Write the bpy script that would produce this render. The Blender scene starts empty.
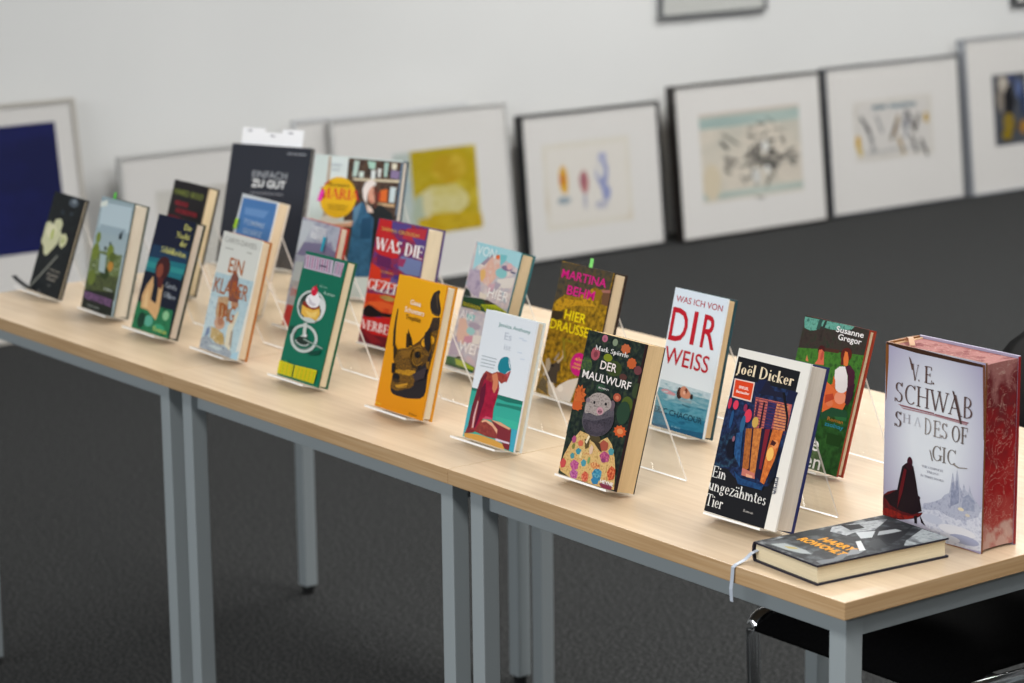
import bpy, bmesh, math, random
from mathutils import Vector, Matrix, Euler
random.seed(7)
scene = bpy.context.scene
COL = scene.collection
TOP = 0.72                       # height of the table tops; x runs along the row, y towards the back, z up

# ------------------------------------------------------------------ camera
cam_d = bpy.data.cameras.new('camera'); cam = bpy.data.objects.new('camera', cam_d); COL.objects.link(cam)
F_PX, YAW, PITCH, ROLL = 2681.85, -0.9215, 0.2138, -0.0123
CAM = Vector((2.1813, -2.1453, 0.9806 + TOP))
_f = Vector((math.sin(YAW)*math.cos(PITCH), math.cos(YAW)*math.cos(PITCH), -math.sin(PITCH)))
_r = Vector((math.cos(YAW), -math.sin(YAW), 0)); _u = _r.cross(_f)
R_ = _r*math.cos(ROLL) + _u*math.sin(ROLL); U_ = -_r*math.sin(ROLL) + _u*math.cos(ROLL)
cam.matrix_world = Matrix(((R_.x, U_.x, -_f.x, CAM.x), (R_.y, U_.y, -_f.y, CAM.y), (R_.z, U_.z, -_f.z, CAM.z), (0, 0, 0, 1)))
cam_d.sensor_width = 36; cam_d.sensor_fit = 'HORIZONTAL'; cam_d.lens = F_PX*36/1024
cam_d.clip_start = 0.05; cam_d.clip_end = 60
cam_d.dof.use_dof = True; cam_d.dof.focus_distance = 3.55; cam_d.dof.aperture_fstop = 5.6
scene.camera = cam
# ------------------------------------------------------------------ light
vs = scene.view_settings
vs.view_transform = 'Standard'; vs.look = 'None'; vs.gamma = 1; vs.use_curve_mapping = False
vs.exposure = 0.0
w = bpy.data.worlds.new('room_light'); scene.world = w; w.use_nodes = True
w.node_tree.nodes['Background'].inputs[0].default_value = (0.95, 0.98, 1.0, 1)
w.node_tree.nodes['Background'].inputs[1].default_value = 0.08
def area(name, loc, target, sx, sy, power, col=(1, 1, 1)):
    d = bpy.data.lights.new(name, 'AREA'); d.shape = 'RECTANGLE'; d.size = sx; d.size_y = sy; d.energy = power; d.color = col
    o = bpy.data.objects.new(name, d); COL.objects.link(o); o.location = loc
    o.rotation_euler = (Vector(target)-Vector(loc)).to_track_quat('-Z', 'Y').to_euler()
    return o
area('window_light', (-0.6, -5.0, 2.5), (-1.2, 0.6, 0.9), 5.5, 1.2, 165, (0.95, 0.98, 1.0))
for lx, ly, pw in ((-3.0, 3.6, 72), (-3.0, 6.0, 80), (-0.4, 1.6, 48), (-2.1, 1.1, 46), (-0.6, 4.4, 74), (1.8, 1.2, 42), (1.0, -1.7, 76), (4.2, 0.6, 46), (4.2, 3.6, 60)):
    area('ceiling_lamp', (lx, ly, 3.0), (lx, ly, 0), 1.5, 0.6, pw, (1.0, 0.985, 0.96))

# ------------------------------------------------------------------ materials
def lin(c): return c/12.92 if c <= 0.04045 else ((c+0.055)/1.055)**2.4
def hexc(h, k=1.0): return tuple(min(1, lin(int(h[i:i+2], 16)/255)*k) for i in (1, 3, 5)) + (1,)
MATS = {}
PRINT_K = 1.0
def base_mat(name, col=(.8, .8, .8, 1), rough=.5, metal=0, spec=.5):
    m = bpy.data.materials.new(name); m.use_nodes = True
    b = m.node_tree.nodes['Principled BSDF']
    b.inputs['Base Color'].default_value = col; b.inputs['Roughness'].default_value = rough
    b.inputs['Metallic'].default_value = metal; b.inputs['Specular IOR Level'].default_value = spec
    return m
def ink(spec):
    """printed colour of a cover: '#hex', 'n|a|b|c|scale' mottled, 'n2|..' mottled in level streaks, 'g|top|bottom', 'rad|centre|rim'"""
    if spec in MATS: return MATS[spec]
    p = spec.split('|')
    m = base_mat('print', rough=.45, spec=.14); nt = m.node_tree; b = nt.nodes['Principled BSDF']; L = nt.links
    if len(p) == 1:
        b.inputs['Base Color'].default_value = hexc(p[0], PRINT_K)
    else:
        uvn = nt.nodes.new('ShaderNodeUVMap'); uvn.uv_map = 'UVMap'; r = nt.nodes.new('ShaderNodeValToRGB'); e = r.color_ramp.elements
        if p[0] in ('n', 'n2'):
            nz = nt.nodes.new('ShaderNodeTexNoise'); nz.inputs['Scale'].default_value = float(p[-1])*.45; nz.inputs['Detail'].default_value = 4; nz.inputs['Roughness'].default_value = .6
            mp = nt.nodes.new('ShaderNodeMapping'); mp.inputs['Scale'].default_value = (.25, 1.6, 1) if p[0] == 'n2' else (1, 1.5, 1)
            mp.inputs['Location'].default_value = (len(MATS)*.37, len(MATS)*.53, 0)
            L.new(uvn.outputs[0], mp.inputs[0]); L.new(mp.outputs[0], nz.inputs['Vector']); L.new(nz.outputs[0], r.inputs[0])
            cols = p[1:-1]; lo, hi = .36, .64
            e[0].position = lo; e[1].position = hi; e[0].color = hexc(cols[0], PRINT_K); e[1].color = hexc(cols[-1], PRINT_K)
            if len(cols) == 3: x = e.new(.5); x.color = hexc(cols[1], PRINT_K)
        elif p[0] == 'g':
            s = nt.nodes.new('ShaderNodeSeparateXYZ'); L.new(uvn.outputs[0], s.inputs[0]); L.new(s.outputs[1], r.inputs[0])
            e[0].color = hexc(p[2], PRINT_K); e[1].color = hexc(p[1], PRINT_K)
        else:
            d = nt.nodes.new('ShaderNodeVectorMath'); d.operation = 'DISTANCE'; d.inputs[1].default_value = (.5, .55, 0)
            L.new(uvn.outputs[0], d.inputs[0]); L.new(d.outputs['Value'], r.inputs[0])
            e[0].position = .22; e[1].position = .66; e[0].color = hexc(p[1], PRINT_K); e[1].color = hexc(p[2], PRINT_K)
        L.new(r.outputs[0], b.inputs['Base Color'])
    MATS[spec] = m; return m
def flat(h, rough=.5, spec=.4, metal=0):
    k = ('flat', h, rough, spec, metal)
    if k not in MATS: MATS[k] = base_mat('plain_colour', hexc(h), rough, metal, spec)
    return MATS[k]
def noise_mat(name, cols, scale, stretch=(1, 1, 1), rough=.5, spec=.4, detail=6, bump=0, lohi=(.3, .7), bscale=None):
    m = base_mat(name, rough=rough, spec=spec); nt = m.node_tree; b = nt.nodes['Principled BSDF']; L = nt.links
    t = nt.nodes.new('ShaderNodeTexCoord'); mp = nt.nodes.new('ShaderNodeMapping'); mp.inputs['Scale'].default_value = stretch
    nz = nt.nodes.new('ShaderNodeTexNoise'); nz.inputs['Scale'].default_value = scale; nz.inputs['Detail'].default_value = detail
    r = nt.nodes.new('ShaderNodeValToRGB'); e = r.color_ramp.elements; e[0].position, e[1].position = lohi
    e[0].color = hexc(cols[0]); e[1].color = hexc(cols[-1])
    for i, c in enumerate(cols[1:-1]): x = e.new(lohi[0]+(lohi[1]-lohi[0])*(i+1)/(len(cols)-1)); x.color = hexc(c)
    L.new(t.outputs['Object'], mp.inputs[0]); L.new(mp.outputs[0], nz.inputs['Vector']); L.new(nz.outputs[0], r.inputs[0]); L.new(r.outputs[0], b.inputs['Base Color'])
    if bump:
        bn = nt.nodes.new('ShaderNodeBump'); bn.inputs['Strength'].default_value = bump; bn.inputs['Distance'].default_value = .004
        L.new(nz.outputs[0], bn.inputs['Height']); L.new(bn.outputs[0], b.inputs['Normal'])
    return m
def clear_mat(name, tint=(1, 1, 1, 1), gloss=.06, rough=.03):
    m = bpy.data.materials.new(name); m.use_nodes = True; nt = m.node_tree; nt.nodes.clear(); L = nt.links
    o = nt.nodes.new('ShaderNodeOutputMaterial'); mx = nt.nodes.new('ShaderNodeMixShader'); t = nt.nodes.new('ShaderNodeBsdfTransparent'); g = nt.nodes.new('ShaderNodeBsdfGlossy')
    t.inputs[0].default_value = tint; g.inputs['Roughness'].default_value = rough; mx.inputs[0].default_value = gloss
    L.new(t.outputs[0], mx.inputs[1]); L.new(g.outputs[0], mx.inputs[2]); L.new(mx.outputs[0], o.inputs[0]); return m

M_WALL = noise_mat('white_plaster', ['#d4d5d4', '#dadbda'], 1.2, rough=.9, spec=.1)
M_CARPET = noise_mat('dark_carpet', ['#0c0d0d', '#242525', '#474848'], 150, rough=1, spec=.08, detail=4, bump=.5, lohi=(.33, .68))
M_CARPET.node_tree.nodes['Principled BSDF'].inputs['Sheen Weight'].default_value = .035
M_WOOD = noise_mat('maple_veneer', ['#c6ae90', '#ccb598', '#d2bc9f'], 5, (1.1, 26, 26), rough=.34, spec=.45, lohi=(.32, .7))
M_EDGE = noise_mat('maple_edge_band', ['#ac8a62', '#b7966e', '#bfa07a'], 5, (1.4, 1.4, 60), rough=.45, spec=.35)  # darker than the top: shade on the upright edge put into the colour
M_STEEL = flat('#959da0', .42, .5)
M_GLIDE = flat('#151617', .6)
M_CHROME = base_mat('chrome', (.82, .83, .85, 1), .12, 1)
M_BLACK = noise_mat('black_upholstery', ['#070708', '#0d0d0e'], 220, rough=.9, spec=.06)
M_SHELL = flat('#0d0e0f', .45, .4)
M_ACRYL = clear_mat('clear_acrylic', (.975, .985, .985, 1), .05)
M_GLASS = clear_mat('picture_glass', (.985, .985, .985, 1), .04, .02)
def acryl_edge(name, col, see):  # edges of the clear sheet; the light they gather is put into their colour
    m = bpy.data.materials.new(name); m.use_nodes = True; nt = m.node_tree; L = nt.links; b = nt.nodes['Principled BSDF']
    b.inputs['Base Color'].default_value = col; b.inputs['Roughness'].default_value = .3
    o = nt.nodes['Material Output']; mx = nt.nodes.new('ShaderNodeMixShader'); t = nt.nodes.new('ShaderNodeBsdfTransparent')
    mx.inputs[0].default_value = see; L.new(b.outputs[0], mx.inputs[1]); L.new(t.outputs[0], mx.inputs[2]); L.new(mx.outputs[0], o.inputs[0]); return m
M_ALIP = acryl_edge('acrylic_lip', (.97, .96, .94, 1), .05)  # near white, painted brighter than the side edges to show gathered light
M_AEDGE = acryl_edge('acrylic_edge', (.86, .83, .78, 1), .38)

# ------------------------------------------------------------------ mesh helpers
def link(name, bm, mats, parent=None, smooth=False, loc=None):
    me = bpy.data.meshes.new(name); bmesh.ops.recalc_face_normals(bm, faces=bm.faces) if not bm.faces.layers.int.get('keep') else None
    bm.to_mesh(me); bm.free()
    for m in (mats if isinstance(mats, (list, tuple)) else [mats]): me.materials.append(m)
    if smooth:
        for p in me.polygons: p.use_smooth = True
    o = bpy.data.objects.new(name, me); COL.objects.link(o)
    if parent: o.parent = parent
    if loc: o.location = loc
    return o
def tag(o, label=None, cat=None, group=None, kind=None):
    if label: o['label'] = label
    if cat: o['category'] = cat
    if group: o['group'] = group
    if kind: o['kind'] = kind
    return o
def thing(name, label, cat, loc=(0, 0, 0), rot=(0, 0, 0), group=None):
    o = bpy.data.objects.new(name, None); COL.objects.link(o); o.empty_display_size = .05
    o.location = loc; o.rotation_euler = rot; return tag(o, label, cat, group)
def box(bm, x0, x1, y0, y1, z0, z1, mi=0, bev=0):
    v = [bm.verts.new((x, y, z)) for x in (x0, x1) for y in (y0, y1) for z in (z0, z1)]
    fs = [bm.faces.new([v[i] for i in q]) for q in ((0, 1, 3, 2), (4, 6, 7, 5), (0, 4, 5, 1), (2, 3, 7, 6), (0, 2, 6, 4), (1, 5, 7, 3))]
    for f in fs: f.material_index = mi
    if bev:
        es = list({e for f in fs for e in f.edges}); r = bmesh.ops.bevel(bm, geom=es, offset=bev, segments=2, affect='EDGES', profile=.6)
        for f in r['faces']: f.material_index = mi
    return fs
def tube(bm, pts, r, seg=12, mi=0, closed=False):
    pts = [Vector(p) for p in pts]; rings = []; n = len(pts)
    for i, p in enumerate(pts):
        t = (pts[min(i+1, n-1)]-pts[max(i-1, 0)]).normalized()
        a = t.cross(Vector((0, 0, 1))) if abs(t.z) < .95 else t.cross(Vector((0, 1, 0)))
        a.normalize(); b = t.cross(a).normalized()
        rings.append([bm.verts.new(p+a*r*math.cos(2*math.pi*k/seg)+b*r*math.sin(2*math.pi*k/seg)) for k in range(seg)])
    for i in range(n-1):
        for k in range(seg):
            f = bm.faces.new((rings[i][k], rings[i][(k+1) % seg], rings[i+1][(k+1) % seg], rings[i+1][k])); f.smooth = True; f.material_index = mi
    bm.faces.new(rings[0]).material_index = mi; bm.faces.new(rings[-1]).material_index = mi
def rounded(pts, r, seg=6):
    """polyline with its inner corners rounded"""
    pts = [Vector(p) for p in pts]; o = [pts[0]]
    for i in range(1, len(pts)-1):
        a, b, c = pts[i-1], pts[i], pts[i+1]; d1 = (a-b).normalized(); d2 = (c-b).normalized()
        k = min(r, (a-b).length*.49, (c-b).length*.49); p, q = b+d1*k, b+d2*k
        for j in range(seg+1):
            t = j/seg; o.append(p*(1-t)**2+b*2*t*(1-t)+q*t*t)
    o.append(pts[-1]); return o

# ------------------------------------------------------------------ lettering
def sans_tris(text, off):
    """triangles of the built-in sans lettering with cap height 1"""
    key = ('txt', text, round(off, 3))
    if key in MATS: return MATS[key]
    c = bpy.data.curves.new('lettering', 'FONT'); c.body = text; c.offset = off; c.resolution_u = 3
    o = bpy.data.objects.new('lettering', c); COL.objects.link(o)
    dg = bpy.context.evaluated_depsgraph_get(); me = bpy.data.meshes.new_from_object(o.evaluated_get(dg))
    vs_ = [(v.co.x, v.co.y) for v in me.vertices]; me.calc_loop_triangles()
    tr = [[vs_[i] for i in t.vertices] for t in me.loop_triangles]
    bpy.data.objects.remove(o); bpy.data.curves.remove(c); bpy.data.meshes.remove(me)
    MATS[key] = tr; return tr
_h = [p for t in sans_tris('H', 0) for p in t]; CAP = max(p[1] for p in _h)-min(p[1] for p in _h)
S_ = {  # serif letters as strokes: l thick, h hairline, a arc (cx, cy, rx, ry, from, to), s serif (x, y, half width), d dot
'V': (.74, 'h .72 1 .40 0;l .08 1 .38 0;s .09 1 .13;s .70 1 .11'), 'E': (.62, 'l .15 0 .15 1;h .1 1 .55 1;h .15 .52 .45 .52;h .1 0 .58 0;h .55 1 .55 .8;h .58 0 .58 .22;h .45 .62 .45 .42;s .12 0 .1;s .12 1 .1'),
'S': (.56, 'a .28 .745 .2 .235 25 270;a .28 .255 .22 .25 90 -155;h .46 1 .46 .8;h .06 0 .06 .2'), 'C': (.72, 'a .42 .5 .34 .49 48 312;h .65 1 .65 .76'), 'G': (.76, 'a .42 .5 .34 .49 48 312;h .65 1 .65 .76;l .66 .08 .66 .42;s .66 .42 .12'),
'H': (.82, 'l .15 0 .15 1;l .65 0 .65 1;h .15 .52 .65 .52;s .15 0 .12;s .15 1 .12;s .65 0 .12;s .65 1 .12'), 'W': (1.08, 'l .08 1 .32 0;h .54 1 .32 0;l .52 1 .76 0;h 1.0 1 .76 0;s .08 1 .12;s .52 1 .1;s .99 1 .1'),
'A': (.76, 'h .06 0 .36 1;l .36 1 .66 0;h .17 .34 .55 .34;s .07 0 .1;s .66 0 .13'), 'B': (.66, 'l .15 0 .15 1;a .3 .76 .22 .24 90 -90;a .3 .26 .28 .26 90 -90;h .1 1 .3 1;h .15 .52 .3 .52;h .1 0 .3 0'),
'D': (.78, 'l .15 0 .15 1;a .28 .5 .42 .5 90 -90;h .08 1 .3 1;h .08 0 .3 0'), 'O': (.8, 'a .4 .5 .34 .5 0 360'), 'F': (.58, 'l .15 0 .15 1;h .1 1 .55 1;h .15 .52 .43 .52;h .55 1 .55 .78;h .43 .62 .43 .42;s .15 0 .13;s .12 1 .1'),
'I': (.3, 'l .15 0 .15 1;s .15 0 .13;s .15 1 .13'), 'T': (.66, 'l .32 0 .32 1;h .02 1 .62 1;h .03 1 .03 .78;h .61 1 .61 .78;s .32 0 .14'), 'J': (.4, 'l .24 1 .24 0;a .1 -.02 .14 .18 0 -120;s .24 1 .13'),
'M': (.98, 'h .14 0 .14 1;l .14 1 .48 0;h .48 0 .8 1;l .82 1 .82 0;s .14 0 .11;s .82 0 .13;s .1 1 .08;s .86 1 .1'), 'N': (.84, 'h .14 0 .14 1;l .14 1 .68 0;h .68 0 .68 1;s .14 0 .11;s .68 1 .11;s .1 1 .08'),
'R': (.72, 'l .15 0 .15 1;a .3 .75 .24 .25 90 -90;h .1 1 .3 1;h .15 .5 .32 .5;l .34 .5 .62 0;s .15 0 .12;s .64 0 .09'), 'Z': (.64, 'h .08 1 .56 1;l .54 1 .08 0;h .06 0 .58 0;h .08 1 .08 .8;h .58 0 .58 .22'), 'P': (.64, 'l .15 0 .15 1;a .3 .74 .26 .26 90 -90;h .1 1 .3 1;h .15 .48 .3 .48;s .15 0 .13'),
'L': (.58, 'l .15 0 .15 1;h .1 0 .54 0;h .54 0 .54 .24;s .15 1 .13'), 'Y': (.7, 'l .06 1 .34 .45;h .64 1 .34 .45;l .34 .45 .34 0;s .07 1 .11;s .62 1 .1;s .34 0 .12'), 'K': (.76, 'l .15 0 .15 1;h .62 1 .15 .42;l .3 .56 .64 0;s .15 0 .12;s .15 1 .12;s .62 1 .1;s .65 0 .1'),
'o': (.52, 'a .26 .31 .21 .31 0 360'), 'ö': (.52, 'a .26 .31 .21 .31 0 360;d .15 .82;d .36 .82'), 'e': (.48, 'a .25 .31 .2 .31 0 318;h .06 .33 .44 .33'), 'ë': (.48, 'a .25 .31 .2 .31 0 318;h .06 .33 .44 .33;d .14 .82;d .35 .82'),
'l': (.26, 'l .13 0 .13 1.02;s .13 0 .11;h .03 1 .13 1.02'), 'i': (.27, 'l .14 0 .14 .62;s .14 0 .11;h .04 .6 .14 .62;d .13 .86'), 'c': (.45, 'a .25 .31 .2 .31 50 312;d .38 .5'), 'k': (.54, 'l .13 0 .13 1.02;h .44 .62 .13 .24;l .24 .34 .46 0;s .13 0 .11;s .43 .62 .08;s .47 0 .07'),
'r': (.4, 'l .13 0 .13 .62;a .29 .42 .15 .2 150 60;s .13 0 .12;d .34 .53'), 'n': (.56, 'l .12 0 .12 .62;a .28 .36 .15 .25 170 0;l .43 0 .43 .38;s .12 0 .1;s .43 0 .1;h .02 .6 .12 .62'), 'u': (.56, 'l .12 .62 .12 .24;a .27 .26 .15 .25 180 350;l .42 .62 .42 0;h .04 .62 .12 .62;h .34 .62 .42 .62;h .42 0 .5 .02'),
'g': (.5, 'a .24 .4 .17 .22 0 360;a .24 -.08 .2 .15 0 360;h .38 .54 .48 .6;h .14 .2 .12 .06'), 'z': (.46, 'h .06 .61 .4 .61;l .4 .61 .06 0;h .04 0 .42 0;h .42 0 .42 .14'), 'a': (.48, 'l .35 0 .35 .4;a .2 .42 .15 .19 10 150;a .2 .17 .15 .17 60 300;h .35 0 .45 .03'), 'ä': (.48, 'l .35 0 .35 .4;a .2 .42 .15 .19 10 150;a .2 .17 .15 .17 60 300;h .35 0 .45 .03;d .12 .82;d .33 .82'),
'h': (.56, 'l .12 0 .12 1.02;a .28 .36 .15 .25 170 0;l .43 0 .43 .38;s .12 0 .1;s .43 0 .1;h .02 1 .12 1.02'), 'm': (.86, 'l .12 0 .12 .62;a .27 .36 .15 .25 170 0;l .42 0 .42 .38;a .57 .36 .15 .25 170 0;l .72 0 .72 .38;s .12 0 .1;s .42 0 .09;s .72 0 .1;h .02 .6 .12 .62'), 't': (.34, 'l .14 .14 .14 .82;a .25 .14 .11 .14 180 330;h .02 .61 .3 .61'),
's': (.4, 'a .2 .46 .13 .15 30 270;a .2 .16 .15 .16 90 -155'), 'd': (.54, 'a .23 .31 .18 .3 0 360;l .41 0 .41 1.02;h .41 0 .5 .02;h .32 1 .41 1.02'), 'p': (.54, 'l .12 -.3 .12 .62;a .3 .31 .18 .3 0 360;s .12 -.3 .1;h .02 .6 .12 .62'), 'v': (.5, 'l .05 .62 .25 0;h .44 .62 .25 0;s .06 .62 .09;s .43 .62 .07'),
'.': (.24, 'd .1 .06'), ' ': (.3, ''), }
def serif_polys(text, bold):
    th = .125+.09*bold; tn = max(.035, .05+.012*bold); out = []; x = 0
    def stroke(a, b, w): 
        d = Vector(b)-Vector(a); n = Vector((-d.y, d.x)).normalized()*w/2
        if abs(d.y) > .3: n = Vector((w/2 if n.x > 0 else -w/2, 0))      # cut level at cap line and base line
        out.append([(p[0]+x, p[1]) for p in (Vector(a)-n, Vector(b)-n, Vector(b)+n, Vector(a)+n)])
    for ch in text:
        adv, g = S_.get(ch, S_['o'])
        for s in filter(None, g.split(';')):
            q = s.split(); v = [float(t) for t in q[1:]]
            if q[0] == 'l': stroke(v[:2], v[2:], th)
            elif q[0] == 'h': stroke(v[:2], v[2:], tn)
            elif q[0] == 's': stroke((v[0]-v[2], v[1]+(tn/2 if v[1] < .1 else -tn/2)), (v[0]+v[2], v[1]+(tn/2 if v[1] < .1 else -tn/2)), tn)
            elif q[0] == 'd': out.append([(v[0]+x+.065*math.cos(t*math.pi/4), v[1]+.065*math.sin(t*math.pi/4)) for t in range(8)])
            else:
                n = max(6, int(abs(v[5]-v[4])/18)); pr = None
                for i in range(n+1):
                    a = math.radians(v[4]+(v[5]-v[4])*i/n); k = tn+(th-tn)*abs(math.cos(a))**1.3; c, s2 = math.cos(a), math.sin(a)
                    o_, i_ = (v[0]+x+v[2]*c, v[1]+v[3]*s2), (v[0]+x+(v[2]-k)*c, v[1]+(v[3]-k*.8)*s2)
                    if pr: out.append([pr[0], o_, i_, pr[1]])
                    pr = (o_, i_)
        x += adv
    return out

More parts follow.
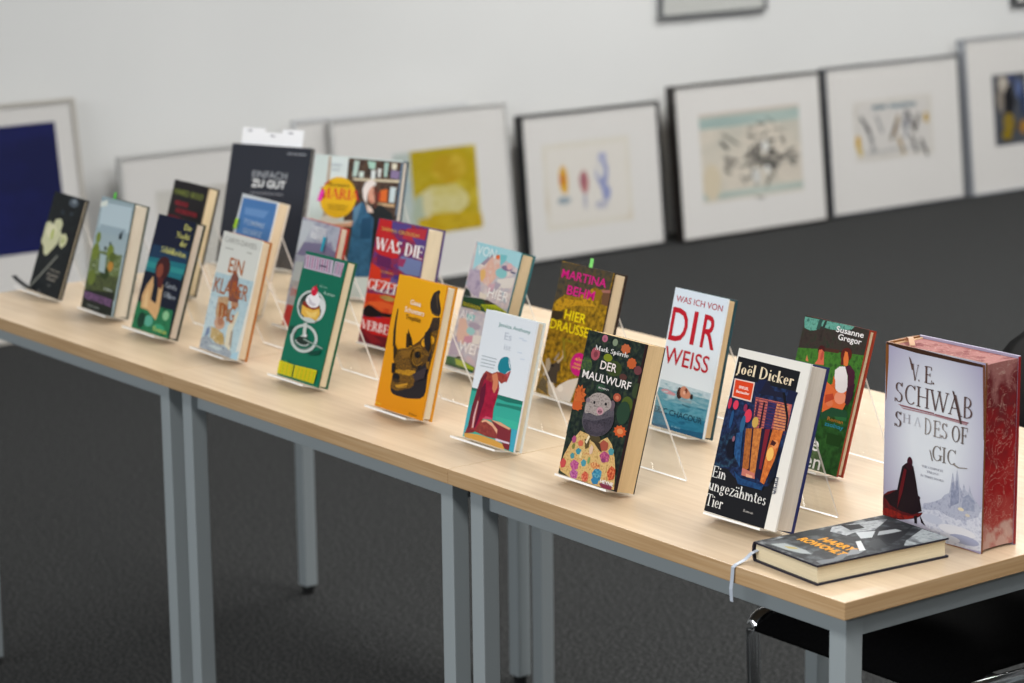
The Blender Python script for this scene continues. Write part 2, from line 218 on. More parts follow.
# ------------------------------------------------------------------ cover prints: shapes in 0.1 mm on the cover plane, lettering as (text, colour, u, v, width, cap height, weight, face, turn)
ART = {
 'maul': [
  ("p", 'n|#101a18|#1f2a27|#35402e|40', "0 0 1268 0 1268 2034 0 2034"),
  ("p", '#2c1718', "1224 0 1268 0 1268 2034 1224 2034"),
  ("p", 'n|#27402f|#3c5236|#566a2c|60', "225 1558 213 1606 180 1644 133 1665 80 1665 33 1644 0 1606 0 1605 0 1511 0 1511 33 1473 80 1452 133 1452 180 1473 213 1511"),
  ("p", '#2d4a35', "606 1305 597 1327 570 1345 531 1354 488 1354 449 1345 422 1327 413 1305 422 1283 449 1265 488 1256 531 1256 570 1265 597 1283"),
  ("p", '#4d5a22', "1229 1167 1217 1221 1184 1264 1135 1288 1081 1288 1033 1264 999 1221 987 1167 999 1112 1033 1069 1081 1045 1135 1045 1184 1069 1217 1112"),
  ("p", '#3a4620', "860 1605 843 1652 798 1689 732 1710 658 1710 592 1689 547 1652 530 1605 547 1558 592 1521 658 1500 732 1500 798 1521 843 1558"),
  ("p", '#b0647a', "440 1972 434 1994 417 2011 392 2021 365 2021 341 2011 324 1994 318 1972 324 1950 341 1932 365 1922 392 1922 417 1932 434 1950"),
  ("p", '#8f5268', "401 1964 398 1973 391 1981 381 1985 370 1985 360 1981 353 1973 351 1964 353 1954 360 1947 370 1943 381 1943 391 1947 398 1954"),
  ("p", '#7f8c72', "662 1954 657 1976 642 1994 620 2003 595 2003 573 1994 558 1976 552 1954 558 1932 573 1915 595 1905 620 1905 642 1915 657 1932"),
  ("p", '#c0623a', "938 1903 951 1932 912 1946 892 1973 851 1963 809 1973 789 1946 750 1932 763 1903 750 1874 789 1861 809 1834 851 1843 892 1834 912 1861 951 1874"),
  ("p", '#a4505a', "345 1735 336 1775 310 1806 271 1824 229 1824 191 1806 165 1775 155 1735 165 1696 191 1664 229 1647 271 1647 310 1664 336 1696"),
  ("p", '#7d3a44', "303 1729 298 1748 286 1763 268 1772 248 1772 230 1763 218 1748 213 1729 218 1710 230 1695 248 1687 268 1687 286 1695 298 1710"),
  ("p", '#bd5a2e', "1120 1733 1130 1761 1100 1777 1084 1803 1048 1800 1015 1812 989 1792 954 1785 951 1757 930 1733 951 1710 954 1682 989 1674 1015 1654 1048 1666 1084 1664 1100 1689 1130 1706"),
  ("p", '#7c861f', "620 1727 611 1750 585 1769 547 1780 505 1780 468 1769 442 1750 432 1727 442 1703 468 1685 505 1674 547 1674 585 1685 611 1703"),
  ("p", '#6b3a3f', "1268 1663 1260 1690 1237 1712 1205 1724 1169 1724 1137 1712 1114 1690 1106 1663 1114 1636 1137 1615 1169 1603 1205 1603 1237 1615 1260 1636"),
  ("p", '#54342f', "1001 1525 993 1545 970 1560 937 1569 901 1569 869 1560 846 1545 838 1525 846 1506 869 1490 901 1482 937 1482 970 1490 993 1506"),
  ("p", 'n|#8a3c1a|#c05a28|#d07038|60', "208 1110 245 1158 190 1177 198 1240 143 1223 119 1281 81 1233 33 1267 24 1204 0 1204 0 1016 24 1015 33 952 81 986 119 938 143 996 198 979 190 1042 245 1061"),
  ("p", '#c8622e', "150 1101 162 1132 136 1143 126 1175 100 1161 74 1175 64 1143 37 1132 49 1101 37 1070 64 1058 74 1027 100 1041 126 1027 136 1058 162 1070"),
  ("p", '#a8503a', "970 1236 962 1261 939 1281 906 1292 870 1292 837 1281 815 1261 807 1236 815 1211 837 1191 870 1180 906 1180 939 1191 962 1211"),
  ("p", '#d0795a', "928 1232 924 1244 913 1253 898 1259 881 1259 866 1253 855 1244 851 1232 855 1221 866 1211 881 1206 898 1206 913 1211 924 1221"),
  ("p", '#6a2a50', "1268 1568 1265 1548 1268 1527"),
  ("p", '#37432a', "1268 1491 1261 1496 1225 1496 1193 1475 1171 1438 1163 1392 1171 1345 1193 1308 1225 1288 1261 1288 1268 1292"),
  ("p", '#c9582a', "1203 804 1227 830 1182 843 1176 873 1127 867 1094 889 1060 867 1011 873 1005 843 960 830 984 804 960 777 1005 765 1011 734 1060 740 1094 718 1127 740 1176 734 1182 765 1227 777"),
  ("p", '#d98450', "1158 804 1152 821 1134 835 1108 842 1079 842 1053 835 1035 821 1029 804 1035 787 1053 773 1079 766 1108 766 1134 773 1152 787"),
  ("p", '#c65a28', "203 974 220 1000 170 1013 144 1038 90 1029 36 1038 10 1013 0 1010 0 937 10 934 36 910 90 918 144 910 170 934 220 947"),
  ("p", '#27402f', "1215 1057 1202 1126 1164 1182 1110 1213 1050 1213 996 1182 959 1126 945 1057 959 987 996 931 1050 900 1110 900 1164 931 1202 987"),
  ("p", '#1e3230', "60 657 49 705 17 743 0 751 0 563 17 571 49 609"),
  ("p", 'n|#a8824a|#d8b878|#c08a58|60', "6 89 50 266 150 491 284 657 479 639 586 577 724 594 867 677 992 601 1102 440 1172 272 1228 19 884 0 271 0 257 0 52 42"),
  ("p", 'n|#8a3468|#b45088|#c87a9a|90', "399 179 395 224 340 241 283 252 245 218 214 179 245 141 283 107 340 118 395 135"),
  ("p", 'n|#7a3a70|#b05090|#c890a8|90', "422 55 418 100 366 117 312 127 276 93 247 55 276 17 294 0 387 0 418 10"),
  ("p", '#3f8a98', "398 376 395 405 358 416 320 423 295 401 274 376 295 352 320 330 358 337 395 347"),
  ("p", '#4a8d93', "274 293 272 320 245 330 216 336 197 316 181 293 197 270 216 250 245 256 272 266"),
  ("p", '#4791a0', "547 244 545 276 512 288 477 296 454 271 435 244 454 217 477 192 512 200 545 212"),
  ("p", 'n|#24607c|#3a88a8|#70a8b0|90', "910 144 905 205 846 228 784 243 742 196 708 144 742 92 784 45 846 59 905 82"),
  ("p", '#2f78a0', "877 58 874 90 826 102 776 109 743 85 716 58 743 31 776 7 826 14 874 26"),
  ("p", 'n|#7c2c54|#b24a7a|#c8788a|90', "997 409 992 456 930 474 865 485 822 449 786 409 822 368 865 332 930 343 992 361"),
  ("p", '#8a3a6a', "934 360 932 381 902 389 871 394 850 378 833 360 850 342 871 326 902 331 932 339"),
  ("p", '#4f8f96', "1065 504 1062 536 1027 547 990 555 965 531 945 504 965 477 990 453 1027 461 1062 472"),
  ("p", 'n|#a03a2c|#cc5840|#d89070|90', "654 68 651 116 606 134 558 145 527 109 501 68 527 27 550 0 597 0 606 2 651 20"),
  ("p", 'n|#8c3420|#c4502e|#d88858|90', "1182 221 1178 284 1128 308 1076 323 1041 275 1013 221 1041 168 1076 119 1128 135 1178 158"),
  ("p", 'n|#a86038|#d08850|#dcb07c|90', "848 259 843 289 780 300 715 307 671 284 635 259 671 234 715 211 780 218 843 229"),
  ("p", '#c24a4a', "129 158 126 201 89 217 51 228 25 195 4 158 25 122 51 89 89 99 126 115"),
  ("p", '#a3503f', "926 552 922 600 865 618 806 629 767 593 734 552 767 512 806 475 865 487 922 505"),
  ("p", '#7c2f45', "1178 37 1172 66 1091 77 1006 84 950 62 904 37 950 12 979 0 1119 0 1172 7"),
  ("p", '#a84c78', "242 519 240 551 213 563 184 571 165 547 149 519 165 492 184 467 213 475 240 487"),
  ("p", '#7b7a3c', "245 426 243 453 225 463 206 469 193 449 183 426 193 403 206 383 225 389 243 399"),
  ("p", '#e0c890', "430 337 429 369 414 381 398 389 387 364 379 337 387 310 398 286 414 293 429 305"),
  ("p", '#7a9a60', "616 301 615 333 600 344 584 352 574 328 565 301 574 274 584 249 600 257 615 269"),
  ("p", '#d06a50', "406 494 403 522 370 532 335 539 312 517 293 494 312 470 335 449 370 456 403 466"),
  ("p", '#d8b8a0', "637 450 636 492 612 508 586 519 570 486 556 450 570 414 586 381 612 392 636 408"),
  ("p", '#4a4028', "753 613 741 638 707 658 659 669 605 669 556 658 523 638 511 613 523 588 556 568 605 557 659 557 707 568 741 588"),
  ("p", '#5a4a2c', "418 562 521 601 534 474 475 434"),
  ("p", '#ead8b4', "443 530 482 630 520 619 479 509"),
  ("p", '#3f3424', "586 577 746 571 826 458 764 473"),
  ("p", 'n|#4a454d|#5e5860|#3c3840|70', "321 1109 338 1141 358 1165 381 1183 407 1199 436 1212 469 1222 504 1228 539 1232 575 1234 612 1233 650 1230 686 1222 722 1210 758 1194 792 1175 822 1155 846 1134 866 1111 882 1086 896 1059 907 1030 915 998 920 966 923 936 926 907 928 879 926 852 918 825 902 797 880 769 854 742 825 719 792 698 755 680 716 665 676 653 634 644 591 639 548 637 508 639 471 645 437 655 406 668 377 684 351 703 328 726 308 752 293 779 283 807 278 836 277 869 279 906 285 954 294 1010 306 1065"),
  ("p", '#6c5c60', "424 1086 417 1111 395 1131 364 1143 329 1143 298 1131 276 1111 268 1086 276 1061 298 1041 329 1029 364 1029 395 1041 417 1061"),
  ("p", '#66565e', "896 1111 890 1142 872 1167 845 1181 816 1181 790 1167 772 1142 765 1111 772 1080 790 1055 816 1041 845 1041 872 1055 890 1080"),
  ("p", 'n|#8c7e7c|#b0a49e|#6e6462|90', "318 1118 335 1142 356 1164 380 1184 406 1201 436 1214 469 1224 503 1231 538 1236 575 1238 613 1236 651 1233 685 1226 716 1215 744 1201 770 1185 789 1168 805 1148 816 1125 821 1102 818 1081 803 1062 779 1043 752 1026 728 1009 711 993 696 977 681 963 662 951 640 941 615 932 587 926 557 922 522 922 483 926 444 930 410 931 381 926 355 917 332 911 315 913 301 927 292 948 287 974 285 1000 288 1029 294 1059 305 1090"),
  ("p", 'n|#322e38|#46404a|#2c2830|60', "308 819 338 831 388 833 446 833 499 837 545 847 589 860 634 874 682 890 740 913 805 941 864 963 906 969 928 952 936 919 933 880 925 845 910 813 887 782 859 752 828 727 794 705 755 687 714 672 673 660 633 652 591 647 549 645 511 647 475 651 441 659 409 670 381 688 353 717 325 755 307 792"),
  ("p", 'n|#3e3944|#524a54|#363039|60', "424 804 467 809 536 802 598 800 638 814 670 832 700 838 736 821 771 790 782 762 758 738 712 716 659 701 601 694 537 694 486 705 448 735 423 775"),
  ("p", '#c0909a', "684 997 677 1020 657 1039 628 1049 597 1049 568 1039 548 1020 541 997 548 973 568 954 597 944 628 944 657 954 677 973"),
  ("p", '#a06a78', "659 988 655 1002 643 1013 625 1020 606 1020 588 1013 576 1002 571 988 576 974 588 963 606 956 625 956 643 963 655 974"),
  ("p", '#4a3038', "608 984 606 989 602 994 597 996 591 996 585 994 581 989 580 984 581 978 585 974 591 972 597 972 602 974 606 978"),
  ("p", '#4a3038', "654 989 653 995 649 999 644 1001 638 1001 632 999 628 995 627 989 628 984 632 979 638 977 644 977 649 979 653 984"),
  ("p", '#17141a', "484 1085 482 1095 476 1102 467 1106 457 1106 448 1102 442 1095 440 1085 442 1076 448 1068 457 1064 467 1064 476 1068 482 1076"),
  ("p", '#17141a', "729 1108 726 1117 719 1125 710 1129 699 1129 689 1125 682 1117 679 1108 682 1098 689 1091 699 1087 710 1087 719 1091 726 1098"),
  ("p", '#80707a', "364 1097 360 1111 350 1122 334 1129 317 1129 301 1122 290 1111 286 1097 290 1083 301 1071 317 1065 334 1065 350 1071 360 1083"),
  ('t', 'Mark Spörrle', '#e8e4e0', 0.02381, 0.17928, 0.07179, 0.00648, 0.3, 'r', 0),
  ('t', 'DER', '#f0e2dc', 0.04261, 0.15562, 0.03469, 0.01116, 0.6, 's', 0),
  ('t', 'MAULWURF', '#eee6e2', 0.00904, 0.13791, 0.10459, 0.01044, 0.6, 's', 0),
  ('t', 'ROMAN', '#d8d4d0', 0.04863, 0.12908, 0.02155, 0.00234, 0.4, 's', 0),
  ('t', 'HEYNE', '#f2eeee', 0.09276, 0.00577, 0.02742, 0.00465, 1, 's', 0),
 ],
 'dicker': [
  ("p", '#e6e2da', "0 0 1311 0 1311 2189 0 2189"),
  ("p", '#15161b', "0 796 21 2082 1154 2065 1114 0 779 0 0 10"),
  ("p", 'n|#10162c|#1a2648|#223a62|40', "0 1296 23 1804 1179 1801 1118 683 1017 536 536 471 252 619 0 597"),
  ("p", 'n|#101526|#16203a|#2a4a60|40', "0 976 262 1179 430 675 302 650 0 600"),
  ("p", '#191a30', "474 1793 619 1870 775 1749 940 1752 960 1686 511 1669"),
  ("p", '#161e40', "459 1843 608 1868 549 1701 483 1681"),
  ("p", 'n|#8a4048|#c86a58|#a85058|40', "483 1616 1137 1631 1138 1287 549 1178"),
  ("p", 'n|#a85a44|#d88a5a|#c07050|40', "867 1601 1079 1604 1127 1285 902 1243"),
  ("p", 'n|#1c1c40|#2c2c62|40', "714 1594 872 1598 868 1237 739 1213"),
  ("p", '#3a1c38', "520 1557 569 1557 584 1184 549 1178"),
  ("p", '#5c2c48', "478 1596 1069 1601 1069 1611 478 1607"),
  ("p", '#4a2244', "482 1559 1075 1564 1075 1574 482 1569"),
  ("p", '#5c2c48', "486 1521 1082 1527 1081 1537 486 1531"),
  ("p", '#4a2244', "490 1483 1088 1490 1088 1500 490 1493"),
  ("p", '#5c2c48', "494 1446 1094 1453 1094 1463 494 1456"),
  ("p", '#4a2244', "498 1408 1100 1416 1100 1427 498 1418"),
  ("p", '#5c2c48', "502 1370 1106 1380 1106 1390 502 1380"),
  ("p", '#4a2244', "506 1332 1113 1343 1112 1353 506 1343"),
  ("p", '#5c2c48', "510 1295 1119 1306 1119 1316 510 1305"),
  ("p", '#4a2244', "514 1257 1125 1269 1125 1279 514 1267"),
  ("p", '#5c2c48', "518 1219 1131 1232 1131 1243 518 1230"),
  ("p", '#1a1024', "639 1578 668 1579 686 1203 657 1198"),
  ("p", '#0e0e16', "927 1758 973 1761 1127 1457 1138 1287 1109 1282 1090 1447"),
  ("p", '#141a38', "1021 1801 1198 1797 1137 1631 1031 1647"),
  ("p", '#c02f4a', "88 1457 85 1488 76 1514 64 1528 50 1528 38 1514 29 1488 26 1457 29 1426 38 1400 50 1386 64 1386 76 1400 85 1426"),
  ("p", '#d83a55', "216 1456 211 1482 198 1504 179 1516 158 1516 139 1504 125 1482 121 1456 125 1429 139 1407 158 1395 179 1395 198 1407 211 1429"),
  ("p", '#d5384f', "489 1356 483 1394 464 1425 438 1442 408 1442 382 1425 364 1394 357 1356 364 1317 382 1286 408 1269 438 1269 464 1286 483 1317"),
  ("p", '#8a2a4a', "382 1447 379 1470 370 1488 357 1498 342 1498 329 1488 319 1470 316 1447 319 1425 329 1407 342 1397 357 1397 370 1407 379 1425"),
  ("p", '#c8a050', "631 1296 625 1327 609 1352 587 1366 562 1366 539 1352 524 1327 518 1296 524 1265 539 1240 562 1226 587 1226 609 1240 625 1265"),
  ("p", '#2a5a80', "406 1231 402 1283 390 1325 373 1348 354 1348 337 1325 325 1283 321 1231 325 1179 337 1137 354 1114 373 1114 390 1137 402 1179"),
  ("p", '#1f4a78', "174 1261 172 1314 164 1356 152 1379 139 1379 128 1356 120 1314 117 1261 120 1209 128 1167 139 1144 152 1144 164 1167 172 1209"),
  ("p", '#e2c8bc', "47 1790 419 1798 429 1537 66 1543"),
  ("p", '#d8421c', "69 1776 400 1780 410 1555 85 1561"),
  ('t', 'SPIEGEL', '#f8e8e0', 0.0155, 0.16765, 0.01796, 0.00343, 1, 's', 0),
  ('t', 'Bestseller', '#f8e8e0', 0.01245, 0.16152, 0.0243, 0.00343, 0.8, 's', 0),
  ("p", 'n|#1a3a64|#2a5a8c|50', "287 1098 394 1139 472 683 324 826"),
  ("p", 'n|#8c4c24|#b86c32|60', "438 1190 556 1212 632 693 532 631"),
  ("p", 'n|#a86030|#d0823e|60', "570 1215 710 1241 776 637 660 652"),
  ("p", '#241428', "545 1210 573 1215 665 653 640 657"),
  ("p", '#191430', "713 1241 779 1253 883 573 768 635"),
  ("p", '#7a1a2a', "777 1242 860 1258 880 721 813 729"),
  ("p", '#1c1024', "860 1258 910 1267 885 976 883 573 855 737"),
  ("p", 'n|#b05828|#da7a36|60', "904 1266 1091 1280 1053 903 960 550 884 569 885 976"),
  ("p", '#f0b860', "1015 947 1008 986 991 1018 966 1036 939 1036 914 1018 897 986 891 947 897 907 914 876 939 858 966 858 991 876 1008 907"),
  ("p", '#e08a50', "1061 1083 1055 1108 1038 1128 1013 1139 986 1139 961 1128 944 1108 938 1083 944 1058 961 1038 986 1026 1013 1026 1038 1038 1055 1058"),
  ("p", '#40181c', "940 1135 1021 1108 992 1060 917 1067"),
  ("p", '#c07062', "526 683 762 655 783 585 536 589"),
  ("p", '#e0a080', "608 625 729 617 738 586 621 584"),
  ("p", 'n|#14305a|#1f4a78|50', "385 623 548 549 959 535 944 469 508 466"),
  ("p", '#0d1020', "184 993 263 1029 334 764 237 766 158 880"),
  ("p", '#8a5a6a', "286 1018 284 1035 278 1048 268 1055 258 1055 249 1048 242 1035 240 1018 242 1002 249 989 258 982 268 982 278 989 284 1002"),
  ("p", '#101728', "1053 903 1088 1078 1118 683 1060 587 1005 576"),
  ('t', 'Joël Dicker', '#e8d5b5', 0.00509, 0.18607, 0.10415, 0.01499, 0.4, 'r', 0),
  ('t', 'Ein', '#e6e4e0', 0.00189, 0.04705, 0.02534, 0.01433, -0.15, 'r', 0),
  ('t', 'ungezähmtes', '#e6e4e0', 0.00087, 0.02925, 0.10492, 0.01505, -0.15, 'r', 0),
  ('t', 'Tier', '#e6e4e0', 0.00146, 0.00877, 0.03127, 0.01517, -0.15, 'r', 0),
  ('t', 'Roman', '#b0aca8', 0.07066, 0.01388, 0.01785, 0.00353, 0.2, 'r', 0),
  ('t', 'PIPER', '#22304e', 0.11414, 0.06837, 0.02271, 0.00447, 0.8, 's', -1.554),
 ],
 'schwab': [
  ("p", 'rad|#d6dae0|#9c96b2', "0 0 1685 0 1685 2450 0 2450"),
  ("p", '#7a4a22', "0 2206 0 2435 51 2440 52 2194 25 1707 13 1666"),
  ("p", '#3a2418', "6 2450 521 2450 552 2449 949 2439 1290 2433 1679 2424 1666 2388 1292 2384 950 2387 528 2389 200 2407 72 2420 10 2418"),
  ("p", '#6a4028', "1636 2424 1679 2422 1685 2089 1685 1477 1678 1475"),
  ("p", '#8a5420', "1087 0 1086 14 1377 11 1640 1 1640 0"),
  ("p", '#8a5420', "0 841 8 117 0 115"),
  ("p", 'n|#b0b3c4|#caccd6|#a4a8bc|40', "619 343 856 509 1215 470 1685 592 1685 31 1110 8 715 177"),
  ("p", 'n|#9094a8|#adb0c0|#a0a4b6|60', "1004 575 1062 641 1135 679 1161 804 1173 886 1188 961 1208 882 1228 818 1245 935 1260 1012 1280 931 1308 800 1354 747 1374 852 1406 770 1456 746 1473 850 1499 755 1560 681 1673 591 1625 467 1395 367 1159 366 949 413 679 367 707 455 857 498"),
  ("p", 'n|#7c8298|#959ab0|80', "1164 690 1175 807 1204 847 1231 726 1261 904 1302 718 1300 580 1155 504"),
  ("p", 'n|#868ca2|#9da2b4|80', "1356 661 1457 728 1561 659 1565 523 1361 502"),
  ("p", '#d4c8ac', "1389 508 1384 518 1369 526 1349 530 1326 530 1306 526 1292 518 1287 508 1292 498 1306 490 1326 486 1349 486 1369 490 1384 498"),
  ("p", '#c6bcac', "1490 452 1486 461 1475 468 1460 472 1442 472 1426 468 1415 461 1411 452 1415 443 1426 436 1442 432 1460 432 1475 436 1486 443"),
  ("p", '#b8bccb', "1037 279 1019 304 971 324 902 335 824 335 755 324 706 304 689 279 706 254 755 233 824 222 902 222 971 233 1019 254"),
  ("p", '#d0d0d6', "1595 209 1564 239 1477 263 1352 276 1213 276 1087 263 1001 239 970 209 1001 179 1087 154 1213 141 1352 141 1477 154 1564 179"),
  ("p", '#9a9fb8', "1657 120 1632 146 1561 167 1459 178 1346 178 1244 167 1174 146 1148 120 1174 94 1244 73 1346 62 1459 62 1561 73 1632 94"),
  ("p", '#c8cad4', "1339 91 1322 109 1274 123 1205 131 1129 131 1060 123 1013 109 996 91 1013 73 1060 58 1129 50 1205 50 1274 58 1322 73"),
  ("p", 'n|#3a0e14|#5e1218|60', "0 393 8 420 80 478 182 519 262 543 291 551 298 543 324 514 394 451 482 369 559 311 619 305 667 323 692 330 689 311 663 280 622 250 560 223 483 197 410 176 353 161 300 150 241 144 162 132 76 124 14 147 0 185"),
  ("p", '#1a0e16', "325 865 390 920 436 934 519 904 563 746 608 550 633 509 680 344 530 265 315 266 129 308 14 407 125 461 247 540 280 688"),
  ("p", 'n|#5a1214|#8c1c16|60', "0 216 18 249 113 255 223 246 286 234 347 226 437 232 530 249 623 288 675 313 623 274 531 221 438 186 349 162 297 162 241 167 124 156 20 155 0 189"),
  ("p", '#3c1220', "504 948 499 978 486 1002 467 1016 446 1016 428 1002 414 978 410 948 414 917 428 893 446 880 467 880 486 893 499 917"),
  ("p", '#2a0c18', "511 890 505 910 487 926 461 935 432 935 406 926 388 910 381 890 388 869 406 853 432 844 461 844 487 853 505 869"),
  ("p", '#2a1420', "629 536 651 513 634 481 615 505"),
  ("p", '#181018', "546 252 597 272 603 162 560 157"),
  ("p", '#181018', "645 290 701 220 752 161 672 191"),
  ("p", '#5a1018', "362 849 408 835 340 517 253 288 284 529"),
  ('t', 'THE COMPLETE', '#8a8a98', 0.06637, 0.09285, 0.03658, 0.00277, 0.2, 'r', 0),
  ('t', 'TRILOGY', '#8a8a98', 0.07498, 0.08701, 0.02098, 0.00277, 0.2, 'r', 0),
  ('t', 'IN THREE BOOKS', '#8a8a98', 0.06491, 0.08022, 0.03899, 0.00277, 0.2, 'r', 0),
  ('t', 'GIC', '#77706c', 0.08407, 0.10518, 0.0392, 0.02018, -0.2, 'r', 0),
  ("p", '#8a827c', "1196 1081 1286 1047 1431 1064 1432 1053 1274 1031 1185 1061"),
  ("p", '#77706c', "789 1177 808 1169 853 1045 835 1037"),
  ("p", '#8a5c62', "238 1676 853 1670 858 1652 290 1655"),
  ("p", '#8a5c62', "853 1647 885 1662 1441 1652 1413 1632"),
  ("p", '#a8848a', "290 1643 873 1647 1413 1628 1401 1611 869 1631 334 1628"),
  ('t', 'V.', '#5c4540', 0.04574, 0.20307, 0.01407, 0.02136, 0, 'r', 0),
  ("p", '#5c4540', "409 2327 435 2307 499 2174 464 2159"),
  ('t', 'E.', '#5c4540', 0.0683, 0.20359, 0.0164, 0.02125, 0, 'r', 0),
  ('t', 'SCHWAB', '#5e4a48', 0.01787, 0.17036, 0.13138, 0.02625, -0.35, 'r', 0),
  ("p", '#4c3a38', "1153 2013 1182 2005 1331 1613 1297 1606"),
  ('t', 'S', '#5c4c4a', 0.01845, 0.13768, 0.01176, 0.02051, -0.1, 'r', 0),
  ('t', 'H', '#a8a4ac', 0.03256, 0.14538, 0.01319, 0.01156, -0.3, 'r', 0),
  ('t', 'A', '#c2c4cc', 0.05155, 0.14476, 0.01265, 0.01152, -0.4, 'r', 0),
  ('t', 'D', '#8e8680', 0.07064, 0.13715, 0.01049, 0.02067, -0.4, 'r', 0),
  ('t', 'ES', '#8c827e', 0.08512, 0.13684, 0.02327, 0.02058, -0.3, 'r', 0),
  ('t', 'OF', '#6c605c', 0.11626, 0.1362, 0.02634, 0.02119, -0.1, 'r', 0),
 ],
 'lying': [
  ("p", 'n|#1c1e20|#3a3d40|#8e9294|14', "0 0 1249 0 1249 2092 0 2092"),
  ("p", 'n|#1e2023|#2c2f32|#54585c|16', "83 99 77 883 114 1584 38 2092 1092 2092 1236 2071 1238 14"),
  ("p", 'n|#8e9294|#b8bbbd|#6a6e72|14', "406 1276 461 1563 178 2005 125 1846 52 1201 195 1052 454 1105"),
  ("p", 'n|#7e8488|#aab0b2|#5a5e62|14', "1048 1565 771 2073 1249 2092 1249 1558 1203 1399"),
  ("p", '#1e2023', "447 1575 480 1816 668 1892 588 2092 589 2092 862 1692 1049 1333 923 1307 658 1398"),
  ("p", '#a2a6a8', "547 1558 580 1798 694 1802 690 1571 672 1419"),
  ("p", '#1a1c1f', "53 1333 151 1555 317 1517 306 1292"),
  ("p", '#c4c8ca', "414 1286 504 1528 706 1309 660 1165"),
  ("p", '#202327', "0 591 0 926 195 1052 243 881 174 544"),
  ("p", '#5a5e60', "104 50 228 307 809 296 863 221 646 106"),
  ("p", '#9aa0a0', "211 96 284 263 664 284 829 248 744 156 493 99"),
  ("p", '#a89858', "375 176 495 257 593 244 494 162"),
  ("p", '#6a6e72', "1092 100 1133 354 1028 535 1046 682 1229 403 1247 71"),
  ("p", '#84888c', "878 854 1056 803 1066 925 1157 720 1138 542"),
  ("p", '#3a3d40', "876 1084 791 1353 1088 1234 1150 985"),
  ("p", '#d6d8d8', "728 1026 743 1096 1084 890 1067 804"),
  ('t', 'HARRY', '#e8a01c', 0.03914, 0.06982, 0.06244, 0.01398, 2, 's', 0),
  ('t', 'ROWOHLT', '#e8a01c', 0.024, 0.04867, 0.08454, 0.01327, 2, 's', 0),
 ],
 'rhino': [
  ("p", 'g|#eeaa14|#d8880c', "0 0 1266 0 1266 2065 0 2065"),
  ("p", '#2b2524', "959 1675 943 1706 931 1742 927 1780 934 1823 948 1868 965 1904 983 1925 1003 1936 1023 1947 1044 1959 1066 1971 1086 1976 1103 1974 1118 1967 1128 1954 1127 1936 1121 1912 1121 1886 1134 1857 1154 1826 1175 1793 1197 1757 1219 1720 1233 1684 1236 1651 1230 1619 1216 1597 1191 1590 1158 1592 1124 1596 1092 1601 1060 1608 1030 1619 1003 1633 979 1651"),
  ("p", '#5a4426', "992 1646 1088 1619 1205 1613 1227 1591 1127 1587 1019 1608"),
  ("p", '#4a3a2c', "1023 1904 1084 1939 1120 1784 1179 1676 1108 1732"),
  ("p", 'n|#241f1e|#3a2c22|#4a3820|40', "1066 1553 1244 1582 1266 1478 1266 1134 1166 1118 830 1078 790 1109 923 1238 1030 1399"),
  ("p", '#3a2e18', "123 1552 151 1531 160 1395 176 1260 245 979 177 968 123 1183 112 1404"),
  ("p", '#322614', "495 1286 531 1250 644 1149 696 1055 537 1028 538 1114"),
  ("p", 'n|#43301a|#684818|#8e641c|110', "210 997 321 934 416 970 585 999 703 1070 908 1196 982 1289 1260 1396 1266 1305 1266 1135 1212 700 1218 367 898 273 619 257 400 268 313 366 321 480 313 582 295 744"),
  ("p", '#262124', "330 348 365 344 425 328 490 321 552 333 617 353 686 377 764 400 845 426 902 472 914 553 902 653 902 737 933 790 976 827 1020 859 1061 883 1101 901 1136 930 1163 1001 1185 1084 1201 1103 1209 1009 1211 850 1212 700 1226 575 1240 457 1218 367 1134 315 1013 290 898 273 800 260 707 255 620 253 537 252 461 254 401 264 358 291 331 325"),
  ("p", '#5a3a14', "707 1060 908 1196 1010 1152 1032 1034 886 1050 759 1008"),
  ("p", 'n|#b87c18|#e2a01e|#e8a824|70', "1033 1149 1027 1176 1008 1198 981 1211 951 1211 924 1198 905 1176 899 1149 905 1121 924 1099 951 1086 981 1086 1008 1099 1027 1121"),
  ("p", 'n|#a87018|#d8981c|#e4a422|70', "1220 1215 1212 1243 1192 1265 1162 1277 1130 1277 1100 1265 1080 1243 1073 1215 1080 1188 1100 1165 1130 1153 1162 1153 1192 1165 1212 1188"),
  ("p", 'n|#8a6018|#b8821c|#cc9622|110', "513 628 690 685 880 698 909 663 753 602 563 585"),
  ("p", 'n|#8a6018|#b07c1c|#c89220|110', "349 613 468 655 602 649 591 606 421 581"),
  ("p", 'n|#7c5418|#9c6c1c|90', "1119 876 1188 898 1210 791 1148 766"),
  ("p", 'n|#5a3c14|#80581a|90', "546 561 755 595 754 513 578 485"),
  ("p", 'n|#7a5418|#a07020|100', "716 1031 884 1110 959 1042 806 975"),
  ("p", 'n|#4a341a|#684818|100', "960 879 1117 987 1149 891 1009 786"),
  ("p", '#1a1718', "520 519 510 547 484 570 445 582 402 582 364 570 337 547 328 519 337 491 364 469 402 456 445 456 484 469 510 491"),
  ("p", '#3a2a1a', "543 471 533 483 504 493 463 498 417 498 376 493 347 483 337 471 347 458 376 449 417 443 463 443 504 449 533 458"),
  ("p", '#2e2010', "918 1057 876 1059 877 1047 914 1045"),
  ("p", '#2e2010', "876 1059 835 1055 840 1043 877 1047"),
  ("p", '#2e2010', "835 1055 796 1044 806 1033 840 1043"),
  ("p", '#2e2010', "796 1044 762 1028 775 1019 806 1033"),
  ("p", '#2e2010', "762 1028 734 1006 750 999 775 1019"),
  ("p", '#2e2010', "734 1006 713 981 731 977 750 999"),
  ("p", '#2e2010', "713 981 700 954 720 951 731 977"),
  ("p", '#2e2010', "700 954 696 925 716 925 720 951"),
  ("p", '#2e2010', "696 925 701 896 721 899 716 925"),
  ("p", '#2e2010', "701 896 716 869 734 874 721 899"),
  ("p", '#2e2010', "716 869 738 844 754 852 734 874"),
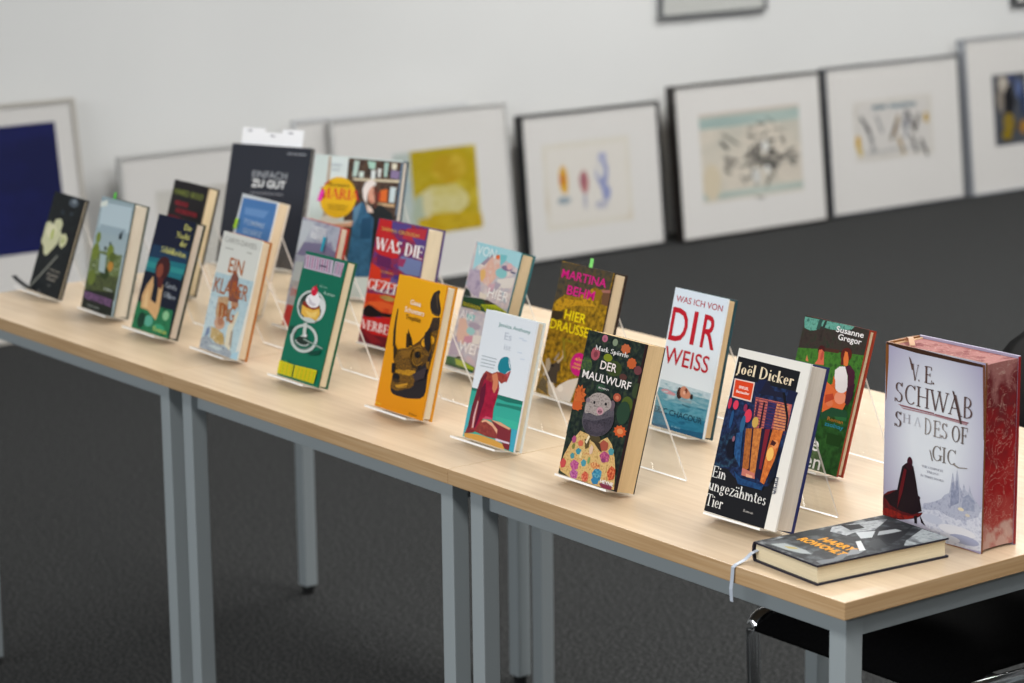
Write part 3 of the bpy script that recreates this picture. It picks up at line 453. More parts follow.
  ("p", '#2e2010', "738 844 767 824 780 833 754 852"),
  ("p", '#2e2010', "767 824 803 808 811 819 780 833"),
  ("p", '#2e2010', "803 808 842 799 846 810 811 819"),
  ("p", '#2e2010', "842 799 883 795 883 807 846 810"),
  ("p", '#2e2010', "883 795 924 798 920 810 883 807"),
  ("p", '#2e2010', "924 798 964 807 955 818 920 810"),
  ("p", '#2e2010', "964 807 999 822 987 832 955 818"),
  ("p", '#2e2010', "999 822 1030 842 1014 850 987 832"),
  ("p", '#a8782a', "749 860 757 847 772 851 765 864"),
  ("p", '#a8782a', "757 847 767 835 781 840 772 851"),
  ("p", '#a8782a', "767 835 779 823 792 830 781 840"),
  ("p", '#a8782a', "779 823 794 813 805 821 792 830"),
  ("p", '#a8782a', "794 813 810 805 819 813 805 821"),
  ("p", '#a8782a', "810 805 827 798 834 807 819 813"),
  ("p", '#a8782a', "827 798 845 792 851 802 834 807"),
  ("p", '#a8782a', "845 792 865 788 868 798 851 802"),
  ("p", '#a8782a', "865 788 884 787 886 797 868 798"),
  ("p", '#a8782a', "884 787 904 787 903 797 886 797"),
  ("p", '#a8782a', "904 787 924 788 921 798 903 797"),
  ("p", '#a8782a', "924 788 943 792 938 802 921 798"),
  ("p", '#a8782a', "943 792 962 798 955 807 938 802"),
  ("p", '#a8782a', "962 798 979 805 970 813 955 807"),
  ("p", '#a8782a', "979 805 995 813 984 821 970 813"),
  ("p", '#a8782a', "995 813 1009 823 997 830 984 821"),
  ("p", '#a8782a', "1009 823 1022 835 1008 840 997 830"),
  ("p", '#a8782a', "1022 835 1032 847 1017 851 1008 840"),
  ("p", '#a8782a', "1032 847 1040 860 1024 864 1017 851"),
  ("p", '#161314', "953 947 945 969 925 987 895 997 862 997 832 987 812 969 804 947 812 924 832 906 862 896 895 896 925 906 945 924"),
  ("p", '#4a3a20', "930 969 928 974 924 978 917 980 909 980 903 978 898 974 896 969 898 964 903 959 909 957 917 957 924 959 928 964"),
  ("p", '#332612', "210 997 237 1022 338 936 313 850 295 744"),
  ("p", '#3a2a14', "491 1229 554 1198 632 1017 548 1003"),
  ("p", 'n|#6c4a1a|#946820|100', "429 931 726 1002 697 875 502 821"),
  ("p", '#3c2c16', "664 869 797 790 989 742 816 732"),
  ("p", '#1e1a1c', "267 718 355 723 381 594 302 560"),
  ("p", '#c08a28', "463 403 756 486 798 467 509 370"),
  ("p", '#a87a2a', "546 366 776 424 771 445 541 387"),
  ("p", '#3a3034', "848 635 1174 815 1165 631 946 551"),
  ("p", '#241f1e', "969 1308 1085 1347 1159 1177 1154 1034 1059 1059 987 1168"),
  ('t', 'ZSOLNAY', '#f0d040', 0.00269, 0.00397, 0.0174, 0.00285, 0.6, 's', 0),
  ('t', 'Roman', '#6a4a10', 0.09478, 0.00413, 0.02088, 0.0028, 0.4, 's', 0),
  ('t', 'Gaea', '#f6f0e4', 0.04514, 0.16616, 0.02806, 0.00736, 0.3, 's', 0),
  ('t', 'Schoeters', '#f6f0e4', 0.03425, 0.15337, 0.05166, 0.00769, 0.3, 's', 0),
  ('t', 'Trophäe', '#3a2808', 0.03976, 0.14288, 0.03946, 0.00669, 0.5, 's', 0),
 ],
 'jessica': [
  ("p", '#dfe4ea', "0 0 1235 0 1235 1905 0 1905"),
  ("p", 'g|#1f8f80|#3cae9c', "0 0 0 735 1235 749 1235 0"),
  ("p", '#1f6f62', "0 735 1235 749 1235 698 881 672 698 681 144 701 0 693"),
  ("p", '#3cb09a', "685 430 1219 439 1235 305 1235 279 667 390"),
  ("p", '#237a6c', "640 624 1235 661 1235 607 844 597 639 578"),
  ("p", '#48a8b4', "0 443 82 503 68 146 22 16 0 17"),
  ("p", '#3f9fb8', "1092 323 1235 324 1235 10 1140 0"),
  ("p", '#d09a48', "18 58 392 97 789 91 977 63 1020 0 52 0 45 1"),
  ("p", '#8c6838', "43 0 43 7 77 0"),
  ("p", '#1c7f90', "526 1103 519 1141 522 1184 533 1222 554 1255 590 1280 634 1298 681 1307 725 1303 753 1281 777 1244 813 1191 833 1140 805 1120 760 1103 721 1059 678 1024 622 1040 571 1070 542 1085"),
  ("p", '#d5dde2', "724 1290 784 1221 827 1143 778 1180"),
  ("p", '#a8434a', "676 1032 836 1128 816 1040 787 946 699 955"),
  ("p", '#c05a5a', "744 1068 812 1105 785 1019"),
  ("p", 'n|#8c342e|#a8463c|40', "272 1030 415 1012 535 1063 688 1056 795 1002 763 959 674 907 595 939 647 828 629 659 596 542 615 361 409 337 277 121 35 52 84 177 92 468 125 660 168 872 213 973"),
  ("p", '#6e2230', "168 872 266 1001 311 972 253 794 211 583 165 332 156 163 79 111 92 468"),
  ("p", 'n|#8c1232|#ac1c3e|30', "264 908 452 889 624 843 632 678 601 525 622 368 385 336 254 144 220 156 244 477 237 717"),
  ("p", '#5f1430', "226 753 312 870 342 755 352 571 304 330 250 158 220 175 236 401"),
  ("p", '#c8506a', "455 387 607 387 614 365 386 333"),
  ("p", '#d0805c', "421 991 525 1046 592 947 604 839 554 738 486 799 477 908"),
  ("p", '#d8a8a8', "202 572 226 563 209 340 217 165 180 164 165 332"),
  ("p", 'n|#7e3030|#98443c|40', "261 123 361 295 470 338 693 302 797 239 798 111 542 104"),
  ("p", '#e0a888', "370 296 455 338 627 323 785 250 796 184 659 268 485 311 401 284"),
  ("p", '#7a2a34', "586 356 828 356 1094 315 1124 129 1132 6 1022 13 941 84 800 102 786 247"),
  ("p", '#d8a080', "585 359 825 364 1083 322 1061 296 808 321"),
  ("p", '#d8c8d8', "780 120 1115 121 1116 96 789 89"),
  ("p", '#7e2c34', "35 52 97 133 254 144 237 100"),
  ('t', 'Jessica Anthony', '#85aaa8', 0.03627, 0.17129, 0.07584, 0.00541, 0.2, 's', 0),
  ('t', 'Es', '#c4cad4', 0.05466, 0.1544, 0.0172, 0.01052, 0.3, 's', 0),
  ('t', 'ist', '#ccd2da', 0.05796, 0.14007, 0.01672, 0.00893, 0.2, 's', 0),
  ("p", '#a0aab0', "106 1222 467 1228 467 1239 106 1233"),
  ("p", '#a0aab0', "108 1173 460 1181 460 1192 107 1184"),
  ("p", '#a0aab0', "109 1124 453 1134 453 1145 109 1135"),
  ("p", '#a0aab0', "111 1075 447 1088 446 1098 110 1086"),
  ("p", '#cdd6e2', "892 1611 995 1615 994 1631 891 1627"),
  ("p", '#cdd6e2', "976 1592 1079 1596 1078 1613 975 1609"),
  ("p", '#cdd6e2', "915 1405 1019 1409 1018 1426 915 1421"),
  ("p", '#cdd6e2', "1006 1323 1108 1328 1108 1345 1005 1340"),
 ],
 'dir': [
  ("p", 'g|#d8e4f0|#e6eef2', "0 0 1187 0 1187 2080 0 2080"),
  ("p", 'n2|#a9c3cf|#c2d4dc|#86adba|30', "32 701 1177 686 1169 441 30 360"),
  ("p", 'n2|#7fa9b6|#5b95a6|#a9c4cc|30', "0 436 28 578 1170 589 1165 403 0 334"),
  ("p", 'n2|#3f889c|#5f9db0|#2f7890|30', "0 348 6 394 1169 441 1160 217 0 143"),
  ("p", 'n2|#216d8c|#2c7a98|#185a7c|25', "0 0 0 220 1159 272 1170 0"),
  ("p", '#1a587a', "0 0 0 30 1166 89 1170 0"),
  ("p", '#c79098', "75 543 132 568 216 576 420 541 406 509 205 510"),
  ("p", '#b8c8d0', "139 541 251 552 243 528 158 525"),
  ("p", '#3a2420', "569 569 562 608 544 639 518 656 489 656 462 639 444 608 438 569 444 531 462 500 489 483 518 483 544 500 562 531"),
  ("p", '#c8886c', "511 646 541 675 585 687 632 675 680 648 730 610 763 570 751 541 715 520 661 511 604 513 558 522 524 545 508 595"),
  ("p", '#7a3a2a', "668 625 665 641 656 654 643 661 628 661 615 654 606 641 603 625 606 609 615 596 628 589 643 589 656 596 665 609"),
  ("p", '#2a1c1c', "809 561 806 579 797 593 784 601 769 601 756 593 747 579 744 561 747 544 756 530 769 522 784 522 797 530 806 544"),
  ("p", '#e0b098', "632 593 629 606 621 616 610 622 598 622 587 616 580 606 577 593 580 581 587 570 598 565 610 565 621 570 629 581"),
  ("p", '#8aa0a8', "457 477 804 503 786 462 591 454"),
  ("p", '#3a6a7a', "598 428 801 409 778 390 604 406"),
  ('t', 'ERIC CHACOUR', '#0c3044', 0.00127, 0.02109, 0.10817, 0.00848, 0.6, 's', 0),
  ('t', 'ROMAN', '#7fb0c4', 0.04558, 0.00522, 0.01935, 0.00258, 0.2, 's', 0),
  ('t', 'WAS ICH VON', '#b02438', 0.00652, 0.18822, 0.10415, 0.00915, 0.1, 's', 0),
  ('t', 'D', '#b81a2c', 0.00358, 0.13047, 0.03871, 0.04842, 0.5, 's', 0),
  ('t', 'I', '#b81a2c', 0.05232, 0.13132, 0.00896, 0.04809, 0.5, 's', 0),
  ('t', 'R', '#b81a2c', 0.07551, 0.13087, 0.03154, 0.04776, 0.5, 's', 0),
  ('t', 'WEISS', '#b81a2c', 0.00295, 0.09553, 0.09956, 0.02428, 0.3, 's', 0),
 ],
 'martina': [
  ("p", 'n|#5a4610|#8f6e14|#b48c1c|35', "0 0 1320 0 1320 2095 0 2095"),
  ("p", 'n|#38342f|#4a4538|#5a4a2c|40', "0 2084 537 2095 1304 2095 1278 1768 1067 1791 937 1826 538 1599 236 1599 0 1440 0 1453"),
  ("p", 'n|#a87e14|#c89a1e|#7a5c14|40', "12 1405 139 1527 552 1555 883 1634 1036 1529 579 1475 305 1395 104 1270"),
  ("p", '#6a4a34', "1122 1799 1320 1846 1320 1578 1164 1586"),
  ("p", '#3a3020', "0 1300 0 1309 294 1337 301 1227 24 1144"),
  ("p", '#8a6a18', "955 1774 1172 1825 1113 1651 957 1590"),
  ("p", '#a06a60', "1094 1795 1316 1829 1317 1783 1134 1764"),
  ("p", '#d8cfc4', "240 232 341 26 428 0 904 0 997 405 754 328 551 214 483 145 361 235"),
  ("p", '#c0b4a4', "240 232 345 195 461 30 341 26"),
  ("p", '#453c34', "151 497 301 504 441 585 508 448 443 399 474 218 275 220 153 291"),
  ("p", '#a89c88', "104 545 170 575 237 512 244 401 159 292 95 281 129 380"),
  ("p", '#b8a890', "372 563 454 609 492 677 462 747 495 758 536 672 484 592 416 525"),
  ("p", '#9a8c78', "292 577 385 705 406 662 332 547"),
  ("p", '#1e1a18', "337 475 333 483 321 490 305 493 286 493 270 490 259 483 255 475 259 467 270 461 286 458 305 458 321 461 333 467"),
  ("p", '#e8e0d6', "673 166 665 190 644 209 614 220 580 220 550 209 529 190 522 166 529 143 550 124 580 113 614 113 644 124 665 143"),
  ("p", '#8a7a20', "418 879 463 923 598 612 553 567"),
  ("p", '#4c3c14', "15 79 107 264 217 209 312 21"),
  ("p", '#c8187a', "1131 603 1121 659 1091 709 1046 749 988 774 925 783 861 774 803 749 758 709 729 659 719 603 729 547 758 497 803 457 861 431 925 422 988 431 1046 457 1091 497 1121 547"),
  ('t', 'ein', '#e8a848', 0.08191, 0.0653, 0.01533, 0.00542, 0.8, 's', 0),
  ('t', 'neuer', '#e8a848', 0.08131, 0.05826, 0.01825, 0.00506, 0.8, 's', 0),
  ('t', 'roman', '#e8a848', 0.07843, 0.05246, 0.02311, 0.00506, 0.8, 's', 0),
  ('t', 'ROMAN', '#97901c', 0.03927, 0.08874, 0.0417, 0.00472, 0.2, 's', 0),
  ('t', 'MARTINA', '#d01a82', 0.00631, 0.18466, 0.11299, 0.01303, 0.8, 's', 0),
  ('t', 'BEHM', '#d01a82', 0.02773, 0.16123, 0.06925, 0.01377, 0.8, 's', 0),
  ('t', 'HIER', '#f2da16', 0.03383, 0.12277, 0.05425, 0.01451, 0.8, 's', 0),
  ('t', 'DRAUSSEN', '#f2da16', 0.0033, 0.10365, 0.11513, 0.01452, 0.8, 's', 0),
 ],
 'gregor': [
  ("p", 'n|#1a3a16|#235020|#2c5a24|30', "0 0 1317 0 1317 2075 0 2075"),
  ("p", 'n|#2c2624|#3c322e|#2a3428|30', "0 1494 1317 1494 1317 2075 0 2075"),
  ("p", 'n|#4a8f80|#6aa898|#356a60|60', "0 2003 0 2052 831 2075 1011 2075 964 2022 716 1974 557 1959 441 1965 328 1977 279 1904 165 1877 35 1898"),
  ("p", '#2e4a44', "298 2068 371 2068 345 1924 273 1920"),
  ("p", '#2c3a36', "410 2061 459 2061 426 1937 377 1938"),
  ("p", 'n|#356424|#447a2c|#2c5222|30', "0 1344 0 1601 386 1652 836 1680 1317 1716 1317 1284 1302 1197 93 973"),
  ("p", '#4a2a22', "496 1688 826 1711 819 1660 512 1640"),
  ("p", '#47181a', "543 1650 536 1679 516 1702 488 1714 456 1714 428 1702 408 1679 401 1650 408 1622 428 1599 456 1586 488 1586 516 1599 536 1622"),
  ("p", '#cf664a', "426 1642 481 1660 535 1628 586 1451 397 1435 445 1511"),
  ("p", '#b04a3c', "538 1573 535 1601 527 1624 516 1637 503 1637 492 1624 484 1601 481 1573 484 1544 492 1521 503 1509 516 1509 527 1521 535 1544"),
  ("p", '#c87a50', "207 1452 208 1537 270 1446"),
  ("p", '#5a1c18', "1090 1668 1079 1711 1048 1746 1004 1766 954 1766 910 1746 879 1711 868 1668 879 1624 910 1589 954 1569 1004 1569 1048 1589 1079 1624"),
  ("p", '#da733a', "941 1711 995 1707 1043 1616 1057 1501 972 1520 940 1597"),
  ("p", '#5a1c1c', "891 1622 924 1645 972 1520 916 1510"),
  ("p", '#e6e0e0', "899 1487 1008 1506 1093 1391 1159 1187 928 1181 856 1298 829 1424"),
  ("p", '#471c30', "1008 1506 1095 1545 1220 1464 1280 1193 1158 1170 1102 1393"),
  ("p", '#d0602c', "827 1343 881 1286 921 1127 740 1093 760 1180 840 1229"),
  ("p", '#dd6a38', "703 1247 915 1166 1109 1222 1192 1158 1204 1062 1152 918 927 911 760 809 728 1012"),
  ("p", '#ea9474', "1161 1068 1150 1106 1118 1137 1072 1154 1021 1154 975 1137 943 1106 932 1068 943 1029 975 998 1021 981 1072 981 1118 998 1150 1029"),
  ("p", '#e07a50', "940 959 933 981 913 998 885 1008 853 1008 824 998 804 981 797 959 804 937 824 920 853 910 885 910 913 920 933 937"),
  ("p", '#b8452a', "751 1056 893 1103 944 1033 774 941"),
  ("p", '#e4dede', "1149 1216 1137 1252 1103 1280 1054 1295 999 1295 949 1280 915 1252 903 1216 915 1181 949 1153 999 1137 1054 1137 1103 1153 1137 1181"),
  ("p", '#3a1a2c', "1136 1227 1277 1312 1284 1116 1228 987 1163 1015"),
  ("p", '#1f4a30', "737 795 942 909 1207 920 1258 895 1269 818 1021 800 767 701"),
  ("p", '#2a6438', "1021 800 1266 827 1269 775 1063 758"),
  ("p", '#193c14', "957 559 1268 562 1264 403 979 405"),
  ('t', 'Roman', '#b07430', 0.08996, 0.07235, 0.03137, 0.00502, 0.3, 's', 0),
  ('t', 'zsolnay', '#2a86a0', 0.08686, 0.06443, 0.03758, 0.00579, 0.6, 's', 0),
  ('t', 'Halbe', '#f0eeea', 0.00762, 0.02639, 0.07778, 0.02034, 0.3, 's', 0),
  ('t', 'Leben', '#f0eeea', 0.01016, 0.00193, 0.08644, 0.02033, 0.3, 's', 0),
  ('t', 'Susanne', '#f0ecec', 0.06791, 0.19491, 0.05556, 0.0078, 0.8, 's', 0),
  ('t', 'Gregor', '#f0ecec', 0.07498, 0.18488, 0.04709, 0.0078, 0.8, 's', 0),
 ],
 'green': [
  ("p", '#0f6c54', "0 0 1209 0 1209 2063 0 2063"),
  ("p", '#c6b6c8', "0 1947 0 2010 835 2018 876 1790 26 1785"),
  ("p", '#c6b6c8', "880 2017 1147 2020 1133 1789 892 1792"),
  ("p", '#7d6f86', "7 1997 44 1802 71 1807 34 2002"),
  ("p", '#a8547e', "81 1998 118 1802 145 1808 108 2003"),
  ("p", '#7d6f86', "154 1998 191 1803 218 1808 181 2003"),
  ("p", '#a8547e', "227 1998 264 1804 291 1809 254 2004"),
  ("p", '#7d6f86', "300 1999 337 1805 364 1810 327 2004"),
  ("p", '#a8547e', "373 1999 409 1805 436 1810 399 2004"),
  ("p", '#7d6f86', "445 2000 482 1806 508 1811 472 2005"),
  ("p", '#a8547e', "518 2000 554 1807 581 1812 544 2005"),
  ("p", '#7d6f86', "590 2001 626 1807 653 1812 616 2006"),
  ("p", '#a8547e', "662 2001 698 1808 724 1813 688 2006"),
  ("p", '#7d6f86', "733 2002 770 1809 796 1814 760 2007"),
  ("p", '#7d6f86', "926 2003 934 1818 956 1819 948 2004"),
  ("p", '#a8547e', "984 2003 993 1816 1014 1817 1006 2004"),
  ("p", '#7d6f86', "1042 2002 1051 1813 1073 1814 1064 2003"),
  ("p", '#a8547e', "1100 2001 1109 1811 1131 1812 1121 2002"),
  ("p", '#5a4a62', "463 1874 689 1880 688 1904 463 1899"),
  ("p", '#c4ccc8', "935 1216 921 1284 880 1348 813 1403 727 1445 627 1471 520 1480 412 1471 312 1445 226 1403 160 1348 118 1284 104 1216 118 1148 160 1084 226 1029 312 987 412 961 520 952 627 961 727 987 813 1029 880 1084 921 1148"),
  ("p", '#2c3c36', "866 1215 849 1285 799 1348 721 1398 622 1430 513 1441 404 1430 306 1398 228 1348 178 1285 161 1215 178 1145 228 1082 306 1033 404 1001 513 989 622 1001 721 1033 799 1082 849 1145"),
  ("p", '#d8dcda', "593 1427 857 1341 937 1228 896 1095 827 1030 823 1192"),
  ("p", '#506058', "149 1158 198 1275 258 1211 270 1031"),
  ("p", '#e6b44c', "256 1202 397 1197 599 1183 754 1239 814 1136 767 1033 645 983 465 999 280 1069"),
  ("p", '#f0ca70', "357 1136 563 1114 732 1177 714 1066 531 1037"),
  ("p", '#8a2f1a', "262 1203 274 1268 398 1270 745 1261 754 1217 604 1171 405 1176"),
  ("p", '#efebee', "316 1293 356 1368 430 1411 617 1448 727 1357 724 1257 651 1215 527 1199 398 1233"),
  ("p", '#d0c8d0', "393 1359 521 1289 662 1266 581 1226 440 1249"),
  ("p", '#d01c3c', "602 1468 593 1503 567 1532 531 1547 490 1547 453 1532 428 1503 419 1468 428 1433 453 1405 490 1389 531 1389 567 1405 593 1433"),
  ("p", '#f07a8a', "490 1497 488 1507 481 1514 471 1518 460 1518 449 1514 442 1507 440 1497 442 1488 449 1481 460 1477 471 1477 481 1481 488 1488"),
  ("p", '#8a3a3a', "515 1539 564 1578 554 1590 506 1550"),
  ('t', 'Roman', '#b8d8c8', 0.07899, 0.14574, 0.03116, 0.00524, -0.2, 's', 0),
  ('t', 'Ein', '#8cc0ac', 0.06375, 0.15538, 0.02062, 0.00386, -0.2, 's', 0),
  ("p", '#c2cac6', "926 691 915 743 837 733 845 691"),
  ("p", '#c2cac6', "915 743 883 794 812 773 837 733"),
  ("p", '#c2cac6', "883 794 833 838 771 809 812 773"),
  ("p", '#c2cac6', "833 838 766 875 718 838 771 809"),
  ("p", '#c2cac6', "766 875 686 901 655 860 718 838"),
  ("p", '#c2cac6', "686 901 598 917 584 872 655 860"),
  ("p", '#c2cac6', "598 917 507 920 511 875 584 872"),
  ("p", '#c2cac6', "507 920 416 910 439 867 511 875"),
  ("p", '#c2cac6', "416 910 332 889 372 850 439 867"),
  ("p", '#c2cac6', "332 889 258 857 313 825 372 850"),
  ("p", '#c2cac6', "258 857 199 817 266 792 313 825"),
  ("p", '#c2cac6', "199 817 158 769 233 754 266 792"),
  ("p", '#c2cac6', "158 769 136 717 216 712 233 754"),
  ("p", '#c2cac6', "136 717 136 664 216 669 216 712"),
  ("p", '#c2cac6', "136 664 158 612 233 628 216 669"),
  ("p", '#c2cac6', "158 612 199 564 266 589 233 628"),
  ("p", '#c2cac6', "199 564 258 524 313 556 266 589"),
  ("p", '#c2cac6', "258 524 332 492 372 531 313 556"),
  ("p", '#c2cac6', "332 492 416 471 439 514 372 531"),
  ("p", '#c2cac6', "416 471 507 461 511 507 439 514"),
  ("p", '#c2cac6', "507 461 598 465 584 509 511 507"),
  ("p", '#c2cac6', "598 465 686 480 655 521 584 509"),
  ("p", '#c2cac6', "686 480 766 507 718 543 655 521"),
  ("p", '#c2cac6', "766 507 833 543 771 572 718 543"),
  ("p", '#c2cac6', "833 543 883 588 812 608 771 572"),
  ("p", '#c2cac6', "883 588 915 638 837 648 812 608"),
  ("p", '#c2cac6', "915 638 926 691 845 691 837 648"),
  ("p", '#6a7c74', "262 783 241 755 272 749 291 773"),
  ("p", '#6a7c74', "241 755 227 726 260 722 272 749"),
  ("p", '#6a7c74', "227 726 221 696 255 695 260 722"),
  ("p", '#6a7c74', "221 696 224 665 257 668 255 695"),
  ("p", '#6a7c74', "224 665 235 636 267 641 257 668"),
  ("p", '#6a7c74', "235 636 254 607 284 616 267 641"),
  ("p", '#6a7c74', "254 607 281 581 308 593 284 616"),
  ("p", '#6a7c74', "281 581 314 558 338 572 308 593"),
  ("p", '#6a7c74', "314 558 354 539 373 555 338 572"),
  ("p", '#6a7c74', "354 539 398 524 412 541 373 555"),
  ("p", '#6a7c74', "398 524 446 513 455 531 412 541"),
  ("p", '#6a7c74', "446 513 496 507 499 526 455 531"),
  ("p", '#6a7c74', "496 507 547 507 545 525 499 526"),
  ("p", '#6a7c74', "547 507 597 511 590 529 545 525"),
  ("p", '#6a7c74', "597 511 646 520 633 537 590 529"),
  ("p", '#6a7c74', "646 520 691 534 674 550 633 537"),
  ("p", '#6a7c74', "691 534 732 552 710 566 674 550"),
  ("p", '#6a7c74', "732 552 768 573 742 585 710 566"),
  ("p", '#6a7c74', "768 573 797 598 768 608 742 585"),
  ("p", '#c8cec8', "444 932 542 948 574 775 616 734 501 676 349 660 490 742"),
  ("p", '#22302a', "741 643 720 674 662 699 579 712 486 712 403 699 345 674 325 643 345 612 403 587 486 573 579 573 662 587 720 612"),
  ("p", '#b4bcb8', "312 634 320 622 358 629 352 638"),
  ("p", '#b4bcb8', "320 622 333 611 369 621 358 629"),
  ("p", '#b4bcb8', "333 611 350 600 382 613 369 621"),
  ("p", '#b4bcb8', "350 600 370 591 399 607 382 613"),
  ("p", '#b4bcb8', "370 591 394 583 419 601 399 607"),
  ("p", '#b4bcb8', "394 583 421 576 441 596 419 601"),
  ("p", '#b4bcb8', "421 576 451 571 465 592 441 596"),
  ("p", '#b4bcb8', "451 571 482 567 491 589 465 592"),
  ("p", '#b4bcb8', "482 567 514 566 517 588 491 589"),
  ("p", '#b4bcb8', "514 566 547 566 544 588 517 588"),
  ("p", '#b4bcb8', "547 566 579 567 570 589 544 588"),
  ("p", '#b4bcb8', "579 567 610 571 595 592 570 589"),
  ("p", '#b4bcb8', "610 571 639 576 619 596 595 592"),
  ("p", '#b4bcb8', "639 576 666 583 642 601 619 596"),
  ("p", '#b4bcb8', "666 583 690 591 661 607 642 601"),
  ("p", '#b4bcb8', "690 591 711 600 678 613 661 607"),
  ("p", '#b4bcb8', "711 600 728 611 692 621 678 613"),
  ("p", '#b4bcb8', "728 611 740 622 702 629 692 621"),
  ("p", '#b4bcb8', "740 622 748 634 709 638 702 629"),
  ("p", '#dcdcdc', "628 743 624 754 613 763 597 768 579 768 563 763 552 754 548 743 552 731 563 722 579 717 597 717 613 722 624 731"),
  ("p", '#0a4c3c', "39 804 181 846 178 729 127 682"),
  ("p", '#8fa39a', "549 673 1137 609 1140 632 551 696"),
  ("p", '#c4ccc8', "775 997 755 1013 699 1027 618 1034 529 1034 448 1027 393 1013 373 997 393 981 448 968 529 961 618 961 699 968 755 981"),
  ("p", '#0a4538', "736 494 1108 596 1074 514 820 460"),
  ("p", '#d6cc1c', "16 244 447 235 462 37 29 32"),
  ("p", '#d6cc1c', "494 240 1131 265 1116 42 503 38"),
  ("p", '#c79a14', "91 228 109 37 130 39 112 230"),
  ("p", '#8f9a1c', "152 227 170 38 191 40 173 229"),
  ("p", '#c79a14', "213 226 230 39 251 41 234 228"),
  ("p", '#8f9a1c', "274 225 290 40 311 42 295 227"),
  ("p", '#c79a14', "335 224 350 41 371 43 356 226"),
  ("p", '#8f9a1c', "395 223 410 42 431 44 416 225"),
  ("p", '#c79a14', "544 230 556 39 577 40 565 232"),
  ("p", '#8f9a1c', "603 232 612 40 633 41 624 233"),
  ("p", '#c79a14', "662 234 668 40 689 41 683 235"),
  ("p", '#8f9a1c', "721 236 724 41 744 41 741 236"),
  ("p", '#c79a14', "779 238 779 41 800 41 800 238"),
  ("p", '#8f9a1c', "838 239 835 42 856 42 859 239"),
  ("p", '#c79a14', "896 241 891 42 911 42 917 241"),
  ("p", '#8f9a1c', "954 243 946 43 967 42 975 242"),
  ("p", '#c79a14', "1013 245 1001 43 1022 42 1033 244"),
  ("p", '#8f9a1c', "1071 247 1057 44 1077 43 1091 245"),
  ("p", '#2f8a50', "160 256 275 237 280 263 165 282"),
 ],
 'gez': [
  ("p", 'n|#a62a30|#84305a|#5a3a80|22', "0 0 1368 0 1368 2128 0 2128"),
  ("p", '#c4282c', "36 2128 323 2128 376 2127 408 1905 648 1824 700 1530 436 1476 68 1558 15 1855"),
  ("p", '#58488e', "378 2118 935 2113 898 2024 651 2030 528 1921 432 1984"),
  ("p", '#bc3440', "829 2053 1362 2102 1316 1837 1003 1870 727 1871"),
  ("p", '#5c4488', "988 1924 1368 1922 1368 1720 1141 1814"),
  ("p", '#7482b0', "809 1583 1362 1565 1368 1448 1368 1306 1013 1293 781 1354 735 1516"),
  ("p", '#63265a', "109 1526 521 1506 562 1361 732 1310 161 1344"),
  ("p", '#9c3a66', "730 1534 942 1545 889 1406 736 1404"),
  ("p", '#d83a22', "0 1122 0 1359 267 1301 344 1142 762 1201 813 1021 2 904"),
  ("p", '#6a5a96', "613 1180 782 1242 803 1113 604 1104"),
  ("p", 'n|#d84018|#c4341a|#e0602a|14', "0 815 2 839 889 912 1006 499 0 511"),
  ("p", '#b89a50', "821 828 803 847 751 863 676 871 592 871 517 863 465 847 447 828 465 809 517 793 592 785 676 785 751 793 803 809"),
  ("p", '#a8884a', "615 828 605 840 576 849 533 854 486 854 443 849 414 840 403 828 414 817 443 808 486 803 533 803 576 808 605 817"),
  ("p", '#e0602c', "75 698 497 761 875 742 836 661 217 643"),
  ("p", '#181014', "0 514 0 557 65 621 150 656 250 639 353 607 551 571 978 598 993 544 538 506 359 475 176 400 82 452 4 478"),
  ("p", '#c41c1c', "0 214 26 424 575 489 995 535 1107 141 0 191"),
  ("p", '#6a1422', "1050 0 14 23 54 238 352 171 845 193 1087 213 1147 0"),
  ("p", '#8a1a24', "58 201 281 198 693 74 393 26"),
  ("p", '#4a3a86', "673 1238 821 1259 812 1182 693 1165"),
  ('t', 'GEZEITEN', '#f2eef0', 0.00147, 0.09105, 0.13626, 0.01852, 0.6, 'r', 0),
  ('t', 'VERBERGEN', '#f0e4e4', 0.00172, 0.02327, 0.14304, 0.01557, 0.6, 'r', 0),
  ('t', 'SARAH CROUCH', '#dcb060', 0.01362, 0.19406, 0.10405, 0.00554, 0.5, 's', 0),
  ('t', 'WAS DIE', '#f4f0f2', 0.00288, 0.16027, 0.13418, 0.0207, 0.8, 'r', 0),
  ('t', 'ROMAN', '#e0a060', 0.03046, 0.12371, 0.03541, 0.00334, 0.2, 's', 0),
 ],
 'hieraus': [
  ("p", 'n|#a8b8c4|#c8b8bc|#d8d0cc|18', "0 0 1325 0 1325 2092 0 2092"),
  ("p", '#a0d0da', "46 2092 1325 2092 1325 1845 1321 1829 997 1898 669 1968 443 1867 87 1641"),
  ("p", '#74bcc4', "753 1981 955 1994 941 1890 830 1805"),
  ("p", '#9a8c9e', "280 1757 457 1903 605 1976 584 1888 408 1741"),
  ("p", 'n|#dab8a6|#d8a898|#d8c4bc|20', "401 1758 567 1928 753 1981 816 1803 788 1595 634 1434 387 1481 289 1655"),
  ("p", '#dcb06c', "489 1586 480 1629 456 1664 421 1683 382 1683 346 1664 322 1629 313 1586 322 1543 346 1508 382 1489 421 1489 456 1508 480 1543"),
  ("p", '#d8642f', "759 1930 754 1946 740 1959 720 1966 699 1966 679 1959 665 1946 660 1930 665 1914 679 1902 699 1895 720 1895 740 1902 754 1914"),
  ("p", 'n|#a698ae|#b8aabc|#9488a4|16', "19 1622 294 1656 423 1435 522 1211 302 1227 36 1357"),
  ("p", '#84c0c4', "1074 1695 1058 1729 1012 1757 945 1772 871 1772 804 1757 758 1729 742 1695 758 1661 804 1633 871 1618 945 1618 1012 1633 1058 1661"),
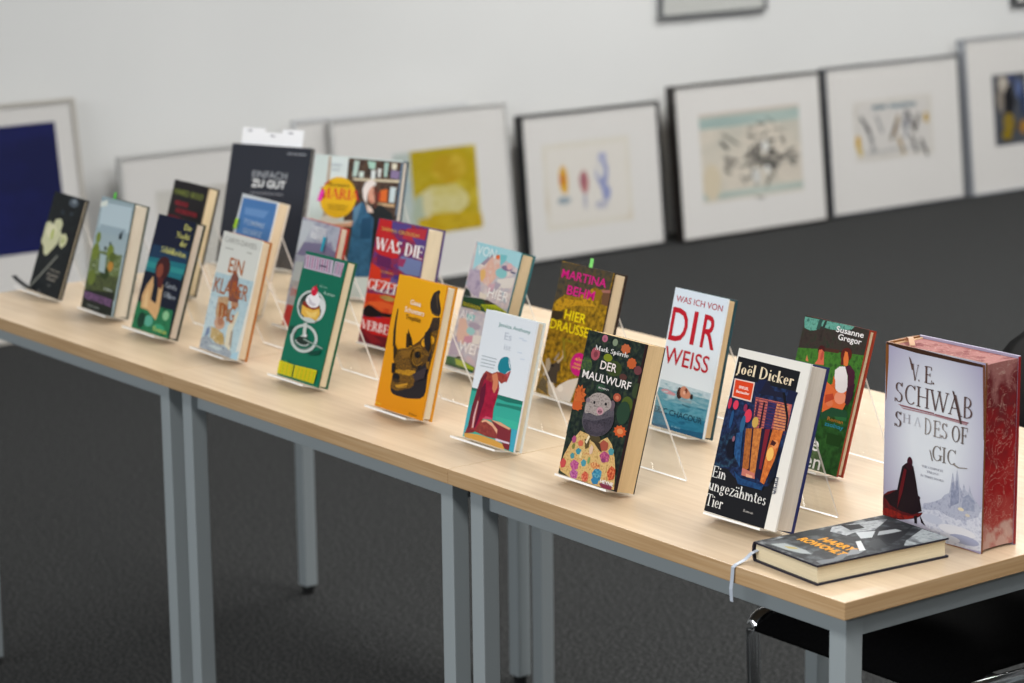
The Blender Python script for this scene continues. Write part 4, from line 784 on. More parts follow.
  ("p", '#7d6c8c', "1185 1793 1169 1811 1126 1826 1063 1834 993 1834 930 1826 887 1811 871 1793 887 1774 930 1759 993 1751 1063 1751 1126 1759 1169 1774"),
  ("p", '#d8aeb0', "1171 1831 1163 1855 1141 1875 1109 1886 1073 1886 1041 1875 1019 1855 1011 1831 1019 1807 1041 1788 1073 1777 1109 1777 1141 1788 1163 1807"),
  ("p", '#5a5a7a', "1297 1750 1290 1757 1269 1763 1240 1766 1207 1766 1177 1763 1157 1757 1150 1750 1157 1743 1177 1737 1207 1734 1240 1734 1269 1737 1290 1743"),
  ("p", '#d8d2cc', "837 1585 1311 1684 1287 1503 1067 1469 886 1474"),
  ("p", '#a8a0ae', "795 1545 983 1523 914 1411 761 1352"),
  ("p", '#c8a4b0', "648 1471 823 1515 803 1393 649 1334"),
  ("p", '#dcd2c4', "444 1319 670 1286 649 1198 472 1220"),
  ("p", '#2c3a34', "30 1322 152 1289 252 1202 22 1182"),
  ("p", 'n|#ccb4b8|#b8b4c0|#d8ccc8|14', "40 963 806 986 866 439 875 89 0 130 0 359 23 499"),
  ("p", '#8cc4c4', "249 914 503 925 473 827 292 817"),
  ("p", '#dab4a4', "75 801 240 850 473 577 362 412 119 453"),
  ("p", '#a89cac', "718 755 701 780 652 799 581 810 503 810 432 799 383 780 365 755 383 731 432 711 503 700 581 700 652 711 701 731"),
  ("p", '#9cc8c8', "597 660 585 687 550 708 501 719 446 719 396 708 362 687 350 660 362 634 396 613 446 601 501 601 550 613 585 634"),
  ("p", '#c890a0', "336 553 610 601 619 499 353 431"),
  ("p", '#b0a0b4', "0 272 0 461 128 517 293 233 15 183"),
  ("p", '#dcd6d0', "568 614 815 636 806 490 594 473"),
  ("p", '#22442a', "21 1174 575 1217 932 1193 1325 1119 1325 1046 772 1022 42 1001"),
  ("p", '#a8b01e', "563 1122 973 1183 1325 1119 1325 1052 755 1035"),
  ("p", '#3a3428', "588 1188 719 1224 953 1186 733 1150"),
  ('t', 'SUSANN', '#ccbc28', 0.00733, 0.10298, 0.05126, 0.00566, 0.4, 's', 0),
  ("p", '#5f7a22', "661 1073 677 1073 677 1125 661 1125"),
  ("p", '#5f7a22', "677 1073 716 1073 716 1083 677 1083"),
  ("p", '#5f7a22', "677 1115 716 1115 716 1125 677 1125"),
  ("p", '#5f7a22', "699 1073 716 1073 716 1125 699 1125"),
  ("p", '#5f7a22', "745 1073 764 1073 764 1125 745 1125"),
  ("p", '#5f7a22', "764 1094 809 1094 809 1104 764 1104"),
  ("p", '#5f7a22', "764 1115 809 1115 809 1125 764 1125"),
  ("p", '#5f7a22', "790 1073 809 1073 809 1125 790 1125"),
  ("p", '#5f7a22', "830 1073 845 1073 845 1125 830 1125"),
  ("p", '#5f7a22', "845 1073 882 1073 882 1083 845 1083"),
  ("p", '#5f7a22', "845 1115 882 1115 882 1125 845 1125"),
  ("p", '#5f7a22', "866 1073 882 1073 882 1125 866 1125"),
  ("p", '#5f7a22', "914 1073 929 1073 929 1125 914 1125"),
  ("p", '#5f7a22', "929 1073 963 1073 963 1083 929 1083"),
  ("p", '#5f7a22', "929 1115 963 1115 963 1125 929 1125"),
  ("p", '#5f7a22', "948 1073 963 1073 963 1125 948 1125"),
  ("p", '#5f7a22', "998 1073 1014 1073 1014 1125 998 1125"),
  ("p", '#5f7a22', "1014 1073 1052 1073 1052 1083 1014 1083"),
  ("p", '#5f7a22', "1014 1115 1052 1115 1052 1125 1014 1125"),
  ("p", '#5f7a22', "1036 1073 1052 1073 1052 1125 1036 1125"),
  ("p", '#5f7a22', "1082 1073 1099 1073 1099 1125 1082 1125"),
  ("p", '#5f7a22', "1099 1073 1137 1073 1137 1083 1099 1083"),
  ("p", '#5f7a22', "1099 1094 1137 1094 1137 1104 1099 1104"),
  ("p", '#5f7a22', "1099 1115 1137 1115 1137 1125 1099 1125"),
  ("p", '#5f7a22', "1167 1073 1185 1073 1185 1125 1167 1125"),
  ("p", '#5f7a22', "1185 1094 1229 1094 1229 1104 1185 1104"),
  ("p", '#5f7a22', "1185 1115 1229 1115 1229 1125 1185 1125"),
  ("p", '#5f7a22', "1210 1073 1229 1073 1229 1125 1210 1125"),
  ("p", '#2c683a', "0 163 315 184 824 121 838 24 0 25"),
  ("p", '#a2b22c', "243 161 474 161 849 105 821 62 321 71"),
  ("p", '#2e2c24', "254 194 372 222 495 196 319 175"),
  ("p", '#225030', "0 54 293 66 817 54 838 24 0 20"),
  ('t', 'AUS', '#f0ecec', 0.0084, 0.08243, 0.03788, 0.01417, 0.3, 's', 0),
  ('t', 'WEIT', '#f2eeec', 0.02651, 0.03045, 0.06921, 0.01651, 0.4, 's', 0),
  ('t', 'VON', '#e6f2f4', 0.01157, 0.18931, 0.05475, 0.01496, 0.3, 's', 0),
  ('t', 'HIER', '#f4f2f0', 0.07034, 0.12698, 0.05895, 0.01513, 0.4, 's', 0),
 ],
 'klarer': [
  ("p", '#dcddd6', "0 0 1300 0 1300 2030 0 2030"),
  ("p", 'n|#a8c4ce|#bcd2d8|#9cb8c4|40', "0 0 0 1267 19 1321 1300 1344 1300 1297 1291 1084 1195 0"),
  ("p", 'n|#b0c8d2|#c8d8dc|#9cb6c4|40', "0 884 326 935 353 427 0 243"),
  ("p", 'n|#b08e6c|#ccaa84|60', "272 927 646 986 635 833 612 621 343 539 274 699"),
  ("p", '#a8602c', "356 845 439 849 488 601 409 607"),
  ("p", '#9c5426', "493 829 578 833 612 621 541 610"),
  ("p", '#a08468', "658 780 771 779 784 574 706 580"),
  ("p", '#c8a086', "671 507 653 555 603 593 530 615 450 615 378 593 327 555 309 507 327 458 378 420 450 398 530 398 603 420 653 458"),
  ("p", '#b07c60', "627 530 616 557 586 579 542 591 494 591 451 579 421 557 410 530 421 503 451 481 494 469 542 469 586 481 616 503"),
  ("p", '#d8c8a4', "668 932 907 989 984 851 799 803"),
  ("p", '#b88868', "978 887 966 917 933 942 884 955 830 955 781 942 747 917 735 887 747 857 781 832 830 819 884 819 933 832 966 857"),
  ("p", '#dcd4bc', "1007 799 1043 757 936 392 1021 106 801 181 778 498"),
  ("p", '#a89888', "921 427 976 474 1026 182 941 205"),
  ("p", 'n|#c8b888|#b89860|#d8ccac|30', "245 409 439 403 690 351 801 181 588 144 286 225"),
  ("p", 'n|#a88a50|#c0a468|60', "761 265 748 294 712 317 661 330 603 330 551 317 515 294 502 265 515 236 551 213 603 200 661 200 712 213 748 236"),
  ("p", 'n|#8490a0|#b0b8be|#6c7688|60', "0 0 0 165 155 260 388 167 773 157 1056 112 1139 5 1100 0"),
  ("p", '#a8ccdc', "1105 83 1299 155 1300 129 1300 6 1066 1"),
  ("p", '#7888a8', "116 349 209 403 227 272 98 212"),
  ("p", '#c0cccc', "267 89 482 126 795 105 591 50"),
  ("p", 'n|#6a4238|#94584a|60', "551 1285 611 1418 670 1444 808 1325 831 1188 971 1064 943 924 633 910 596 1081 501 1137"),
  ("p", '#a04a30', "632 1245 756 1282 859 1122 676 1058"),
  ('t', 'CARYS DAVIES', '#aeaea8', 0.00956, 0.18623, 0.10768, 0.00895, 0.1, 's', 0),
  ('t', 'EIN', '#b4642a', 0.04058, 0.13816, 0.04875, 0.02446, 0.4, 's', 0),
  ('t', 'KLARER', '#a8602f', 0.00618, 0.09928, 0.11523, 0.02448, 0.4, 's', 0),
  ("p", '#b8b8b0', "164 1749 446 1754 445 1775 164 1770"),
  ("p", '#b8b8b0', "894 1769 1067 1770 1067 1790 894 1789"),
  ('t', 'TAG', '#a8602f', 0.03626, 0.05711, 0.05607, 0.02738, 0.5, 's', 0),
 ],
 'nacht': [
  ("p", 'g|#141a34|#161c30', "0 0 1307 0 1307 2060 0 2060"),
  ("p", '#1c3a58', "68 1517 1307 1548 1307 1330 18 1287"),
  ("p", '#1f7480', "0 1203 18 1287 1307 1330 1307 1208 1248 1018 0 1011"),
  ("p", '#2f8f90', "0 1185 0 1210 1287 1231 1295 1141 13 1100"),
  ("p", '#12182c', "0 1031 1236 1042 1237 477 0 455"),
  ("p", 'n|#14502f|#2a7a50|#1a6a48|22', "0 482 1249 497 1303 0 170 0 0 3"),
  ("p", '#5aa890', "680 197 665 241 622 276 561 295 492 295 431 276 388 241 373 197 388 154 431 119 492 100 561 100 622 119 665 154"),
  ("p", '#8ac090', "1166 375 1156 412 1125 442 1081 458 1033 458 989 442 958 412 947 375 958 338 989 308 1033 292 1081 292 1125 308 1156 338"),
  ("p", '#3a9a70', "1128 133 1107 164 1050 189 968 203 876 203 793 189 736 164 715 133 736 102 793 78 876 64 968 64 1050 78 1107 102"),
  ("p", '#123a2a', "406 176 394 238 359 289 308 316 252 316 201 289 166 238 153 176 166 113 201 63 252 36 308 36 359 63 394 113"),
  ("p", '#d6aa76', "329 980 185 792 105 594 165 380 418 376 758 246 796 407 733 867 591 919 573 777 622 526 426 569 421 790"),
  ("p", '#e4c08c', "215 611 284 770 384 415 239 410"),
  ("p", '#171a28', "413 808 599 799 636 528 431 589"),
  ("p", '#431c1f', "831 1153 806 1244 736 1316 636 1356 524 1356 423 1316 354 1244 329 1153 354 1063 423 991 524 951 636 951 736 991 806 1063"),
  ("p", '#8a4636', "617 1098 606 1154 575 1199 530 1224 480 1224 435 1199 404 1154 393 1098 404 1042 435 997 480 973 530 973 575 997 606 1042"),
  ("p", '#5a2422', "473 983 693 979 709 797 557 811"),
  ('t', 'Die', '#dcd87c', 0.09718, 0.18939, 0.02525, 0.01064, 0.4, 'r', 0),
  ('t', 'Nacht', '#dcd87c', 0.07731, 0.17374, 0.04434, 0.01066, 0.4, 'r', 0),
  ('t', 'der', '#dcd87c', 0.09529, 0.16046, 0.02262, 0.01064, 0.4, 'r', 0),
  ('t', 'Schildkröten', '#dcd87c', 0.03816, 0.14221, 0.08524, 0.01069, 0.4, 'r', 0),
  ('t', 'Greta', '#a8b0b8', 0.08165, 0.08433, 0.03867, 0.00995, 0.2, 'r', 0),
  ('t', 'Olivo', '#a8b0b8', 0.08387, 0.0675, 0.03897, 0.00995, 0.2, 'r', 0),
  ('t', 'Roman', '#b8c868', 0.07466, 0.00629, 0.04739, 0.00854, 0.3, 'r', 0),
 ],
 'cherub': [
  ("p", 'g|#9eb2ba|#aebfc4', "0 0 1238 0 1238 2062 0 2062"),
  ("p", '#c0d2da', "50 1957 1181 1992 1219 1528 88 1485"),
  ("p", '#a0b4be', "133 1564 1120 1587 1104 1440 117 1415"),
  ("p", 'n|#3e4a2c|#6a7a3c|#9aa890|60', "0 1082 1158 1122 1187 585 0 334"),
  ("p", 'n|#39422c|#566038|#2a3222|30', "0 620 1168 726 1191 296 0 181"),
  ("p", '#20251f', "0 0 0 327 1136 432 1195 7 911 0"),
  ("p", 'n|#5a6a2c|#8c9c3c|80', "284 1052 271 1123 233 1179 179 1210 119 1210 65 1179 28 1123 14 1052 28 982 65 925 119 894 179 894 233 925 271 982"),
  ("p", 'n|#5c6c30|#90a040|80', "830 1130 817 1186 780 1230 727 1255 669 1255 615 1230 579 1186 566 1130 579 1074 615 1029 669 1004 727 1004 780 1029 817 1074"),
  ("p", '#7a8a34', "250 1311 241 1358 216 1395 180 1416 140 1416 104 1395 79 1358 70 1311 79 1264 104 1226 140 1205 180 1205 216 1226 241 1264"),
  ("p", '#c08a3a', "906 872 896 915 867 950 826 969 781 969 739 950 711 915 701 872 711 829 739 794 781 775 826 775 867 794 896 829"),
  ("p", '#56642c', "930 1037 918 1077 886 1109 839 1127 786 1127 739 1109 707 1077 695 1037 707 997 739 964 786 946 839 946 886 964 918 997"),
  ("p", '#30401c', "812 720 794 766 745 804 674 824 596 824 525 804 476 766 459 720 476 673 525 636 596 615 674 615 745 636 794 673"),
  ("p", '#6a7a34', "337 580 322 643 281 693 221 721 154 721 94 693 53 643 38 580 53 517 94 467 154 439 221 439 281 467 322 517"),
  ("p", '#2a3a24', "678 1268 675 1282 665 1293 650 1299 633 1299 619 1293 608 1282 605 1268 608 1254 619 1242 633 1236 650 1236 665 1242 675 1254"),
  ("p", '#303c24', "539 1156 535 1175 523 1189 505 1198 485 1198 467 1189 455 1175 450 1156 455 1137 467 1122 485 1114 505 1114 523 1122 535 1137"),
  ("p", '#a8bcbe', "347 1044 581 1040 635 720 402 722"),
  ("p", '#26343c', "904 1467 1020 1555 1018 1392 917 1378"),
  ("p", '#e6ece4', "0 1889 0 1954 257 2020 263 1911 12 1860"),
  ("p", '#86628e', "54 172 82 172 82 302 54 302"),
  ("p", '#86628e', "82 224 149 224 149 250 82 250"),
  ("p", '#86628e', "82 276 149 276 149 302 82 302"),
  ("p", '#86628e', "120 172 149 172 149 302 120 302"),
  ("p", '#86628e', "177 172 208 172 208 302 177 302"),
  ("p", '#86628e', "208 172 281 172 281 198 208 198"),
  ("p", '#86628e', "208 276 281 276 281 302 208 302"),
  ("p", '#86628e', "249 172 281 172 281 302 249 302"),
  ("p", '#86628e', "300 172 328 172 328 302 300 302"),
  ("p", '#86628e', "328 224 394 224 394 250 328 250"),
  ("p", '#86628e', "328 276 394 276 394 302 328 302"),
  ("p", '#86628e', "366 172 394 172 394 302 366 302"),
  ("p", '#86628e', "423 172 451 172 451 302 423 302"),
  ("p", '#86628e', "451 224 515 224 515 250 451 250"),
  ("p", '#86628e', "451 276 515 276 515 302 451 302"),
  ("p", '#86628e', "487 172 515 172 515 302 487 302"),
  ("p", '#86628e', "546 172 570 172 570 302 546 302"),
  ("p", '#86628e', "570 224 626 224 626 250 570 250"),
  ("p", '#86628e', "570 276 626 276 626 302 570 302"),
  ("p", '#86628e', "602 172 626 172 626 302 602 302"),
  ("p", '#86628e', "669 172 693 172 693 302 669 302"),
  ("p", '#86628e', "693 172 750 172 750 198 693 198"),
  ("p", '#86628e', "693 276 750 276 750 302 693 302"),
  ("p", '#86628e', "725 172 750 172 750 302 725 302"),
  ("p", '#86628e', "792 172 822 172 822 302 792 302"),
  ("p", '#86628e', "822 224 892 224 892 250 822 250"),
  ("p", '#86628e', "822 276 892 276 892 302 822 302"),
  ("p", '#86628e', "862 172 892 172 892 302 862 302"),
  ("p", '#86628e', "915 172 943 172 943 302 915 302"),
  ("p", '#86628e', "943 172 1008 172 1008 198 943 198"),
  ("p", '#86628e', "943 276 1008 276 1008 302 943 302"),
  ("p", '#86628e', "980 172 1008 172 1008 302 980 302"),
  ("p", '#86628e', "1038 172 1064 172 1064 302 1038 302"),
  ("p", '#86628e', "1064 172 1124 172 1124 198 1064 198"),
  ("p", '#86628e', "1064 224 1124 224 1124 250 1064 250"),
  ("p", '#86628e', "1064 276 1124 276 1124 302 1064 302"),
  ("p", '#c0c8c0', "755 436 768 436 768 472 755 472"),
  ("p", '#c0c8c0', "768 436 800 436 800 443 768 443"),
  ("p", '#c0c8c0', "768 465 800 465 800 472 768 472"),
  ("p", '#c0c8c0', "786 436 800 436 800 472 786 472"),
  ("p", '#c0c8c0', "824 436 840 436 840 472 824 472"),
  ("p", '#c0c8c0', "840 451 876 451 876 458 840 458"),
  ("p", '#c0c8c0', "840 465 876 465 876 472 840 472"),
  ("p", '#c0c8c0', "860 436 876 436 876 472 860 472"),
  ("p", '#c0c8c0', "893 436 906 436 906 472 893 472"),
  ("p", '#c0c8c0', "906 436 936 436 936 443 906 443"),
  ("p", '#c0c8c0', "906 465 936 465 936 472 906 472"),
  ("p", '#c0c8c0', "923 436 936 436 936 472 923 472"),
  ("p", '#c0c8c0', "962 436 974 436 974 472 962 472"),
  ("p", '#c0c8c0', "974 436 1002 436 1002 443 974 443"),
  ("p", '#c0c8c0', "974 465 1002 465 1002 472 974 472"),
  ("p", '#c0c8c0', "990 436 1002 436 1002 472 990 472"),
  ("p", '#c0c8c0', "1031 436 1044 436 1044 472 1031 472"),
  ("p", '#c0c8c0', "1044 436 1075 436 1075 443 1044 443"),
  ("p", '#c0c8c0', "1044 465 1075 465 1075 472 1044 472"),
  ("p", '#c0c8c0', "1062 436 1075 436 1075 472 1062 472"),
  ("p", '#8a908a', "255 58 265 58 265 94 255 94"),
  ("p", '#8a908a', "265 58 290 58 290 65 265 65"),
  ("p", '#8a908a', "265 87 290 87 290 94 265 94"),
  ("p", '#8a908a', "280 58 290 58 290 94 280 94"),
  ("p", '#8a908a', "310 58 322 58 322 94 310 94"),
  ("p", '#8a908a', "322 73 352 73 352 80 322 80"),
  ("p", '#8a908a', "322 87 352 87 352 94 322 94"),
  ("p", '#8a908a', "339 58 352 58 352 94 339 94"),
  ("p", '#8a908a', "365 58 376 58 376 94 365 94"),
  ("p", '#8a908a', "376 58 400 58 400 65 376 65"),
  ("p", '#8a908a', "376 87 400 87 400 94 376 94"),
  ("p", '#8a908a', "389 58 400 58 400 94 389 94"),
  ("p", '#8a908a', "420 58 430 58 430 94 420 94"),
  ("p", '#8a908a', "430 58 453 58 453 65 430 65"),
  ("p", '#8a908a', "430 87 453 87 453 94 430 94"),
  ("p", '#8a908a', "443 58 453 58 453 94 443 94"),
  ("p", '#8a908a', "476 58 486 58 486 94 476 94"),
  ("p", '#8a908a', "486 58 511 58 511 65 486 65"),
  ("p", '#8a908a', "486 87 511 87 511 94 486 94"),
  ("p", '#8a908a', "501 58 511 58 511 94 501 94"),
  ("p", '#8a908a', "531 58 542 58 542 94 531 94"),
  ("p", '#8a908a', "542 58 567 58 567 65 542 65"),
  ("p", '#8a908a', "542 73 567 73 567 80 542 80"),
  ("p", '#8a908a', "542 87 567 87 567 94 542 94"),
  ("p", '#8a908a', "586 58 599 58 599 94 586 94"),
  ("p", '#8a908a', "599 73 627 73 627 80 599 80"),
  ("p", '#8a908a', "599 87 627 87 627 94 599 94"),
  ("p", '#8a908a', "615 58 627 58 627 94 615 94"),
  ("p", '#8a908a', "642 58 653 58 653 94 642 94"),
  ("p", '#8a908a', "653 58 680 58 680 65 653 65"),
  ("p", '#8a908a', "653 87 680 87 680 94 653 94"),
  ("p", '#8a908a', "669 58 680 58 680 94 669 94"),
  ("p", '#8a908a', "697 58 709 58 709 94 697 94"),
  ("p", '#8a908a', "709 73 738 73 738 80 709 80"),
  ("p", '#8a908a', "709 87 738 87 738 94 709 94"),
  ("p", '#8a908a', "726 58 738 58 738 94 726 94"),
 ],
 'orchid': [
  ("p", 'n|#101416|#171c1f|#1c2224|20', "0 0 1314 0 1314 1929 0 1929"),
  ("p", '#d8d8b0', "0 1313 158 1358 309 1310 358 1420 567 1466 700 1382 686 1243 769 1186 702 1005 581 884 374 709 240 731 158 857 0 930"),
  ("p", '#ece8c4', "535 1189 512 1247 449 1293 357 1319 256 1319 165 1293 101 1247 79 1189 101 1131 165 1085 256 1059 357 1059 449 1085 512 1131"),
  ("p", '#c0c878', "459 1131 452 1180 431 1219 401 1241 367 1241 336 1219 315 1180 308 1131 315 1082 336 1043 367 1021 401 1021 431 1043 452 1082"),
  ("p", '#d8d8ac', "757 1167 917 1224 1063 1143 1051 1039 910 926 773 981"),
  ("p", '#b8c084', "955 1074 949 1100 932 1120 908 1132 882 1132 858 1120 841 1100 835 1074 841 1048 858 1028 882 1016 908 1016 932 1028 949 1048"),
  ("p", '#56606a', "1128 1815 1107 1852 1049 1882 966 1899 873 1899 789 1882 731 1852 711 1815 731 1778 789 1748 873 1732 966 1732 1049 1748 1107 1778"),
  ("p", '#8a949c', "1023 1841 1015 1858 990 1872 954 1880 914 1880 878 1872 854 1858 845 1841 854 1824 878 1810 914 1803 954 1803 990 1810 1015 1824"),
  ("p", '#2c343c', "660 1587 651 1610 626 1628 590 1639 550 1639 513 1628 488 1610 479 1587 488 1564 513 1546 550 1535 590 1535 626 1546 651 1564"),
  ("p", '#343c44', "1040 1604 1031 1622 1006 1635 971 1643 931 1643 895 1635 870 1622 861 1604 870 1587 895 1574 931 1566 971 1566 1006 1574 1031 1587"),
  ("p", '#84867e', "35 13 863 761 829 798 2 50"),
  ("p", '#9a9488', "656 475 668 475 668 508 656 508"),
  ("p", '#9a9488', "668 475 697 475 697 481 668 481"),
  ("p", '#9a9488', "668 501 697 501 697 508 668 508"),
  ("p", '#9a9488', "685 475 697 475 697 508 685 508"),
  ("p", '#9a9488', "719 475 734 475 734 508 719 508"),
  ("p", '#9a9488', "734 488 767 488 767 494 734 494"),
  ("p", '#9a9488', "734 501 767 501 767 508 734 508"),
  ("p", '#9a9488', "753 475 767 475 767 508 753 508"),
  ("p", '#9a9488', "782 475 794 475 794 508 782 508"),
  ("p", '#9a9488', "794 475 822 475 822 481 794 481"),
  ("p", '#9a9488', "794 501 822 501 822 508 794 508"),
  ("p", '#9a9488', "810 475 822 475 822 508 810 508"),
  ("p", '#9a9488', "846 475 857 475 857 508 846 508"),
  ("p", '#9a9488', "857 475 882 475 882 481 857 481"),
  ("p", '#9a9488', "857 501 882 501 882 508 857 508"),
  ("p", '#9a9488', "871 475 882 475 882 508 871 508"),
  ("p", '#9a9488', "909 475 921 475 921 508 909 508"),
  ("p", '#9a9488', "921 475 949 475 949 481 921 481"),
  ("p", '#9a9488', "921 501 949 501 949 508 921 508"),
  ("p", '#9a9488', "937 475 949 475 949 508 937 508"),
  ("p", '#9a9488', "972 475 984 475 984 508 972 508"),
  ("p", '#9a9488', "984 475 1013 475 1013 481 984 481"),
  ("p", '#9a9488', "984 488 1013 488 1013 494 984 494"),
  ("p", '#9a9488', "984 501 1013 501 1013 508 984 508"),
  ("p", '#9a9488', "1035 475 1049 475 1049 508 1035 508"),
  ("p", '#9a9488', "1049 488 1082 488 1082 494 1049 494"),
  ("p", '#9a9488', "1049 501 1082 501 1082 508 1049 508"),
  ("p", '#9a9488', "1068 475 1082 475 1082 508 1068 508"),
  ("p", '#9a9488', "1099 475 1112 475 1112 508 1099 508"),
  ("p", '#9a9488', "1112 475 1143 475 1143 481 1112 481"),
  ("p", '#9a9488', "1112 501 1143 501 1143 508 1112 508"),
  ("p", '#9a9488', "1130 475 1143 475 1143 508 1130 508"),
  ("p", '#a09a90', "643 377 655 377 655 423 643 423"),
  ("p", '#a09a90', "655 377 684 377 684 386 655 386"),
  ("p", '#a09a90', "655 414 684 414 684 423 655 423"),
  ("p", '#a09a90', "672 377 684 377 684 423 672 423"),
  ("p", '#a09a90', "706 377 721 377 721 423 706 423"),
  ("p", '#a09a90', "721 395 754 395 754 405 721 405"),
  ("p", '#a09a90', "721 414 754 414 754 423 721 423"),
  ("p", '#a09a90', "740 377 754 377 754 423 740 423"),
  ("p", '#a09a90', "770 377 781 377 781 423 770 423"),
  ("p", '#a09a90', "781 377 809 377 809 386 781 386"),
  ("p", '#a09a90', "781 414 809 414 809 423 781 423"),
  ("p", '#a09a90', "797 377 809 377 809 423 797 423"),
  ("p", '#a09a90', "833 377 844 377 844 423 833 423"),
  ("p", '#a09a90', "844 377 870 377 870 386 844 386"),
  ("p", '#a09a90', "844 414 870 414 870 423 844 423"),
  ("p", '#a09a90', "859 377 870 377 870 423 859 423"),
  ("p", '#a09a90', "896 377 908 377 908 423 896 423"),
  ("p", '#a09a90', "908 377 937 377 937 386 908 386"),
  ("p", '#a09a90', "908 414 937 414 937 423 908 423"),
  ("p", '#a09a90', "925 377 937 377 937 423 925 423"),
  ("p", '#a09a90', "960 377 972 377 972 423 960 423"),
  ("p", '#a09a90', "972 377 1000 377 1000 386 972 386"),
  ("p", '#a09a90', "972 395 1000 395 1000 405 972 405"),
  ("p", '#a09a90', "972 414 1000 414 1000 423 972 423"),
  ("p", '#a09a90', "1023 377 1037 377 1037 423 1023 423"),
  ("p", '#a09a90', "1037 395 1070 395 1070 405 1037 405"),
  ("p", '#a09a90', "1037 414 1070 414 1070 423 1037 423"),
  ("p", '#a09a90', "1056 377 1070 377 1070 423 1056 423"),
  ("p", '#a09a90', "1086 377 1100 377 1100 423 1086 423"),
  ("p", '#a09a90', "1100 377 1131 377 1131 386 1100 386"),
  ("p", '#a09a90', "1100 414 1131 414 1131 423 1100 423"),
  ("p", '#a09a90', "1117 377 1131 377 1131 423 1117 423"),
  ("p", '#a09a90', "691 296 704 296 704 342 691 342"),
  ("p", '#a09a90', "704 296 736 296 736 305 704 305"),
  ("p", '#a09a90', "704 333 736 333 736 342 704 342"),
  ("p", '#a09a90', "723 296 736 296 736 342 723 342"),
  ("p", '#a09a90', "761 296 777 296 777 342 761 342"),
  ("p", '#a09a90', "777 314 814 314 814 323 777 323"),
  ("p", '#a09a90', "777 333 814 333 814 342 777 342"),
  ("p", '#a09a90', "798 296 814 296 814 342 798 342"),
  ("p", '#a09a90', "831 296 844 296 844 342 831 342"),
  ("p", '#a09a90', "844 296 875 296 875 305 844 305"),
  ("p", '#a09a90', "844 333 875 333 875 342 844 342"),
  ("p", '#a09a90', "862 296 875 296 875 342 862 342"),
  ("p", '#a09a90', "901 296 913 296 913 342 901 342"),
  ("p", '#a09a90', "913 296 942 296 942 305 913 305"),
  ("p", '#a09a90', "913 333 942 333 942 342 913 342"),
  ("p", '#a09a90', "929 296 942 296 942 342 929 342"),
  ("p", '#a09a90', "971 296 985 296 985 342 971 342"),
  ("p", '#a09a90', "985 296 1016 296 1016 305 985 305"),
  ("p", '#a09a90', "985 333 1016 333 1016 342 985 342"),
  ("p", '#a09a90', "1002 296 1016 296 1016 342 1002 342"),
  ("p", '#a09a90', "1041 296 1055 296 1055 342 1041 342"),
  ("p", '#a09a90', "1055 296 1086 296 1086 305 1055 305"),
  ("p", '#a09a90', "1055 314 1086 314 1086 323 1055 323"),
  ("p", '#a09a90', "1055 333 1086 333 1086 342 1055 342"),
  ("p", '#80807c', "823 185 835 185 835 212 823 212"),
  ("p", '#80807c', "835 185 863 185 863 191 835 191"),
  ("p", '#80807c', "835 206 863 206 863 212 835 212"),
  ("p", '#80807c', "851 185 863 185 863 212 851 212"),
  ("p", '#80807c', "885 185 899 185 899 212 885 212"),
  ("p", '#80807c', "899 196 932 196 932 201 899 201"),
  ("p", '#80807c', "899 206 932 206 932 212 899 212"),
  ("p", '#80807c', "918 185 932 185 932 212 918 212"),
  ("p", '#808080', "474 33 483 33 483 53 474 53"),
  ("p", '#808080', "483 33 505 33 505 37 483 37"),
  ("p", '#808080', "483 49 505 49 505 53 483 53"),
  ("p", '#808080', "495 33 505 33 505 53 495 53"),
  ("p", '#808080', "521 33 532 33 532 53 521 53"),
  ("p", '#808080', "532 41 556 41 556 45 532 45"),
  ("p", '#808080', "532 49 556 49 556 53 532 53"),
  ("p", '#808080', "546 33 556 33 556 53 546 53"),
  ("p", '#808080', "568 33 576 33 576 53 568 53"),
  ("p", '#808080', "576 33 597 33 597 37 576 37"),
  ("p", '#808080', "576 49 597 49 597 53 576 53"),
  ("p", '#808080', "588 33 597 33 597 53 588 53"),
  ("p", '#808080', "614 33 622 33 622 53 614 53"),
  ("p", '#808080', "622 33 641 33 641 37 622 37"),
  ("p", '#808080', "622 49 641 49 641 53 622 53"),
  ("p", '#808080', "633 33 641 33 641 53 633 53"),
 ],
 'hard': [
  ("p", '#252225', "0 0 1311 0 1311 2063 0 2063"),
  ('t', 'HARD BOO', '#87923f', 0.0088, 0.17959, 0.11159, 0.01056, 0.8, 's', 0),
  ("p", '#a82a38', "202 1598 222 1598 222 1681 202 1681"),
  ("p", '#a82a38', "222 1631 268 1631 268 1648 222 1648"),
  ("p", '#a82a38', "222 1665 268 1665 268 1681 222 1681"),
  ("p", '#a82a38', "249 1598 268 1598 268 1681 249 1681"),
  ("p", '#a82a38', "291 1598 314 1598 314 1681 291 1681"),
  ("p", '#a82a38', "314 1598 368 1598 368 1615 314 1615"),
  ("p", '#a82a38', "314 1631 368 1631 368 1648 314 1648"),
  ("p", '#a82a38', "314 1665 368 1665 368 1681 314 1681"),
  ("p", '#a82a38', "380 1598 400 1598 400 1681 380 1681"),
  ("p", '#a82a38', "400 1598 447 1598 447 1615 400 1615"),
  ("p", '#a82a38', "400 1631 447 1631 447 1648 400 1648"),
  ("p", '#a82a38', "400 1665 447 1665 447 1681 400 1681"),
  ("p", '#a82a38', "469 1598 487 1598 487 1681 469 1681"),
  ("p", '#a82a38', "487 1631 529 1631 529 1648 487 1648"),
  ("p", '#a82a38', "487 1665 529 1665 529 1681 487 1681"),
  ("p", '#a82a38', "511 1598 529 1598 529 1681 511 1681"),
  ("p", '#a82a38', "557 1598 575 1598 575 1681 557 1681"),
  ("p", '#a82a38', "575 1598 617 1598 617 1615 575 1615"),
  ("p", '#a82a38', "575 1631 617 1631 617 1648 575 1648"),
